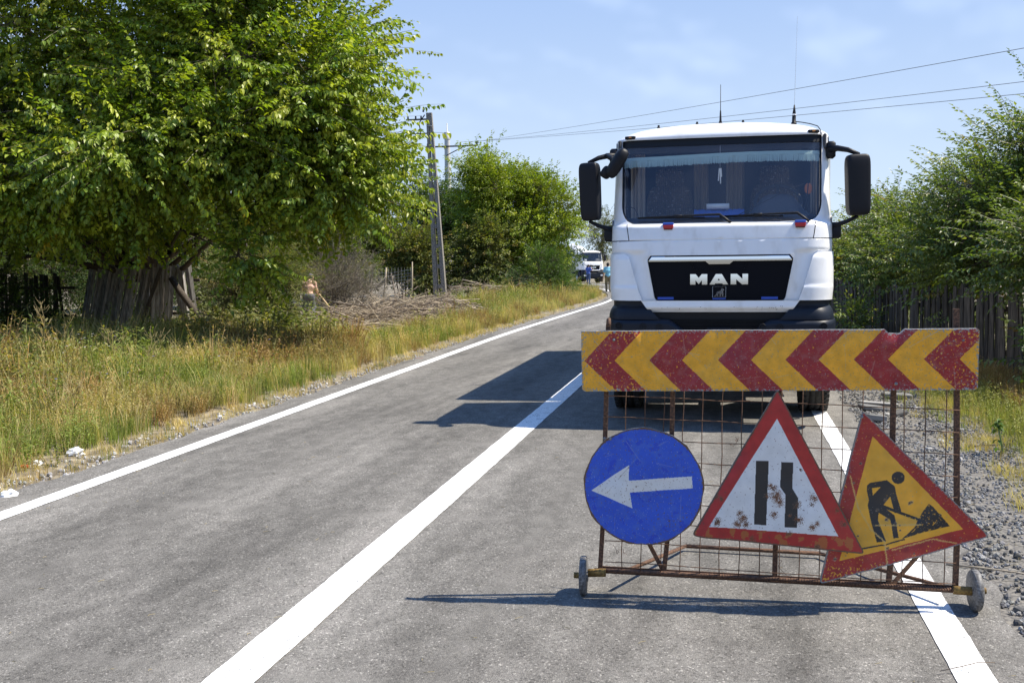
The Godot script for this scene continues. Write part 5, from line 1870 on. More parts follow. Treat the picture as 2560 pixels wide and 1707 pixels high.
# J: joints. The figure faces -z.
func person(label: String, at: Vector3, turn: float, J: Dictionary, skin: Material, shirt: Material, trousers: Material, hair: Material, shoe: Material, cell := 0.016) -> Node3D:
	var T := thing("person", label, "person", at, turn)
	var torso := [
		[J.hip + Vector3(-0.07, 0.02, 0), J.hip + Vector3(0.07, 0.02, 0), 0.125, 0.125],
		[J.hip, J.chest - (J.chest - J.hip) * 0.4, 0.125, 0.135],
		[J.chest + Vector3(-0.075, -0.02, 0), J.chest + Vector3(0.075, -0.02, 0), 0.125, 0.125],
		[J.chest, J.neck, 0.12, 0.07],
		[J.sl, J.sr, 0.068, 0.068]]
	var arms := []
	for s in ["l", "r"]:
		arms.append([J["s" + s], J["e" + s], 0.056, 0.043])
		arms.append([J["e" + s], J["w" + s], 0.043, 0.029])
	var legs := []
	for s in ["l", "r"]:
		legs.append([J["h" + s], J["k" + s], 0.092, 0.062])
		legs.append([J["k" + s], J["a" + s], 0.060, 0.042])
	var hd: Vector3 = J.head
	var fw: Vector3 = J.face.normalized()
	var rt := fw.cross(Vector3.UP).normalized()
	var headb := [
		[J.neck, hd - Vector3(0, 0.06, 0) - fw * 0.01, 0.058, 0.056],
		[hd + Vector3(0, 0.03, 0) - fw * 0.02, hd + Vector3(0, 0.01, 0) + fw * 0.01, 0.088, 0.080],
		[hd - Vector3(0, 0.06, 0) + fw * 0.035, hd - Vector3(0, 0.085, 0) + fw * 0.055, 0.052, 0.036],
		[hd + fw * 0.085 + Vector3(0, 0.005, 0), hd + fw * 0.105 - Vector3(0, 0.022, 0), 0.012, 0.016],
		[hd + rt * 0.082 + Vector3(0, 0.012, 0), hd + rt * 0.086 - Vector3(0, 0.02, 0), 0.016, 0.010],
		[hd - rt * 0.082 + Vector3(0, 0.012, 0), hd - rt * 0.086 - Vector3(0, 0.02, 0), 0.016, 0.010]]
	var b := Geo.new()
	sdf_mesh(b, torso + arms + legs + headb, cell, 0.05)
	hand(b, J.wl, (J.wl - J.el).normalized(), Vector3(0.6, 0, -0.3), 1.0)
	hand(b, J.wr, (J.wr - J.er).normalized(), Vector3(-0.6, 0, -0.3), -1.0)
	var body := put(b, "body", skin, T)
	for s in [-1.0, 1.0]:
		var e := Geo.new()
		rounded_box(e, hd + fw * 0.082 + rt * 0.032 * s + Vector3(0, 0.012, 0), Vector3(0.024, 0.014, 0.014), 2.2, Basis(rt, Vector3.UP, -fw), 0.0, 10, 6)
		put(e, "eye", M.black_plastic, body)
	var mo := Geo.new()
	rounded_box(mo, hd + fw * 0.087 + Vector3(0, -0.062, 0), Vector3(0.05, 0.012, 0.012), 2.2, Basis(rt, Vector3.UP, -fw), 0.0, 10, 6)
	put(mo, "mouth", M.lip, body)
	var t := Geo.new()
	var pel := [[J.hip + Vector3(-0.06, 0.0, 0), J.hip + Vector3(0.06, 0.0, 0), 0.13, 0.13]]
	sdf_mesh(t, pel + legs, cell, 0.06, 0.020, Vector3(-9, minf(J.al.y, J.ar.y) - 0.03, -9), Vector3(9, J.hip.y + 0.085, 9))
	put(t, "trousers", trousers, T)
	if shirt:
		var sh := Geo.new()
		var sl := []
		for s in ["l", "r"]: sl.append([J["s" + s], (J["s" + s] as Vector3).lerp(J["e" + s], 0.75), 0.062, 0.058])
		sdf_mesh(sh, torso + sl, cell, 0.06, 0.016, Vector3(-9, J.hip.y - 0.06, -9), Vector3(9, J.neck.y + 0.03, 9))
		put(sh, "shirt", shirt, T)
	var ha := Geo.new()
	sdf_mesh(ha, [[hd + Vector3(0, 0.045, 0) - fw * 0.025, hd + Vector3(0, 0.03, 0) - fw * 0.03, 0.088, 0.085], [hd - fw * 0.05, hd - fw * 0.055 - Vector3(0, 0.04, 0), 0.062, 0.05]], 0.012, 0.03, 0.010)
	put(ha, "hair", hair, T)
	for s in ["l", "r"]:
		var so := Geo.new()
		var a: Vector3 = J["a" + s]
		var f: Vector3 = J["f" + s]
		sdf_mesh(so, [[a, a + (f - a) * 0.1 - Vector3(0, 0.02, 0), 0.05, 0.045], [a - (f - a) * 0.25 - Vector3(0, 0.035, 0), f, 0.038, 0.034], [f, f + (f - a) * 0.15, 0.036, 0.028]], 0.012, 0.03)
		put(so, "shoe", shoe, T)
	return T

# ------------------------------------------------------------------ the scene
func _ready():
	rng.seed = 2024
	# camera: 35 mm lens on a full frame, eye height 1.75 m, looking a little left of the road and slightly down
	var cam := Camera3D.new()
	cam.name = "camera"
	cam.position = Vector3(0, 1.75, 0)
	cam.fov = 37.86
	cam.near = 0.05
	cam.far = 3000.0
	cam.basis = Basis(Vector3.UP, deg_to_rad(12.19)) * Basis(Vector3.RIGHT, deg_to_rad(-4.867)) * Basis(Vector3(0, 0, 1), deg_to_rad(-0.7))
	add_child(cam)
	cam.current = true
	# sky
	var sky := ProceduralSkyMaterial.new()
	sky.sky_top_color = lin(0.080, 0.205, 0.53)
	sky.sky_horizon_color = lin(0.49, 0.585, 0.675)
	sky.sky_curve = 0.22
	sky.sky_energy_multiplier = 1.0
	sky.ground_bottom_color = lin(0.16, 0.15, 0.13)
	sky.ground_horizon_color = lin(0.3, 0.3, 0.28)
	sky.sun_angle_max = 40.0
	sky.sun_curve = 0.1
	sky.sky_cover = cloud_cover()
	sky.sky_cover_modulate = Color(1, 1, 1, 1)
	var env := Environment.new()
	env.background_mode = Environment.BG_SKY
	env.sky = Sky.new()
	env.sky.sky_material = sky
	env.tonemap_mode = Environment.TONE_MAPPER_LINEAR
	env.tonemap_exposure = 1.6
	env.sdfgi_enabled = true
	env.ssao_enabled = true
	env.ssil_enabled = true
	var we := WorldEnvironment.new()
	we.name = "environment"
	we.environment = env
	add_child(we)
	# sun: from the right and slightly ahead, 56 degrees up
	var sun := DirectionalLight3D.new()
	sun.name = "sun"
	sun.light_energy = 1.6
	sun.light_color = Color(1.0, 0.965, 0.90)
	sun.light_angular_distance = 0.53
	sun.shadow_enabled = true
	add_child(sun)
	sun.look_at_from_position(SUN_TO * 100.0, Vector3.ZERO)
	materials()
	build_ground()
	build_road()
	build_verges()
	var T := thing("truck", "white tipper truck facing the barrier, parked in the closed lane", "truck", Vector3(-0.07, 0, -10.05))
	build_truck(T, true)
	tipper_body(T)
	build_barrier()
	var F := thing("truck", "white concrete mixer truck standing far off where the road bends", "truck", Vector3(-12.5, fall(-96.0), -95.5), 0.52)
	build_truck(F, false)
	mixer_drum(F)
	build_left_side()
	build_right_side()
	build_distance()
	build_people()
	build_litter()

func cloud_cover() -> ImageTexture:
	# thin cirrus wisps; only air and cloud
	var w := 1024; var h := 512
	var im := Image.create(w, h, false, Image.FORMAT_RGBA8)
	var n := noise(91, 1.0, 5); var n2 := noise(92, 1.0, 4)
	for y in h:
		var el := (0.5 - (y + 0.5) / h) * PI
		for x in w:
			var az := (x + 0.5) / w * TAU
			var a := 0.0
			if el > 0.0:
				var d := Vector3(cos(el) * cos(az), sin(el), cos(el) * sin(az))
				var s := 1.0 / maxf(d.y + 0.12, 0.05)
				var p := Vector2(d.x * s, d.z * s)
				var q := Vector2(p.x * 0.8 + p.y * 0.6, -p.x * 0.6 + p.y * 0.8)
				var v := n.get_noise_2d(q.x * 0.9 + 7.0, q.y * 2.2 + 1.9) + 0.45 * n2.get_noise_2d(q.x * 4.0, q.y * 7.0)
				a = clampf((v - 0.02) * 1.5, 0.0, 1.0) * smoothstep(0.03, 0.3, el)
			im.set_pixel(x, y, Color(1, 1, 1, a * 0.13))
	return ImageTexture.create_from_image(im)

func materials():
	M.soil = tri_mat(ramp_tex(noise(101, 0.02, 6), 512, [0.0, 0.35, 0.55, 0.75, 1.0], [Color(0.07, 0.058, 0.042), Color(0.14, 0.115, 0.08), Color(0.21, 0.175, 0.12), Color(0.27, 0.23, 0.155), Color(0.34, 0.30, 0.21)]), 0.45, 0.95, true)
	M.asphalt_side = mat(0.12, 0.115, 0.11, 0.95)
	M.line_paint = line_paint_material()
	# truck
	M.cab_white = mat(0.80, 0.81, 0.82, 0.28, 0.0, 0.5)
	M.cab_white.clearcoat_enabled = true
	M.cab_white.clearcoat = 0.4
	M.cab_white.clearcoat_roughness = 0.08
	M.plain_orange = mat(0.55, 0.16, 0.04, 0.7)
	var grime := ramp_tex(noise(118, 0.012, 6), 512, [0.0, 0.28, 0.45, 1.0], [Color(0.66, 0.65, 0.62), Color(0.79, 0.788, 0.78), Color(0.84, 0.844, 0.845), Color(0.86, 0.864, 0.866)])
	M.cab_white.albedo_color = Color.WHITE
	M.cab_white.albedo_texture = grime
	M.cab_white.uv1_triplanar = true
	M.cab_white.uv1_scale = Vector3(0.8, 0.35, 0.8)
	M.drum_white = mat(0.66, 0.67, 0.68, 0.4)
	M.body_grey = mat(0.50, 0.51, 0.52, 0.5)
	M.black_plastic = mat(0.010, 0.011, 0.014, 0.5, 0.0, 0.35)
	M.rubber = mat(0.02, 0.02, 0.022, 0.7)
	M.black_gloss = mat(0.004, 0.005, 0.009, 0.3, 0.0, 0.22)
	M.bumper = mat(0.010, 0.014, 0.024, 0.45, 0.0, 0.35)
	M.arch = mat(0.045, 0.05, 0.062, 0.6)
	M.mirror_black = mat(0.009, 0.010, 0.014, 0.5, 0.0, 0.35)
	M.mirror_glass = mat(0.85, 0.87, 0.88, 0.03, 1.0)
	M.chrome = mat(0.86, 0.86, 0.86, 0.05, 1.0)
	M.alu = mat(0.75, 0.76, 0.77, 0.35, 0.8)
	M.amber = mat(0.55, 0.20, 0.02, 0.25)
	M.lamp_glass = mat(0.75, 0.78, 0.8, 0.08, 0.6)
	M.red_plastic = mat(0.42, 0.012, 0.015, 0.25)
	M.blue_tape = mat(0.03, 0.10, 0.50, 0.35)
	M.dirt_speck = mat(0.08, 0.06, 0.05, 0.9)
	M.lining = mat(0.07, 0.072, 0.08, 0.9)
	M.dash = mat(0.05, 0.06, 0.075, 0.6)
	M.fringe = mat(0.42, 0.58, 0.55, 0.9)
	M.curtain = mat(0.55, 0.49, 0.40, 0.95)
	M.blue_cloth = mat(0.06, 0.14, 0.45, 0.95)
	M.paper = mat(0.78, 0.80, 0.78, 0.9)
	M.rim = mat(0.45, 0.45, 0.46, 0.5, 0.4)
	M.tyre = tri_mat(ramp_tex(noise(103, 0.05, 4), 256, [0.0, 0.5, 1.0], [Color(0.012, 0.012, 0.012), Color(0.022, 0.021, 0.020), Color(0.055, 0.05, 0.042)]), 2.0, 0.92)
	var glass := mat(0.06, 0.10, 0.20, 0.0)  # blue tint paints the reflected sky into the glass colour
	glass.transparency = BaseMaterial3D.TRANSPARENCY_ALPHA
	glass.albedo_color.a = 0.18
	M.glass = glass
	var tint := mat(0.05, 0.07, 0.08, 0.0)
	tint.transparency = BaseMaterial3D.TRANSPARENCY_ALPHA
	tint.albedo_color.a = 0.45
	M.tint_glass = tint
	var leo := noise(105, 0.075, 1, FastNoiseLite.TYPE_CELLULAR)
	leo.cellular_return_type = FastNoiseLite.RETURN_DISTANCE
	leo.domain_warp_enabled = true
	leo.domain_warp_amplitude = 12.0
	leo.domain_warp_frequency = 0.03
	M.leopard = tri_mat(ramp_tex(leo, 256, [0.0, 0.34, 0.40, 0.62, 0.68, 1.0], [Color(0.16, 0.12, 0.08), Color(0.16, 0.12, 0.08), Color(0.03, 0.028, 0.03), Color(0.03, 0.028, 0.03), Color(0.40, 0.36, 0.30), Color(0.46, 0.41, 0.34)]), 2.4, 0.95)
	# barrier
	M.rust = tri_mat(ramp_tex(noise(107, 0.04, 5), 256, [0.0, 0.4, 0.65, 1.0], [Color(0.030, 0.020, 0.015), Color(0.085, 0.045, 0.028), Color(0.15, 0.075, 0.04), Color(0.24, 0.15, 0.09)]), 6.0, 0.85)
	M.ochre_rust = tri_mat(ramp_tex(noise(108, 0.04, 5), 256, [0.0, 0.4, 0.65, 1.0], [Color(0.05, 0.03, 0.012), Color(0.15, 0.085, 0.022), Color(0.26, 0.16, 0.035), Color(0.32, 0.21, 0.06)]), 6.0, 0.8)
	M.sheet_metal = tri_mat(ramp_tex(noise(109, 0.05, 5), 256, [0.0, 0.4, 0.7, 1.0], [Color(0.05, 0.045, 0.04), Color(0.16, 0.155, 0.15), Color(0.30, 0.30, 0.30), Color(0.42, 0.42, 0.42)]), 5.0, 0.6)
	M.wheel_steel = tri_mat(ramp_tex(noise(110, 0.05, 5), 256, [0.0, 0.4, 0.7, 1.0], [Color(0.03, 0.028, 0.026), Color(0.09, 0.085, 0.08), Color(0.20, 0.195, 0.19), Color(0.30, 0.28, 0.25)]), 5.0, 0.6)
	# plants
	M.bark = tri_mat(ramp_tex(noise(111, 0.06, 5), 256, [0.0, 0.45, 0.7, 1.0], [Color(0.022, 0.018, 0.014), Color(0.060, 0.048, 0.036), Color(0.11, 0.09, 0.07), Color(0.18, 0.155, 0.12)]), 1.6, 0.95)
	M.twig_bark = mat(0.10, 0.08, 0.06, 0.95)
	M.leaf = leaf_material(0.42)
	M.leaf_dull = leaf_material(0.6)
	M.shoulder = tri_mat(ramp_tex(noise(117, 0.03, 6), 512, [0.0, 0.3, 0.5, 0.7, 1.0], [Color(0.045, 0.042, 0.038), Color(0.09, 0.084, 0.077), Color(0.14, 0.13, 0.115), Color(0.19, 0.175, 0.15), Color(0.27, 0.25, 0.21)]), 1.7, 0.95, true)
	M.leaf_part = []
	for c in [Color(0.15, 0.235, 0.03), Color(0.105, 0.19, 0.028), Color(0.20, 0.27, 0.035)]:
		var m := leaf_material(0.42)
		m.albedo_color = c.linear_to_srgb()
		M.leaf_part.append(m)
	M.grass = leaf_material(0.75)
	M.shoot = mat(0.14, 0.19, 0.06, 0.7)
	M.dry_stalk = mat(0.34, 0.27, 0.13, 0.9)
	# wood
	var wn := noise(113, 0.03, 5)
	M.grey_wood = []
	for k in 4:
		var kk := 1.4 + 0.28 * k
		var m := tri_mat(ramp_tex(noise(120 + k, 0.05, 5), 256, [0.0, 0.35, 0.6, 1.0], [Color(0.035, 0.03, 0.026) * kk, Color(0.12, 0.11, 0.10) * kk, Color(0.22, 0.21, 0.195) * kk, Color(0.34, 0.325, 0.30) * kk]), 1.0, 0.95)
		m.uv1_scale = Vector3(3.2, 0.22, 3.2)
		M.grey_wood.append(m)
	M.brown_wood = []
	for k in 4:
		var kk := 0.5 + 0.2 * k
		var m := tri_mat(ramp_tex(noise(130 + k, 0.05, 5), 256, [0.0, 0.35, 0.6, 1.0], [Color(0.022, 0.018, 0.014) * kk, Color(0.07, 0.058, 0.046) * kk, Color(0.13, 0.11, 0.088) * kk, Color(0.2, 0.17, 0.14) * kk]), 1.0, 0.95)
		m.uv1_scale = Vector3(3.2, 0.22, 3.2)
		M.brown_wood.append(m)
	M.cut_wood = mat(0.50, 0.36, 0.19, 0.9)
	M.stick = []
	for c in [Color(0.24, 0.19, 0.145), Color(0.34, 0.275, 0.195), Color(0.15, 0.115, 0.085), Color(0.42, 0.35, 0.25)]: M.stick.append(mat(c.r, c.g, c.b, 0.95))
	M.concrete = tri_mat(ramp_tex(noise(115, 0.05, 5), 256, [0.0, 0.4, 0.7, 1.0], [Color(0.11, 0.10, 0.088), Color(0.20, 0.188, 0.168), Color(0.28, 0.265, 0.235), Color(0.36, 0.34, 0.31)]), 0.9, 0.95)
	M.pale_concrete = mat(0.55, 0.55, 0.54, 0.9)
	M.wire = mat(0.09, 0.09, 0.085, 0.7, 0.3)
	M.galvanised = mat(0.45, 0.45, 0.44, 0.55, 0.4)
	M.stone = []
	for c in [Color(0.20, 0.195, 0.185), Color(0.15, 0.15, 0.148), Color(0.36, 0.35, 0.33), Color(0.10, 0.097, 0.092)]: M.stone.append(mat(c.r, c.g, c.b, 0.95))
	M.gravel = mat(1, 1, 1, 0.95)
	M.gravel.vertex_color_use_as_albedo = true
	# people
	M.skin = mat(0.60, 0.36, 0.26, 0.6)
	M.skin.subsurf_scatter_enabled = true
	M.skin.subsurf_scatter_strength = 0.08
	M.lip = mat(0.25, 0.08, 0.07, 0.5)
	M.grey_hair = mat(0.13, 0.12, 0.115, 0.9)
	M.dark_hair = mat(0.025, 0.02, 0.018, 0.8)
	M.grey_cloth = mat(0.115, 0.115, 0.135, 0.95)
	M.jeans = mat(0.05, 0.08, 0.17, 0.95)
	M.blue_shirt = mat(0.06, 0.11, 0.36, 0.95)
	M.sky_shirt = mat(0.24, 0.55, 0.72, 0.95)
	M.khaki = mat(0.20, 0.175, 0.115, 0.95)
	M.plastic_bag = mat(0.78, 0.79, 0.80, 0.5)
	M.plastic_bag.backlight_enabled = true
	M.plastic_bag.backlight = Color(0.4, 0.4, 0.4)
	M.red_litter = mat(0.5, 0.08, 0.03, 0.6)
	M.brick = mat(0.26, 0.10, 0.06, 0.9)
	M.flower_yellow = mat(0.75, 0.52, 0.03, 0.8)
	M.flower_blue = mat(0.30, 0.30, 0.70, 0.8)
	M.flower_white = mat(0.75, 0.74, 0.72, 0.8)

func leaf_material(rough: float) -> StandardMaterial3D:
	var m := StandardMaterial3D.new()
	m.vertex_color_use_as_albedo = true
	m.roughness = rough
	m.metallic_specular = 0.5
	m.cull_mode = BaseMaterial3D.CULL_DISABLED
	m.backlight_enabled = true
	m.backlight = Color(0.92, 0.95, 0.5)
	return m

# ------------------------------------------------------------------ verges
func scatter(n: int, x0: float, x1: float, z0: float, z1: float, r: RandomNumberGenerator) -> Array:
	var out := []
	for i in n:
		var z := lerpf(z0, z1, r.randf())
		out.append(Vector2(lerpf(x0, x1, r.randf()), z))
	return out

func tone(c: Color, v: float) -> Color:
	return Color(c.r * v, c.g * v, c.b * v)

func build_verges():
	var r := RandomNumberGenerator.new(); r.seed = 301
	var zone := noise(302, 0.28, 3); var zone2 := noise(303, 0.7, 2)
	var straw := Color(0.70, 0.56, 0.27); var tan := Color(0.50, 0.35, 0.16); var green := Color(0.24, 0.28, 0.075); var fresh := Color(0.33, 0.42, 0.085); var dark := Color(0.11, 0.155, 0.038); var rusty := Color(0.34, 0.18, 0.07)
	# kinds: short dry grass, tall dry grass, green grass, leafy weed, brown weed
	var meshes := [tuft_mesh(1, 26, 0.12, 0.14, 0.0028, 0.9), tuft_mesh(2, 30, 0.42, 0.13, 0.0028, 0.45, true), tuft_mesh(3, 30, 0.34, 0.12, 0.0036, 0.35), weed_mesh(4, 0.46, 7, 13, 0.05, 0.014), weed_mesh(5, 0.40, 8, 10, 0.03, 0.010, 0.8), weed_mesh(6, 0.30, 5, 10, 0.065, 0.035, 0.7)]
	var X := []; var C := []
	for i in meshes.size():
		X.append([]); C.append([])
	var add := func(k: int, x: float, z: float, s: float, col: Color):
		var bas := Basis(Vector3.UP, r.randf() * TAU) * Basis(Vector3.RIGHT, r.randf_range(-0.12, 0.12))
		X[k].append(Transform3D(bas.scaled(Vector3(s * r.randf_range(0.85, 1.2), s, s * r.randf_range(0.85, 1.2))), Vector3(x, land(x, z) - 0.01, z)))
		C[k].append(tone(col, r.randf_range(0.75, 1.25)))
	# left verge, out to the thicket
	for band in [[10500, -2.5, -16.0, 7.5], [8000, -16.0, -30.0, 6.5], [4200, -30.0, -62.0, 5.0], [1600, -62.0, -110.0, 8.0]]:
		for i in band[0]:
			var z := lerpf(band[1], band[2], r.randf())
			var d: float = band[3] * pow(r.randf(), 0.85)
			var x := -5.42 + bend(z) - d
			if z < -62.0: x += 0.0
			var a := zone.get_noise_2d(x, z); var b := zone2.get_noise_2d(x, z)
			var open := d < 0.35 + 0.5 * maxf(0.0, b)
			if d < 0.55 and r.randf() < 0.45: continue
			var far := clampf(d / 2.5, 0.35, 1.0) + 0.35 * smoothstep(2.5, 5.0, d) * smoothstep(-20.0, -16.0, z)
			if open:
				if r.randf() < 0.75: add.call(0, x, z, r.randf_range(0.5, 1.2), straw.lerp(tan, r.randf()))
				elif r.randf() < 0.4: add.call(2, x, z, 0.4, green)
				continue
			# nothing high where the cut brush lies
			if z < -19.5 and z > -34.5 and d > 1.9 and x < -7.3:
				if r.randf() < 0.25: add.call(0, x, z, 1.0, straw.lerp(tan, r.randf()))
				continue
			var s := lerpf(0.5, 1.15, far) * r.randf_range(0.75, 1.2) * (1.0 + 0.45 * smoothstep(-36.0, -44.0, z))
			if r.randf() < 0.05: s *= 1.6
			if a + 0.3 * b > 0.17:
				# fresh green
				if r.randf() < 0.45: add.call(2, x, z, s, green.lerp(fresh, r.randf()))
				elif r.randf() < 0.6: add.call(3, x, z, s * 0.95, green.lerp(fresh, r.randf() * 0.7))
				else: add.call(1, x, z, s, straw)
			elif a > -0.14:
				var q := r.randf()
				if q < 0.42: add.call(1, x, z, s, straw.lerp(fresh, r.randf() * 0.5))
				elif q < 0.6: add.call(3, x, z, s, green.lerp(straw, 0.3 + r.randf() * 0.6))
				elif q < 0.8: add.call(4, x, z, s * 1.1, tan.lerp(straw, r.randf()))
				else: add.call(2, x, z, s, fresh.lerp(straw, r.randf()))
			else:
				var q := r.randf()
				if q < 0.45: add.call(4, x, z, s * 1.15, rusty.lerp(straw, r.randf() * 0.8))
				elif q < 0.75: add.call(1, x, z, s, straw.lerp(tan, r.randf()))
				else: add.call(3, x, z, s, dark.lerp(straw, r.randf() * 0.6))
	# broad leaved weeds near the near end
	for i in 240:
		var z := lerpf(-4.5, -9.5, r.randf()); var d := r.randf_range(0.3, 3.0)
		if zone2.get_noise_2d(d * 1.3, z) < 0.05: continue
		add.call(5, -5.45 - d, z, r.randf_range(0.6, 1.1), green.lerp(fresh, r.randf() * 0.6))
	# under the thicket: dark green cover
	for i in 5200:
		var x := r.randf_range(-27.0, -11.5); var z := r.randf_range(-8.0, -31.0)
		if x > -16.0 and z > -13.5: continue
		if z < -18.5 and x > -15.6: continue
		if x > -15.5 and x < -12.0 and z < -20.5 and z > -24.0 and r.randf() < 0.8: continue
		var k: int = [3, 5, 2, 5][r.randi() % 4]
		add.call(k, x, z, r.randf_range(0.7, 1.4), dark.lerp(green, r.randf()))
	# right verge
	for i in 7000:
		var z := lerpf(-4.0, -34.0, pow(r.randf(), 1.3)); var d := r.randf_range(0.35, 3.0)
		var x := 1.35 + d
		var a := zone.get_noise_2d(x * 1.5, z)
		var keep := smoothstep(0.5, 2.2, d + a * 1.6)
		if z > -6.3: keep *= 0.45
		if r.randf() > keep: continue
		var s := lerpf(0.35, 0.85, clampf(d / 2.6, 0, 1)) * r.randf_range(0.7, 1.2)
		if d > 1.9 and z < -9.5: add.call([1, 4, 4][r.randi() % 3], x, z, s * 1.1, rusty.lerp(straw, r.randf() * 0.9))
		elif a > -0.1: add.call([2, 0, 2, 3][r.randi() % 4], x, z, s, green.lerp(fresh, r.randf()).lerp(straw, r.randf() * 0.45))
		else: add.call([0, 1][r.randi() % 2], x, z, s, straw.lerp(tan, r.randf()))
	for i in 8000:
		var z := lerpf(-4.2, -24.0, pow(r.randf(), 1.3)); var d := r.randf_range(0.7, 3.0)
		if r.randf() > smoothstep(0.6, 1.7, d - 0.9 * zone2.get_noise_2d(d * 2.2, z * 1.6)): continue
		add.call(0, 1.35 + d, z, r.randf_range(0.5, 1.1), straw.lerp(tan, r.randf()).lerp(green, r.randf() * 0.5))
	for i in 1300:
		var z := r.randf_range(-8.0, -45.0); var x := r.randf_range(4.3, 9.0)
		add.call([3, 2, 4][r.randi() % 3], x, z, r.randf_range(0.7, 1.2), dark.lerp(green, r.randf()))
	var names := ["short_dry_grass", "tall_dry_grass", "green_grass", "leafy_weeds", "brown_weeds", "broadleaf_weeds"]
	var labels := ["short dry straw coloured grass along the asphalt edges", "tall seeding dry grass on the verges", "fresh green grass clumps on the verges", "slender leafy green weeds on the verges", "brown dried weeds on the verges", "broad leaved low weeds near the road edge and thicket"]
	for k in meshes.size():
		var o := multi(null, names[k], meshes[k], X[k], C[k], M.grass)
		tag(o, labels[k], "grass" if k < 3 else "weeds", "", "stuff")
	# grey shoulder of crushed stone on the right
	var sh := Geo.new(); sh.smooth(true)
	var en := noise(305, 0.9, 4)
	var prev := PackedVector3Array()
	var zz := 10.0
	while zz > -40.0:
		var row := PackedVector3Array()
		for i in 7:
			var t := i / 6.0
			var xx := 1.2 + t * (2.1 + 0.6 * en.get_noise_2d(zz, 5.0)) * smoothstep(-45.0, -12.0, zz)
			row.append(Vector3(xx + bend(zz), land(maxf(xx, 1.36) + bend(zz), zz) + 0.012 + 0.005 * en.get_noise_2d(xx * 4.0, zz * 4.0), zz))
		if prev.size():
			for i in 6: sh.quad(prev[i], prev[i + 1], row[i + 1], row[i])
		prev = row
		zz -= 0.2
	tag(put(sh, "gravel_shoulder", M.shoulder), "grey crushed stone shoulder beside the asphalt", "shoulder", "", "structure")
	# gravel: angular stones
	var sm := []
	for k in 3:
		var g := Geo.new()
		var rr := RandomNumberGenerator.new(); rr.seed = 40 + k
		var rings := []
		for j in 5:
			var b := lerpf(-PI / 2, PI / 2, j / 4.0)
			var ring := PackedVector3Array()
			for i in 6:
				var an := TAU * i / 6.0
				ring.append(Vector3(cos(an) * cos(b), sin(b) * 0.7, -sin(an) * cos(b)) * rr.randf_range(0.72, 1.2))
			rings.append(ring)
		g.loft(rings, false)
		sm.append(g.mesh())
	var GX := [[], [], []]; var GC := [[], [], []]
	var stone := func(x: float, z: float, s: float, v: float):
		var k := r.randi() % 3
		GX[k].append(Transform3D(Basis.from_euler(Vector3(r.randf() * 6, r.randf() * 6, r.randf() * 6)).scaled(Vector3.ONE * s), Vector3(x, land(x, z) + s * 0.15 + (0.016 if x > 0.0 else 0.0), z)))
		GC[k].append(Color(v, v * r.randf_range(0.95, 1.0), v * r.randf_range(0.88, 0.98)))
	for i in 27000:
		var z := lerpf(-3.6, -15.0, pow(r.randf(), 1.5)); var d := pow(r.randf(), 1.2) * 2.1
		if zone2.get_noise_2d(d * 2.2, z * 1.6) < -0.05 and r.randf() < 0.6: continue
		stone.call(1.30 + d, z, r.randf_range(0.005, 0.015) * (1.0 if r.randf() < 0.94 else 1.8), r.randf_range(0.06, 0.34))
	for i in 1600:
		var z := lerpf(-15.0, -32.0, r.randf())
		stone.call(1.32 + pow(r.randf(), 1.5) * 1.6, z, r.randf_range(0.01, 0.035), r.randf_range(0.15, 0.4))
	for i in 2600:
		var z := lerpf(-4.0, -30.0, pow(r.randf(), 1.4))
		var d := pow(r.randf(), 2.0) * 0.55
		if zone2.get_noise_2d(0.0, z * 1.5) < -0.15 and r.randf() < 0.7: continue
		stone.call(-5.30 - d + bend(z), z, r.randf_range(0.006, 0.022), r.randf_range(0.2, 0.5))
	for k in 3:
		var o := multi(null, "gravel", sm[k], GX[k], GC[k], M.gravel)
		tag(o, ["grey gravel and small broken stones along the road edges", "angular chippings scattered along the road edges", "crumbled asphalt bits and pebbles along the road edges"][k], "gravel", "", "stuff")
	var lt := Geo.new()
	for i in 900:
		var z := lerpf(-3.8, -12.0, pow(r.randf(), 1.4)); var x := 1.4 + r.randf() * 1.9
		var a := r.randf() * TAU
		var p := Vector3(x, land(x, z) + 0.030, z)
		var d := Vector3(cos(a), r.randf_range(-0.05, 0.12), sin(a)) * r.randf_range(0.03, 0.12)
		lt.tube(p3([p - d * 0.5, p + Vector3(d.z, 0, -d.x) * 0.12, p + d * 0.5]), 0.0012, 3)
	tag(put(lt, "dry_stalk_litter", M.dry_stalk), "dead stalks lying over the gravel shoulder", "straw", "", "stuff")
	# bits of straw and stalk blown over the asphalt
	var sg := Geo.new()
	for i in 130:
		var z := r.randf_range(-3.4, -9.0); var x := r.randf_range(-4.8, 1.3)
		var a := r.randf() * TAU
		var d := Vector3(cos(a), 0, sin(a)) * r.randf_range(0.015, 0.05)
		sg.tube(p3([Vector3(x, 0.006, z), Vector3(x, 0.009, z) + d * 0.5 + Vector3(d.z, 0, d.x) * 0.2, Vector3(x, 0.006, z) + d]), 0.0012, 3)
	var so := put(sg, "straw_bits", M.dry_stalk)
	tag(so, "bits of dry straw scattered over the asphalt", "straw", "", "stuff")

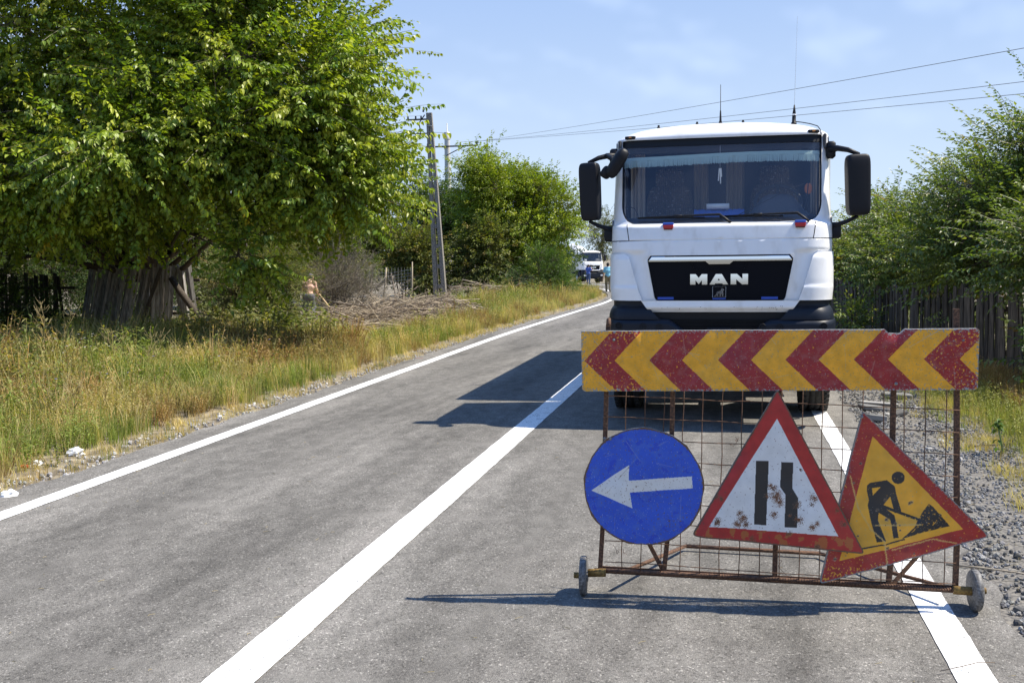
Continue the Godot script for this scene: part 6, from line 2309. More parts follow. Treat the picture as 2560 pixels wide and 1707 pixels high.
func plank(parent: Node3D, called: String, base: Vector3, top: Vector3, w: float, th: float, face: Vector3, mt: Material, seed_: int):
	# a split board with uneven edges and a chipped end
	var r := RandomNumberGenerator.new(); r.seed = seed_
	var d := (top - base)
	var y := d.normalized()
	var x := y.cross(face).normalized()
	var z := x.cross(y).normalized()
	var g := Geo.new()
	var rings := []
	var n := 4
	for i in n + 1:
		var t := float(i) / n
		var c := base + d * t + z * r.randf_range(-0.004, 0.004)
		var a := w * 0.5 * r.randf_range(0.86, 1.06); var b := w * 0.5 * r.randf_range(0.86, 1.06)
		var e := th * 0.5
		var cut := r.randf_range(-0.02, 0.02) if i == n else 0.0
		rings.append(p3([c - x * a + z * e - y * cut, c - x * a - z * e - y * cut, c + x * b - z * e + y * cut, c + x * b + z * e + y * cut]))
	g.loft(rings, true)
	put(g, called, mt, parent)

func build_left_side():
	var r := RandomNumberGenerator.new(); r.seed = 410
	# --- the leaning paling fence under the tree
	var F := thing("paling_fence", "leaning section of weathered grey palings under the big tree", "fence", Vector3(-14.7, -0.08, -23.3))
	F.scale = Vector3.ONE * 1.06
	var x := -1.75
	var k := 0
	while x < 1.22:
		var ln := 1.62 + r.randf_range(-0.06, 0.05)
		var lean := 0.36 if x < -0.1 else 0.10
		if x > 0.72: lean = -0.22
		lean += r.randf_range(-0.05, 0.05)
		if absf(x - 0.02) < 0.05 or absf(x - 0.70) < 0.03:
			x += 0.05; continue
		var back := r.randf_range(-0.05, 0.05)
		plank(F, "paling", Vector3(x - lean * 0.5, 0.0, back), Vector3(x + lean * 0.55, ln, back - 0.05), r.randf_range(0.05, 0.085), 0.024, Vector3(sin(0.55 + 0.45 * sin(k * 1.7)), 0, cos(0.55 + 0.45 * sin(k * 1.7))), M.grey_wood[r.randi() % 4], 1000 + k)
		x += r.randf_range(0.042, 0.078)
		k += 1
	plank(F, "paling", Vector3(-0.25, 0.0, 0.09), Vector3(0.42, 1.55, 0.06), 0.09, 0.025, Vector3(0, 0, 1), M.brown_wood[2], 990)
	var rail := Geo.new()
	rail.box(Vector3(-0.25, 0.45, -0.08), Vector3(3.2, 0.07, 0.04), 0.006)
	rail.box(Vector3(-0.15, 1.25, -0.11), Vector3(3.0, 0.07, 0.04), 0.006)
	put(rail, "rail", M.brown_wood[1], F)
	# darker old fence behind, in the shade of the thicket
	var F2 := thing("paling_fence", "dark old paling fence in the shade behind the undergrowth", "fence", Vector3(-17.6, -0.1, -22.3))
	for i in 17:
		plank(F2, "paling", Vector3(-1.3 + i * 0.15 + r.randf_range(-0.03, 0.03), 0, r.randf_range(-0.03, 0.03)), Vector3(-1.3 + i * 0.15 + r.randf_range(-0.12, 0.16), 1.5 + r.randf_range(-0.1, 0.1), 0), r.randf_range(0.08, 0.12), 0.022, Vector3(0, 0, 1), M.brown_wood[r.randi() % 3], 1200 + i)
	var r2 := Geo.new()
	r2.box(Vector3(0, 0.5, -0.05), Vector3(2.9, 0.07, 0.04), 0.006)
	r2.box(Vector3(0, 1.2, -0.05), Vector3(2.9, 0.07, 0.04), 0.006)
	put(r2, "rail", M.brown_wood[0], F2)
	# prop log
	var lg := Geo.new(); lg.smooth(true)
	lg.tube(p3([[-13.9, 1.32, -23.1], [-13.65, 0.97, -23.08], [-13.3, 0.56, -23.04], [-12.95, 0.15, -23.0], [-12.72, -0.14, -22.98]]), [0.075, 0.085, 0.09, 0.095, 0.10], 9)
	var lo := put(lg, "log", M.bark)
	tag(lo, "dark bare log propped aslant against the pale palings", "log")
	# --- twig kinds
	M.tw_mulberry = [twig_mesh(1, 0.55, 17, 0.096, 0.062, 2, 0.75, 0.02), twig_mesh(2, 0.66, 18, 0.09, 0.058, 2, 0.95, 0.02), twig_mesh(3, 0.45, 14, 0.105, 0.07, 2, 0.4, 0.02), twig_mesh(13, 0.5, 15, 0.085, 0.055, 2, 0.15, 0.03)]
	M.tw_bare = [bare_twig(10, 0.7), bare_twig(11, 0.55)]
	M.tw_fruit = [twig_mesh(4, 0.42, 13, 0.085, 0.046, 1, 0.35, 0.015), twig_mesh(5, 0.36, 12, 0.08, 0.042, 1, 0.6, 0.015)]
	M.tw_far = [twig_mesh(6, 0.50, 18, 0.125, 0.075, 0, 0.5, 0.08), twig_mesh(7, 0.44, 16, 0.13, 0.078, 0, 0.3, 0.08)]
	M.tw_fine = [twig_mesh(8, 0.42, 20, 0.055, 0.026, 0, 0.35, 0.04), twig_mesh(9, 0.38, 18, 0.06, 0.028, 0, 0.5, 0.04)]
	var gy := [[Color(0.29, 0.375, 0.038), 5.0], [Color(0.19, 0.28, 0.036), 3.2], [Color(0.40, 0.45, 0.046), 3.8], [Color(0.58, 0.44, 0.03), 0.03]]
	tree("mulberry_tree", "large spreading tree with glossy heart shaped leaves overhanging the verge", "tree", Vector3(-16.1, -0.1, -26.0), 501, {
		"lobes": [[Vector3(4.90, 6.30, 8.40), Vector3(4.4, 3.2, 2.1), 34], [Vector3(7.60, 5.10, 9.40), Vector3(2.3, 2.0, 1.9), 24], [Vector3(1.10, 6.10, 9.40), Vector3(3.8, 3.2, 2.4), 28], [Vector3(5.10, 3.90, 10.10), Vector3(3.6, 0.9, 1.6), 20], [Vector3(8.60, 3.70, 9.20), Vector3(1.8, 0.9, 1.2), 16], [Vector3(9.40, 3.10, 9.00), Vector3(0.8, 0.4, 0.9), 5], [Vector3(0.50, 3.80, 9.80), Vector3(3.2, 1.1, 1.8), 16], [Vector3(8.15, 1.90, 10.40), Vector3(0.22, 0.5, 0.25), 4, 1.35, 0.32], [Vector3(4.70, 2.60, 10.40), Vector3(0.9, 0.3, 0.4), 4, 2.3, 0.4], [Vector3(7.60, 7.40, 8.80), Vector3(1.8, 1.7, 1.7), 12], [Vector3(1.60, 2.70, 8.40), Vector3(2.0, 0.4, 0.7), 8, 2.1, 0.5], [Vector3(4.70, 2.70, 7.40), Vector3(1.3, 0.4, 0.6), 8, 2.1, 0.5], [Vector3(3.00, 2.90, 6.20), Vector3(1.6, 0.5, 0.6), 8, 2.3, 0.5], [Vector3(-1.30, 2.30, 8.40), Vector3(1.4, 0.5, 0.7), 8, 1.6, 0.5]],
		"twigs": M.tw_mulberry, "per": 88, "spread": 0.86, "colours": gy, "trunk_h": 4.5, "trunk_r": 0.26, "lean": Vector3(1.4, 0, 2.6), "min_y": 2.6, "lift": -0.1, "parts": 300})
	# --- the thicket behind and beside it
	var dk := [[Color(0.065, 0.12, 0.024), 4.0], [Color(0.10, 0.165, 0.03), 3.0], [Color(0.16, 0.20, 0.04), 1.0]]
	var olive := [[Color(0.19, 0.22, 0.055), 4.0], [Color(0.26, 0.265, 0.08), 3.0], [Color(0.12, 0.165, 0.035), 3.0], [Color(0.36, 0.28, 0.09), 0.6]]
	var ylw := [[Color(0.33, 0.405, 0.04), 5.0], [Color(0.24, 0.325, 0.038), 4.0], [Color(0.42, 0.46, 0.05), 2.4]]
	for q in [[-19.0, -20.0, 5.5, 3.0, 21, "broad dark tree rising behind the old paling fence"], [-24.5, -24.0, 6.5, 3.6, 22, "tall dark tree at the back of the thicket"], [-19.4, -29.5, 6.4, 3.0, 23, "dark leafy tree behind the leaning palings"], [-22.0, -16.0, 5.2, 3.0, 24, "dark tree at the edge of the thicket beyond the tall dry stalks"]]:
		tree("thicket_tree", q[5], "tree", Vector3(q[0], -0.15, q[1]), q[4], {"lobes": [[Vector3(0, q[2] * 0.58, 0), Vector3(q[3], q[2] * 0.48, q[3] * 0.8), 26]], "twigs": M.tw_far, "per": 75, "spread": 0.95, "colours": dk, "trunk_h": q[2] * 0.55, "trunk_r": 0.13, "stems": 2, "min_y": 0.8}, "trees of the thicket")
	for q in [[-16.4, -19.6, 1.7, 1.3, 31, "low dark bush crowding the old palings"], [-18.8, -17.6, 2.0, 1.6, 32, "rounded dark bush beside the old palings"], [-20.5, -14.0, 1.6, 1.5, 33, "low spreading bush at the edge of the thicket"], [-17.4, -26.8, 2.2, 1.5, 34, "leafy bush right behind the leaning palings"], [-19.0, -25.2, 2.4, 1.7, 35, "bush behind the dark old palings"], [-23.0, -19.0, 2.2, 1.8, 36, "wide bush deep in the thicket"], [-21.5, -22.0, 2.6, 1.8, 37, "high bush between the thicket trees"]]:
		tree("bush", q[5], "bush", Vector3(q[0], -0.12, q[1]), q[4], {"lobes": [[Vector3(0, q[2] * 0.5, 0), Vector3(q[3], q[2] * 0.5, q[3] * 0.8), 14]], "twigs": M.tw_fine, "per": 60, "spread": 0.6, "colours": dk, "trunk_h": q[2] * 0.5, "trunk_r": 0.03, "stems": 4, "min_y": 0.25, "leaf_mat": M.leaf_dull}, "bushes of the thicket")
	# --- sunlit scrub behind the man
	var sc := [[-13.0, -26.6, 2.4, 1.1, 40, "pale olive bush just right of the leaning palings"], [-15.6, -29.5, 3.0, 1.5, 41, "taller olive bush behind the pale one"], [-17.0, -35.0, 3.6, 1.9, 42, "tall olive bush behind the shirtless man"], [-19.5, -39.0, 4.6, 2.2, 43, "tall scrubby tree behind the brush heap"], [-18.2, -44.5, 4.3, 2.0, 44, "leafy bush between the brush heap and the wire fence"], [-16.4, -49.5, 4.2, 1.9, 45, "dense green bush behind the wire fence"], [-12.6, -50.6, 3.9, 1.8, 46, "green bush close beside the concrete lattice pole"]]
	for q in sc:
		tree("scrub_bush", q[5], "bush", Vector3(q[0], land(q[0], q[1]) - 0.03, q[1]), q[4], {"lobes": [[Vector3(0, q[2] * 0.55, 0), Vector3(q[3], q[2] * 0.48, q[3] * 0.8), 18]], "twigs": M.tw_fine if q[4] < 44 else M.tw_far, "per": 95 if q[4] < 44 else 75, "spread": 0.72, "colours": olive, "trunk_h": q[2] * 0.5, "trunk_r": 0.04, "stems": 5, "min_y": 0.3, "lift": 0.25, "leaf_mat": M.leaf_dull}, "scrub along the left side")
	# bare grey twigs standing in the scrub
	for q in [[-14.6, -35.8, 2.2, 1.1, 47, "tangle of bare grey twigs right of the bare backed person"], [-14.6, -37.0, 2.6, 1.4, 48, "high tangle of bare grey twigs behind the brush heap"], [-15.6, -39.0, 2.2, 1.2, 49, "bare twig thicket left of the wire fence"], [-16.4, -30.5, 1.6, 1.2, 50, "low bare twigs behind the leaning palings"]]:
		tree("twig_tangle", q[5], "bush", Vector3(q[0], land(q[0], q[1]) - 0.03, q[1]), q[4], {"lobes": [[Vector3(0, q[2] * 0.5, 0), Vector3(q[3], q[2] * 0.5, q[3]), 12]], "twigs": M.tw_bare, "per": 26, "spread": 0.8, "colours": [[Color(0.22, 0.19, 0.15), 1.0], [Color(0.30, 0.26, 0.21), 1.0]], "trunk_h": q[2] * 0.6, "trunk_r": 0.03, "stems": 5, "min_y": 0.2, "lift": 0.5, "leaf_mat": M.grass}, "bare twig tangles")
	# a belt of trees closing the view at the back
	var proto := tree("belt_tree", "green tree in the belt closing the view behind the scrub", "tree", Vector3(-20.5, -0.5, -50.0), 66, {"lobes": [[Vector3(0, 3.5, 0), Vector3(2.9, 3.0, 2.6), 34]], "twigs": M.tw_far, "per": 75, "spread": 0.95, "colours": olive, "trunk_h": 3.0, "trunk_r": 0.12, "stems": 3, "min_y": 0.5, "leaf_mat": M.leaf_dull}, "belt of trees behind the scrub")
	for q in [[-25.0, -46.0, 1.05], [-30.0, -42.0, 1.1], [-27.5, -34.5, 0.95], [-33.0, -33.0, 1.15], [-23.0, -57.0, 1.1], [-36.5, -27.0, 1.05], [-30.5, -25.0, 0.9], [-21.5, -33.0, 0.8], [-20.0, -66.0, 1.0], [-34.0, -19.0, 1.0], [-28.0, -17.0, 0.9]]:
		var c := proto.duplicate()
		c.name = numbered("belt_tree")
		add_child(c, true)
		c.position = Vector3(q[0], fall(q[1]) - 0.1, q[1])
		c.rotation.y = q[0] * 1.7
		c.scale = Vector3.ONE * q[2]
	# --- trees beyond the pole
	tree("roadside_tree", "full round yellow green tree right of the concrete poles", "tree", Vector3(-11.3, -0.42, -53.5), 61, {"lobes": [[Vector3(0, 4.7, 0), Vector3(3.0, 3.3, 2.5), 40], [Vector3(1.6, 4.2, 0.6), Vector3(1.8, 2.4, 1.8), 12], [Vector3(-1.6, 5.3, 0), Vector3(1.6, 2.8, 1.6), 10], [Vector3(0.3, 2.0, 0.8), Vector3(2.6, 1.0, 1.6), 10]], "twigs": M.tw_far, "per": 105, "spread": 0.9, "colours": ylw, "trunk_h": 4.2, "trunk_r": 0.16, "stems": 2, "min_y": 0.7, "lift": 0.15})
	tree("roadside_tree", "darker tree half hidden behind the concrete lattice pole", "tree", Vector3(-16.8, -0.45, -56.5), 62, {"lobes": [[Vector3(0, 4.3, 0), Vector3(2.6, 3.0, 2.2), 26], [Vector3(2.2, 3.8, 0), Vector3(1.5, 2.3, 1.4), 8]], "twigs": M.tw_far, "per": 90, "spread": 0.85, "colours": dk, "trunk_h": 3.8, "trunk_r": 0.14, "stems": 2, "min_y": 0.7})
	tree("locust_bush", "feathery bright green bush at the foot of the yellow green tree", "bush", Vector3(-8.6, -0.38, -46.5), 63, {"lobes": [[Vector3(0, 1.25, 0), Vector3(1.35, 1.1, 1.1), 20], [Vector3(0.9, 0.8, 0.5), Vector3(0.9, 0.6, 0.8), 8]], "twigs": M.tw_fine, "per": 60, "spread": 0.5, "colours": [[Color(0.09, 0.17, 0.03), 3.0], [Color(0.12, 0.20, 0.035), 2.0]], "trunk_h": 1.0, "trunk_r": 0.03, "stems": 5, "min_y": 0.2, "lift": 0.3})
	tree("roadside_tree", "low dark tree on the verge beside the far mixer truck", "tree", Vector3(-12.6, -0.7, -72.0), 64, {"lobes": [[Vector3(0, 2.1, 0), Vector3(1.9, 1.8, 1.6), 22]], "twigs": M.tw_far, "per": 50, "spread": 0.7, "colours": dk, "trunk_h": 1.6, "trunk_r": 0.08, "stems": 3, "min_y": 0.4})
	brush_heaps()
	poles_and_wires()
	stalks()

func stick(parent: Node, called: String, a: Vector3, b: Vector3, rad: float, mt: Material, r: RandomNumberGenerator, forks := 0):
	var g := Geo.new(); g.smooth(true)
	var P := PackedVector3Array(); var R := []
	var ln := a.distance_to(b)
	for i in 6:
		var t := i / 5.0
		P.append(a.lerp(b, t) + Vector3(r.randf_range(-1, 1), r.randf_range(-1, 1), r.randf_range(-1, 1)) * ln * 0.018 + Vector3(0, sin(t * PI) * ln * 0.03, 0))
		R.append(lerpf(rad, rad * 0.35, t))
	g.tube(P, R, 5)
	for k in forks:
		var t := r.randf_range(0.35, 0.9)
		var q := P[int(t * 4.99)].lerp(P[int(t * 4.99) + 1], t * 4.99 - int(t * 4.99))
		var d := ((b - a).normalized() + Vector3(r.randf_range(-1, 1), r.randf_range(-0.1, 0.8), r.randf_range(-1, 1)) * 0.7).normalized() * ln * r.randf_range(0.15, 0.35)
		g.tube(p3([q, q + d * 0.5 + Vector3(0, -0.01, 0), q + d]), [rad * 0.5, rad * 0.35, rad * 0.15], 4)
	put(g, called, mt, parent)

func brush_heaps():
	var r := RandomNumberGenerator.new(); r.seed = 700
	# H: centre, half extents, height, pieces
	for H in [[Vector3(-9.5, -0.2, -28.0), Vector3(2.1, 0.75, 4.2), 230, "wide heap of cut branches and brushwood in front of the man"], [Vector3(-10.9, -0.42, -43.8), Vector3(2.2, 0.95, 1.3), 70, "grey heap of dead twigs at the foot of the yellow green tree"]]:
		var T := thing("brush_heap", H[3], "brush heap", H[0], 0.0, "heaps of cut brushwood")
		var e: Vector3 = H[1]
		var tw := Geo.new()
		for i in H[2]:
			var t := r.randf()
			var c := Vector3(r.randf_range(-1, 1) * e.x, 0, r.randf_range(-1, 1) * e.z)
			var hgt: float = e.y * maxf(0.08, 1.0 - pow(c.x / e.x, 2.0) * 0.8 - pow(c.z / e.z, 2.0) * 0.5)
			c.y = 0.06 + hgt * pow(r.randf(), 0.7)
			var a := r.randf_range(-1.0, 1.0) + (PI if r.randf() < 0.5 else 0.0)
			var ln := r.randf_range(0.7, 2.2)
			var d := Vector3(cos(a), r.randf_range(-0.15, 0.2) if r.randf() < 0.6 else r.randf_range(-0.5, 0.7), sin(a) * 0.8).normalized() * ln * 0.5
			var p0 := c - d; var p1 := c + d
			p0.y = maxf(p0.y, 0.04); p1.y = maxf(p1.y, 0.04)
			stick(T, "branch", p0, p1, r.randf_range(0.012, 0.032), M.stick[[0, 1, 1, 2, 3, 3][r.randi() % 6]], r, 2)
		for i in int(H[2]) * 14:
			var c := Vector3(r.randf_range(-1, 1) * e.x * 1.1, 0, r.randf_range(-1, 1) * e.z * 1.1)
			var hgt: float = e.y * maxf(0.1, 1.05 - pow(c.x / e.x, 2.0) * 0.8 - pow(c.z / e.z, 2.0) * 0.5)
			c.y = 0.05 + hgt * r.randf() * 1.05
			var d := Vector3(r.randf_range(-1, 1), r.randf_range(-0.2, 0.6), r.randf_range(-1, 1)).normalized() * r.randf_range(0.15, 0.5)
			var q := c + d
			q.y = maxf(q.y, 0.02)
			tw.tube(p3([c, c.lerp(q, 0.5) + Vector3(r.randf_range(-1, 1), r.randf_range(-1, 1), r.randf_range(-1, 1)) * 0.04, q]), [0.006, 0.0045, 0.002], 3, false)
		var o := put(tw, "twigs", M.stick[1], T)
		o.set_meta("kind", "stuff")
	# wilting leafy branches thrown down in front
	var wl := [[Color(0.24, 0.265, 0.09), 3.0], [Color(0.32, 0.30, 0.12), 2.0], [Color(0.14, 0.16, 0.05), 2.0]]
	for q in [[-9.9, -20.8, 51, "wilted leafy branches thrown down at the near side of the brush heap"], [-11.2, -21.8, 52, "wilting cut foliage lying left of the brush heap"], [-9.3, -18.9, 53, "loose wilted foliage at the edge of the tall grass"], [-10.4, -41.0, 54, "grey green cut foliage lying before the far twig heap"], [-12.8, -42.0, 55, "pale cut foliage at the foot of the lattice pole"]]:
		tree("cut_foliage", q[3], "cut branches", Vector3(q[0], land(q[0], q[1]), q[1]), q[2], {"lobes": [[Vector3(0, 0.14, 0), Vector3(1.2, 0.12, 0.9), 12]], "twigs": M.tw_far, "per": 13, "spread": 0.3, "colours": wl, "trunk_h": 0.3, "trunk_r": 0.02, "stems": 3, "min_y": 0.1, "leaf_mat": M.leaf_dull}, "cut foliage on the ground")

func poles_and_wires():
	# concrete lattice pole: two tapering legs joined by rungs
	var T := thing("lattice_pole", "weathered concrete lattice pole of two legs and rungs, leaning slightly", "pole", Vector3(-14.0, -0.42, -48.0))
	var lean := Vector3(-0.42, 0, 0)
	var H := 9.3
	for s in [-1.0, 1.0]:
		var g := Geo.new()
		var rings := []
		for i in 9:
			var t := i / 8.0
			var c := lean * t + Vector3(s * lerpf(0.215, 0.08, t), H * t, 0)
			var w := lerpf(0.11, 0.062, t); var dd := lerpf(0.13, 0.08, t)
			rings.append(p3([c + Vector3(-w, 0, dd), c + Vector3(w, 0, dd), c + Vector3(w, 0, -dd), c + Vector3(-w, 0, -dd)]))
		g.loft(rings)
		put(g, "leg", M.concrete, T)
	for k in 9:
		var t := (k + 0.75) / 9.4
		var g := Geo.new()
		g.box(lean * t + Vector3(0, H * t, 0), Vector3(lerpf(0.43, 0.16, t) - lerpf(0.22, 0.124, t) + 0.01, 0.2, lerpf(0.18, 0.12, t)), 0.02)
		put(g, "rung", M.concrete, T)
	var cap := Geo.new()
	cap.box(lean + Vector3(0, H - 0.35, 0), Vector3(0.24, 0.7, 0.14), 0.02)
	put(cap, "head", M.concrete, T)
	var bands := Geo.new()
	bands.box(lean * 0.95 + Vector3(0, H * 0.93, 0), Vector3(0.30, 0.03, 0.22), 0.004)
	put(bands, "band", M.galvanised, T)
	var arm := Geo.new()
	arm.box(lean + Vector3(-0.55, H - 0.30, 0), Vector3(1.3, 0.07, 0.07), 0.006)
	put(arm, "crossarm", M.wire, T)
	var arm2 := Geo.new()
	arm2.box(lean + Vector3(-0.5, H - 1.0, 0.0), Vector3(1.2, 0.05, 0.05), 0.006)
	put(arm2, "crossarm", M.wire, T)
	for q in [[-1.1, -0.26], [-0.7, -0.26], [-0.42, -0.26], [-0.95, -0.98], [-0.3, 0.05]]:
		var ins := Geo.new(); ins.smooth(true)
		ins.lathe(lean + Vector3(q[0], H + q[1], 0), Vector3.UP, [[0.0, 0.0], [0.03, 0.0], [0.055, 0.03], [0.03, 0.06], [0.05, 0.09], [0.025, 0.13], [0.0, 0.14]], 10)
		put(ins, "insulator", M.black_plastic, T)
	var box := Geo.new()
	box.tube(p3([lean + Vector3(-0.2, H - 0.1, 0.1), lean + Vector3(-0.5, H - 0.5, 0.12), lean + Vector3(-0.42, H - 0.9, 0.12), lean + Vector3(-0.5, H - 1.3, 0.12)]), 0.03, 6)
	put(box, "jumper_cable", M.black_plastic, T)
	# round pole behind, with a long crossarm
	var P2 := thing("round_pole", "pale round concrete pole with a crossarm behind the lattice pole", "pole", Vector3(-16.9, -0.5, -60.0))
	var rp := Geo.new(); rp.smooth(true)
	rp.lathe(Vector3(0, -0.1, 0), Vector3.UP, [[0.27, 0.0], [0.21, 5.0], [0.165, 9.95], [0.17, 10.0], [0.0, 10.02]], 20)
	put(rp, "shaft", M.pale_concrete, P2)
	var col := Geo.new(); col.smooth(true)
	col.lathe(Vector3(0, 9.5, 0), Vector3.UP, [[0.19, 0.0], [0.19, 0.42], [0.1, 0.45], [0.03, 0.47], [0.025, 1.0], [0.0, 1.0]], 16)
	put(col, "cap", M.galvanised, P2)
	var ca := Geo.new()
	ca.box(Vector3(0.35, 9.05, 0.24), Vector3(3.3, 0.09, 0.09), 0.01)
	ca.tube(p3([[0, 8.5, 0.24], [1.2, 9.05, 0.24]]), 0.03, 6)
	put(ca, "crossarm", M.wire, P2)
	for x in [-1.2, 0.9, 1.5, 1.95]:
		var ins := Geo.new(); ins.smooth(true)
		ins.lathe(Vector3(x, 9.09, 0.24), Vector3.UP, [[0.0, 0.0], [0.03, 0.0], [0.06, 0.04], [0.03, 0.08], [0.055, 0.12], [0.02, 0.18], [0.0, 0.2]], 10)
		put(ins, "insulator", M.black_plastic, P2)
	# overhead wires towards the right, and on to the left behind the crown
	var W := [[Vector3(-14.95, 8.78, -59.76), Vector3(14.0, 5.05, -9.0) , "upper overhead wire crossing above the truck"], [Vector3(-15.4, 8.78, -59.76), Vector3(12.6, 4.90, -16.0), "middle overhead wire passing behind the truck cab"], [Vector3(-16.0, 8.78, -59.76), Vector3(12.8, 4.62, -16.5), "lowest overhead wire passing behind the truck cab"], [Vector3(-14.8, 8.75, -48.0), Vector3(-60.0, 9.5, -44.0), "overhead wire running left from the lattice pole"], [Vector3(-14.95, 8.0, -48.0), Vector3(-60.0, 8.4, -44.0), "lower overhead wire running left from the lattice pole"]]
	for w in W:
		var g := Geo.new(); g.smooth(true)
		var Q := PackedVector3Array()
		for i in 25:
			var t := i / 24.0
			Q.append((w[0] as Vector3).lerp(w[1], t) - Vector3(0, 0.45 * 4.0 * t * (1.0 - t) * 0.35, 0))
		g.tube(Q, 0.0065, 4)
		var o := put(g, "overhead_wire", M.wire)
		tag(o, w[2], "wire", "overhead wires")
	# wire fence by the pole
	var N := thing("wire_fence", "sagging square mesh wire fence on crooked posts beside the lattice pole", "fence", Vector3(-15.0, -0.42, -42.5))
	var r := RandomNumberGenerator.new(); r.seed = 820
	for q in [[-0.15, 0.10, 1.75, 0.05], [0.55, 0.32, 1.5, 0.03], [1.22, 1.32, 2.0, 0.04], [-0.75, -0.62, 1.3, 0.035]]:
		var g := Geo.new(); g.smooth(true)
		g.tube(p3([[q[0], -0.1, 0], [lerpf(q[0], q[1], 0.5) + 0.03, q[2] * 0.5, 0], [q[1], q[2], 0]]), [q[3], q[3] * 0.9, q[3] * 0.7], 6)
		put(g, "post", M.stick[3] if q[2] > 1.6 else M.stick[0], N)
	var m := Geo.new()
	for k in 12: m.tube(p3([[-0.7, 0.15 + k * 0.125, 0.05], [0.3, 0.1 + k * 0.128, 0.09], [1.25, 0.12 + k * 0.14, 0.03]]), 0.005, 3)
	for k in 14: m.tube(p3([[-0.7 + k * 0.15, 0.1, 0.06], [-0.68 + k * 0.15, 1.75, 0.06]]), 0.005, 3)
	put(m, "wire_mesh", M.galvanised, N)
	# pale rubble at the foot of the pole
	for q in [[-12.6, -41.0, 0.26], [-12.1, -40.8, 0.18], [-12.95, -41.3, 0.20]]:
		var g := Geo.new()
		rock(g, r, q[2])
		var o := put(g, "rubble_stone", M.stone[2])
		o.position = Vector3(q[0], land(q[0], q[1]) + q[2] * 0.3, q[1])
		tag(o, "pale rubble stone near the foot of the lattice pole", "stone", "rubble stones by the pole")

func rock(g: Geo, r: RandomNumberGenerator, s: float):
	var rings := []
	for j in 7:
		var b := lerpf(-PI / 2, PI / 2, j / 6.0)
		var ring := PackedVector3Array()
		for i in 9:
			var an := TAU * i / 9.0
			ring.append(Vector3(cos(an) * cos(b) * 1.2, sin(b) * 0.65, -sin(an) * cos(b)) * s * r.randf_range(0.8, 1.15))
		rings.append(ring)
	g.loft(rings, false)

func stalks():
	var labels := ["tall straw coloured dry stalk at the edge of the dark thicket", "dry branching stalk leaning in front of the old palings", "bent dry stalk before the leaning palings", "thin dry stalk among the brown weeds"]
	var at := [[-9.75, -12.9, 1.35], [-8.9, -13.4, 1.0], [-8.3, -13.0, 0.9], [-7.0, -9.3, 0.62]]
	for k in 4:
		var o := put(stalk_mesh(900 + k, at[k][2]), "dry_stalk", M.dry_stalk)
		o.position = Vector3(at[k][0], land(at[k][0], at[k][1]) - 0.02, at[k][1])
		tag(o, labels[k], "dry plant", "tall dry stalks")
	# small flowers among the weeds: petals on short stems
	var r := RandomNumberGenerator.new(); r.seed = 930
	var F := {"yellow": Geo.new(), "blue": Geo.new(), "white": Geo.new()}
	for i in 90:
		var z := r.randf_range(-6.5, -15.0); var x := -5.9 - r.randf_range(0.4, 4.2)
		var key: String = ["yellow", "yellow", "blue", "white"][r.randi() % 4]
		if key == "white": x = r.randf_range(-9.6, -8.6); z = r.randf_range(-13.2, -11.8)
		var h := r.randf_range(0.35, 0.6) + (0.2 if key == "white" else 0.0)
		var p := Vector3(x, land(x, z), z)
		var g: Geo = F[key]
		for j in 6:
			var a := TAU * j / 6.0
			var c := p + Vector3(0.02, h, 0)
			var d := Vector3(cos(a), 0.35, sin(a)) * 0.016; var e := Vector3(cos(a + 0.7), 0.35, sin(a + 0.7)) * 0.016
			g.tri(c, c + e, c + d)
	for key in F:
		var o := put(F[key], key + "_flowers", {"yellow": M.flower_yellow, "blue": M.flower_blue, "white": M.flower_white}[key])
		tag(o, "small " + key + " wild flowers among the verge weeds", "flowers", "", "stuff")

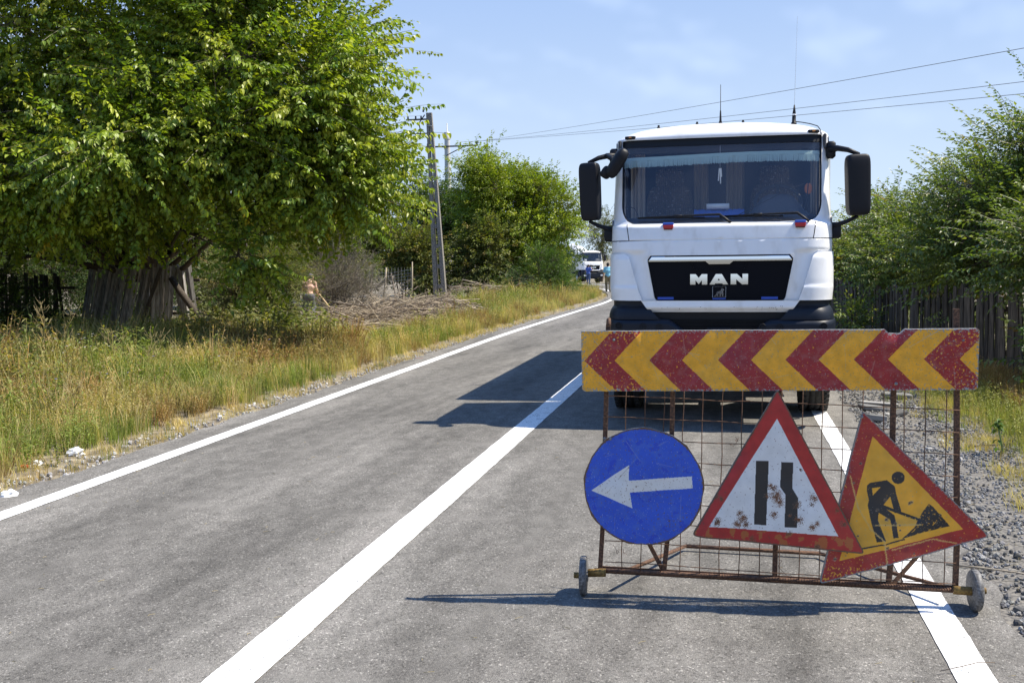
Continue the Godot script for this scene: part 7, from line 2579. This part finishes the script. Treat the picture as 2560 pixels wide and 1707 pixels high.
func build_right_side():
	var r := RandomNumberGenerator.new(); r.seed = 1010
	# --- board fence along the verge: comes in towards the road, then runs beside it
	var T := thing("board_fence", "long dark weathered board fence under the right hand trees", "fence", Vector3(3.2, 0, -20.0))
	var line := [Vector2(5.4, -8.0), Vector2(4.2, -14.5), Vector2(2.75, -24.0), Vector2(2.55, -33.0)]
	var k := 0
	var at_line := func(d: float) -> Array:
		for i in line.size() - 1:
			var ln: float = line[i].distance_to(line[i + 1])
			if d <= ln or i == line.size() - 2:
				return [line[i].lerp(line[i + 1], d / ln), (line[i + 1] - line[i]).normalized()]
			d -= ln
		return []
	var run := 0.0
	while run < 25.0 and k < 290:
		var w := r.randf_range(0.085, 0.14)
		var q: Array = at_line.call(run)
		var p: Vector2 = q[0]; var dir: Vector2 = q[1]
		var y0 := land(p.x, p.y) - 0.04
		var h := 1.42 + r.randf_range(-0.14, 0.10)
		var lean := r.randf_range(-0.06, 0.06) + (0.30 * smoothstep(8.0, 4.0, run)) + 0.04
		var base := Vector3(p.x - 3.2, y0, p.y + 20.0)
		var off := Vector3(dir.x, 0, dir.y) * lean + Vector3(r.randf_range(-0.04, 0.05), 0, 0)
		plank(T, "board", base, base + Vector3(0, h, 0) + off, w, 0.022, Vector3(dir.y, 0, -dir.x), M.brown_wood[r.randi() % 4], 2000 + k)
		run += w * r.randf_range(0.86, 1.12)
		k += 1
	for q in [0.45, 1.1]:
		var g := Geo.new()
		var rings := []
		for i in 14:
			var w: Array = at_line.call(i * 1.9)
			var p: Vector2 = w[0]
			var c := Vector3(p.x - 3.2 + 0.07, land(p.x, p.y) + q, p.y + 20.0)
			rings.append(p3([c + Vector3(-0.02, -0.04, 0), c + Vector3(0.02, -0.04, 0), c + Vector3(0.02, 0.04, 0), c + Vector3(-0.02, 0.04, 0)]))
		g.loft(rings)
		put(g, "rail", M.brown_wood[0], T)
	for i in 11:
		var g := Geo.new(); g.smooth(true)
		var w: Array = at_line.call(i * 2.4 + 0.3)
		var p: Vector2 = w[0]
		var y := land(p.x, p.y)
		g.tube(p3([[p.x - 3.2 + 0.16, y - 0.1, p.y + 20.0], [p.x - 3.2 + 0.17, y + 1.5, p.y + 20.0]]), 0.06, 8)
		put(g, "post", M.bark, T)
	# --- fruit trees behind it, hanging over
	var gr := [[Color(0.15, 0.215, 0.055), 5.0], [Color(0.205, 0.27, 0.068), 4.0], [Color(0.28, 0.325, 0.085), 2.4], [Color(0.42, 0.31, 0.05), 0.1]]
	var gl := [[Color(0.17, 0.23, 0.055), 4.0], [Color(0.25, 0.29, 0.075), 3.0], [Color(0.32, 0.33, 0.09), 1.4], [Color(0.34, 0.20, 0.04), 0.15]]
	tree("fruit_tree", "tallest of the fruit trees, its top rising above the overhead wires", "tree", Vector3(6.3, -0.2, -18.6), 71, {"lobes": [[Vector3(-0.5, 2.8, 0), Vector3(1.9, 1.4, 1.9), 22], [Vector3(-0.2, 3.75, 0), Vector3(1.3, 0.9, 1.3), 11], [Vector3(-1.6, 2.2, 0.6), Vector3(1.1, 0.9, 1.4), 11], [Vector3(0.9, 3.2, 0.5), Vector3(1.5, 1.4, 1.5), 10], [Vector3(-2.1, 1.9, -0.6), Vector3(0.5, 0.5, 1.8), 9]], "twigs": M.tw_fruit, "per": 88, "spread": 0.72, "colours": gr, "trunk_h": 2.4, "trunk_r": 0.10, "stems": 2, "min_y": 1.25, "lift": 0.35}, "fruit trees over the board fence")
	tree("fruit_tree", "middle sized fruit tree leaning over the dark board fence", "tree", Vector3(4.9, -0.3, -23.5), 72, {"lobes": [[Vector3(-0.4, 2.5, 0), Vector3(1.7, 1.5, 1.8), 22], [Vector3(-1.2, 1.9, 0.4), Vector3(0.8, 0.6, 1.8), 13], [Vector3(0.8, 3.0, 0), Vector3(1.3, 1.0, 1.6), 8]], "twigs": M.tw_fruit, "per": 80, "spread": 0.7, "colours": gr, "trunk_h": 1.9, "trunk_r": 0.08, "stems": 2, "min_y": 1.35, "lift": 0.35}, "fruit trees over the board fence")
	tree("fruit_tree", "smaller yellowish fruit tree farthest along the board fence", "tree", Vector3(4.0, -0.4, -28.5), 73, {"lobes": [[Vector3(-0.2, 2.3, 0), Vector3(1.6, 1.2, 1.8), 20], [Vector3(-0.9, 1.7, 0.6), Vector3(0.9, 0.6, 1.2), 8]], "twigs": M.tw_fruit, "per": 75, "spread": 0.7, "colours": gl, "trunk_h": 1.6, "trunk_r": 0.07, "stems": 2, "min_y": 1.3, "lift": 0.3}, "fruit trees over the board fence")
	tree("fruit_tree", "fruit tree at the near end of the fence with dark drooping leaves", "tree", Vector3(6.3, -0.15, -14.2), 74, {"lobes": [[Vector3(-0.4, 2.2, 0), Vector3(1.6, 1.15, 1.8), 22], [Vector3(-1.7, 1.9, -0.4), Vector3(0.7, 0.5, 1.0), 9]], "twigs": M.tw_fruit, "per": 80, "spread": 0.65, "colours": gr, "trunk_h": 1.8, "trunk_r": 0.08, "stems": 2, "min_y": 1.2, "lift": 0.2}, "fruit trees over the board fence")
	tree("fruit_tree", "round tree behind the fence whose crown fills the gap beside the cab", "tree", Vector3(3.0, -0.5, -36.0), 75, {"lobes": [[Vector3(0.2, 2.0, 0), Vector3(2.0, 1.5, 2.0), 20]], "twigs": M.tw_fruit, "per": 70, "spread": 0.75, "colours": gl, "trunk_h": 1.6, "trunk_r": 0.08, "stems": 2, "min_y": 0.7, "lift": 0.3}, "fruit trees over the board fence")
	# --- bushes growing against the fence
	for q in [[2.5, -21.2, 1.15, 0.32, 76, "yellowish bush growing against the boards beside the truck"], [4.1, -13.4, 1.2, 0.3, 78, "loose leafy bush at the near end of the board fence"]]:
		tree("fence_bush", q[5], "bush", Vector3(q[0], land(q[0], q[1]) - 0.03, q[1]), q[4], {"lobes": [[Vector3(0, q[2] * 0.6, 0), Vector3(q[3], q[2] * 0.45, q[3]), 12]], "twigs": M.tw_fruit, "per": 11, "spread": 0.24, "colours": gl, "trunk_h": q[2] * 0.6, "trunk_r": 0.015, "stems": 4, "min_y": 0.2, "lift": 0.3}, "bushes along the board fence")
	# --- young shoots in front of the fence
	var shoots := [[3.35, -12.3, 1.02, "slender green shoot with a tuft of leaves before the fence"], [3.7, -12.9, 0.7, "short nodding green plant at the foot of the fence"], [2.35, -9.3, 0.35, "low leafy seedling on the gravel verge"]]
	for i in shoots.size():
		var q: Array = shoots[i]
		var S := thing("young_shoot", q[3], "plant", Vector3(q[0], land(q[0], q[1]) - 0.02, q[1]), 0.0, "young shoots before the fence")
		var st := Geo.new(); st.smooth(true)
		st.tube(p3([[0, 0, 0], [0.02, q[2] * 0.3, 0.01], [-0.01, q[2] * 0.65, 0.02], [-0.03, q[2], 0]]), [0.011, 0.010, 0.008, 0.005], 6)
		put(st, "stem", M.shoot, S)
		var g := Geo.new()
		for j in 26:
			var t := r.randf_range(0.72, 1.0) if j > 5 else r.randf_range(0.2, 0.7)
			var bas := Basis(Vector3.UP, r.randf() * TAU) * Basis(Vector3.RIGHT, r.randf_range(-0.9, 0.5))
			leaf(g, Transform3D(bas, Vector3(-0.03 * t, q[2] * t, 0)), r.randf_range(0.06, 0.10), r.randf_range(0.035, 0.055), 1, tone(Color(0.12, 0.20, 0.04), r.randf_range(0.7, 1.2)))
		put(g, "foliage", M.leaf, S)
	# --- rubble thrown on the verge beside the truck wheel
	var pieces := [[1.75, -12.2, 0.42, 0.03, 0.22, 2, "bent pale sheet lying on the verge rubble"], [1.62, -11.7, 0.30, 0.05, 0.16, 1, "grey slab among the verge rubble"], [2.05, -12.8, 0.34, 0.06, 0.18, 0, "broken slab at the back of the verge rubble"], [1.55, -10.9, 0.20, 0.07, 0.14, 0, "small stone block at the near end of the verge rubble"], [1.85, -11.4, 0.16, 0.05, 0.12, 3, "dark broken chunk in the verge rubble"]]
	for q in pieces:
		var g := Geo.new()
		g.box(Vector3.ZERO, Vector3(q[2], q[3], q[4]), 0.012)
		var o := put(g, "rubble_slab", M.stone[q[5]])
		o.position = Vector3(q[0], land(q[0], q[1]) + q[3] * 0.5 + 0.02, q[1])
		o.rotation = Vector3(r.randf_range(-0.15, 0.15), r.randf_range(-0.8, 0.8), r.randf_range(-0.2, 0.2))
		tag(o, q[6], "rubble", "verge rubble")
	for i in 34:
		var g := Geo.new()
		var s := r.randf_range(0.014, 0.04)
		rock(g, r, s)
		var x := r.randf_range(1.45, 2.7); var zz := r.randf_range(-13.5, -4.6)
		if i < 14: x = r.randf_range(1.4, 2.2); zz = r.randf_range(-13.2, -10.4)
		var o := put(g, "stone", M.stone[r.randi() % 4])
		o.position = Vector3(x, land(x, zz) + s * 0.3, zz)
		tag(o, "loose stone on the gravel verge", "stone", "loose stones on the gravel verge")
	var bk := Geo.new()
	rock(bk, r, 0.035)
	var bo := put(bk, "brick_piece", M.brick)
	bo.position = Vector3(1.52, -0.02, -5.05)
	tag(bo, "broken red brick piece beside the barrier wheel", "brick")
	for q in [[1.45, -5.75, 0.5, 0.35, 3, "crooked brown stick on the gravel behind the barrier wheel"], [1.0, -4.35, 0.28, -0.5, 2, "thin dark twig lying across the edge line"], [2.6, -9.8, 0.9, -0.35, 2, "long thin reddish stick on the grass verge"], [1.75, -4.3, 0.3, 1.2, 3, "short dry stick on the gravel"]]:
		var P := Vector3(q[0], land(q[0], q[1]) + 0.035 if q[0] > 1.2 else 0.014, q[1])
		var d: Vector3 = Vector3(cos(q[3]), 0, sin(q[3])) * q[2] * 0.5
		var g := Geo.new(); g.smooth(true)
		g.tube(p3([P - d, P - d * 0.3 + Vector3(0, 0.012, 0.015), P + d * 0.4 + Vector3(0, 0.008, -0.01), P + d]), [0.006, 0.006, 0.005, 0.003] if q[0] > 1.2 else [0.002, 0.002, 0.002, 0.0015], 5)
		var o := put(g, "stick", M.stick[q[4]])
		tag(o, q[5], "stick")

func build_distance():
	var ol := [[Color(0.16, 0.18, 0.045), 3.0], [Color(0.11, 0.14, 0.035), 3.0], [Color(0.24, 0.21, 0.05), 1.5]]
	tree("distant_tree", "thin crowned yellowish tree rising behind the mixer truck cab", "tree", Vector3(-14.5, -1.2, -118.0), 81, {"lobes": [[Vector3(0, 5.6, 0), Vector3(2.6, 2.6, 2.2), 26]], "twigs": M.tw_far, "per": 32, "spread": 1.0, "colours": ol, "trunk_h": 4.5, "trunk_r": 0.14, "min_y": 1.0, "lift": 0.3})
	# trees behind the camera along both verges, seen only in the glass and the chrome
	var T := tree("verge_tree", "leafy tree on the verge that only the chrome and glass mirror", "tree", Vector3(-12.0, -0.05, 16.0), 91, {"lobes": [[Vector3(0, 4.0, 0), Vector3(3.2, 3.0, 3.0), 20]], "twigs": M.tw_far, "per": 40, "spread": 1.2, "colours": ol, "trunk_h": 3.0, "trunk_r": 0.15, "min_y": 1.0}, "verge trees mirrored in the truck")
	for q in [[-9.5, 24.0, 1.2], [9.0, 20.0, 0.5], [7.5, 30.0, 2.0], [-14.0, 32.0, 3.0], [13.0, 12.0, 4.0]]:
		var c := T.duplicate()
		c.name = numbered("verge_tree")
		add_child(c, true)
		c.position = Vector3(q[0], -0.05, q[1])
		c.rotation.y = q[2]

func build_people():
	# the man with a bare back, bent to his work
	var J := {"hip": Vector3(0, 0.92, 0), "chest": Vector3(0.01, 1.24, -0.07), "neck": Vector3(0.02, 1.44, -0.13), "head": Vector3(0.045, 1.555, -0.23), "face": Vector3(0.35, -0.35, -1),
		"sl": Vector3(-0.185, 1.37, -0.09), "sr": Vector3(0.205, 1.37, -0.10), "el": Vector3(-0.28, 1.12, -0.17), "er": Vector3(0.275, 1.09, -0.13), "wl": Vector3(-0.13, 0.97, -0.36), "wr": Vector3(0.235, 0.92, -0.32),
		"hl": Vector3(-0.095, 0.90, 0), "hr": Vector3(0.10, 0.90, 0), "kl": Vector3(-0.115, 0.48, -0.05), "kr": Vector3(0.145, 0.50, -0.11), "al": Vector3(-0.12, 0.09, 0.02), "ar": Vector3(0.17, 0.16, 0.15), "fl": Vector3(-0.13, 0.035, -0.14), "fr": Vector3(0.185, 0.035, 0.02)}
	person("bare backed person in grey trousers bending over the cut branches", Vector3(-14.5, land(-14.5, -33.0) + 0.02, -33.0), 0.1, J, M.skin, null, M.grey_cloth, M.grey_hair, M.black_plastic, 0.015)
	# pole he works with
	var g := Geo.new(); g.smooth(true)
	g.tube(p3([[-14.22, 0.5, -33.3], [-13.6, -0.05, -32.9], [-13.35, -0.28, -32.75]]), [0.03, 0.032, 0.03], 7)
	var po := put(g, "cut_pole", M.cut_wood)
	tag(po, "freshly peeled pale pole beside the bare backed person", "pole")
	# the cameraman in blue before the mixer truck
	var K := {"hip": Vector3(0, 0.94, 0), "chest": Vector3(0, 1.28, 0), "neck": Vector3(0, 1.48, -0.01), "head": Vector3(0.0, 1.62, -0.04), "face": Vector3(0.15, 0, -1),
		"sl": Vector3(-0.185, 1.42, 0), "sr": Vector3(0.185, 1.42, 0), "el": Vector3(-0.24, 1.17, -0.1), "er": Vector3(0.27, 1.22, -0.16), "wl": Vector3(-0.06, 1.34, -0.30), "wr": Vector3(0.17, 1.50, -0.26),
		"hl": Vector3(-0.095, 0.92, 0), "hr": Vector3(0.095, 0.92, 0), "kl": Vector3(-0.12, 0.5, -0.06), "kr": Vector3(0.12, 0.5, 0.0), "al": Vector3(-0.13, 0.09, -0.05), "ar": Vector3(0.15, 0.09, 0.08), "fl": Vector3(-0.14, 0.035, -0.2), "fr": Vector3(0.17, 0.035, -0.08)}
	var px := Vector3(-12.0, fall(-88.0), -88.0)
	person("person in blue shirt and jeans holding a video camera before the mixer truck", px, -0.35, K, M.skin, M.blue_shirt, M.jeans, M.dark_hair, M.black_plastic, 0.022)
	var C := thing("video_camera", "black shoulder video camera held up by the person in blue", "camera", px + Vector3(0.20, 1.60, -0.10), -0.35)
	var cb := Geo.new()
	cb.box(Vector3(0, 0.02, -0.05), Vector3(0.11, 0.16, 0.36), 0.02)
	put(cb, "body", M.black_plastic, C)
	var cl := Geo.new(); cl.smooth(true)
	cl.lathe(Vector3(0, 0.03, -0.22), Vector3(0, 0, -1), [[0.0, 0.0], [0.045, 0.0], [0.05, 0.12], [0.065, 0.16], [0.05, 0.16], [0.0, 0.13]], 16)
	put(cl, "lens", M.black_plastic, C)
	var chd := Geo.new()
	chd.tube(p3([[0, 0.1, 0.1], [0, 0.16, 0.05], [0, 0.16, -0.12], [0, 0.1, -0.18]]), 0.012, 6)
	put(chd, "handle", M.black_plastic, C)
	# the one in the light blue shirt, half hidden by the cab
	var L := K.duplicate()
	L.el = Vector3(-0.25, 1.14, 0.03); L.wl = Vector3(-0.29, 0.88, -0.06); L.er = Vector3(0.25, 1.14, 0.0); L.wr = Vector3(0.24, 0.9, -0.16)
	L.kl = Vector3(-0.10, 0.5, -0.12); L.al = Vector3(-0.10, 0.09, -0.05); L.fl = Vector3(-0.10, 0.035, -0.2); L.kr = Vector3(0.10, 0.48, 0.02); L.ar = Vector3(0.10, 0.12, 0.24); L.fr = Vector3(0.11, 0.035, 0.12)
	person("person in light blue shirt and khaki trousers walking away beyond the cab", Vector3(-6.98, fall(-60.0), -60.0), 0.15, L, M.skin, M.sky_shirt, M.khaki, M.dark_hair, M.black_plastic, 0.02)

func build_litter():
	var r := RandomNumberGenerator.new(); r.seed = 1400
	# crumpled plastic bags and scraps in the left verge
	var bags := [[-5.30, -6.42, 0.055, "crumpled white plastic bag at the very edge of the asphalt"], [-5.90, -8.05, 0.058, "crumpled white plastic wrapping caught in the green weeds"], [-5.95, -7.6, 0.035, "greyish clear plastic cup shaped scrap in the weeds"], [-5.60, -10.2, 0.025, "small pale blue plastic scrap near the asphalt edge"]]
	for i in bags.size():
		var q: Array = bags[i]
		var g := Geo.new()
		var n := noise(1500 + i, 7.0, 3)
		var rings := []
		for j in 9:
			var b := lerpf(-PI / 2, PI / 2, j / 8.0)
			var ring := PackedVector3Array()
			for k in 14:
				var a := TAU * k / 14.0
				var d := Vector3(cos(a) * cos(b) * 1.25, sin(b) * 0.75, -sin(a) * cos(b))
				ring.append(d * q[2] * (1.0 + 0.75 * n.get_noise_3d(d.x, d.y, d.z)))
			rings.append(ring)
		g.loft(rings, false)
		var o := put(g, "plastic_bag", M.plastic_bag)
		o.position = Vector3(q[0], land(q[0], q[1]) + q[2] * 0.5, q[1])
		tag(o, q[3], "litter", "plastic litter in the verge")
	var rd := Geo.new()
	rd.box(Vector3.ZERO, Vector3(0.06, 0.03, 0.045), 0.008)
	var ro := put(rd, "red_cap", M.red_litter)
	ro.position = Vector3(-5.93, land(-5.93, -7.4) + 0.03, -7.4)
	tag(ro, "small orange red scrap beside the greyish cup", "litter")
	var br := Geo.new()
	br.box(Vector3.ZERO, Vector3(0.16, 0.05, 0.08), 0.012)
	var bo := put(br, "brick_piece", M.brick)
	bo.position = Vector3(-5.25, land(-5.25, -16.6) + 0.035, -16.6)
	bo.rotation.y = 0.3
	tag(bo, "brown brick fragment lying beside the left edge line", "brick")
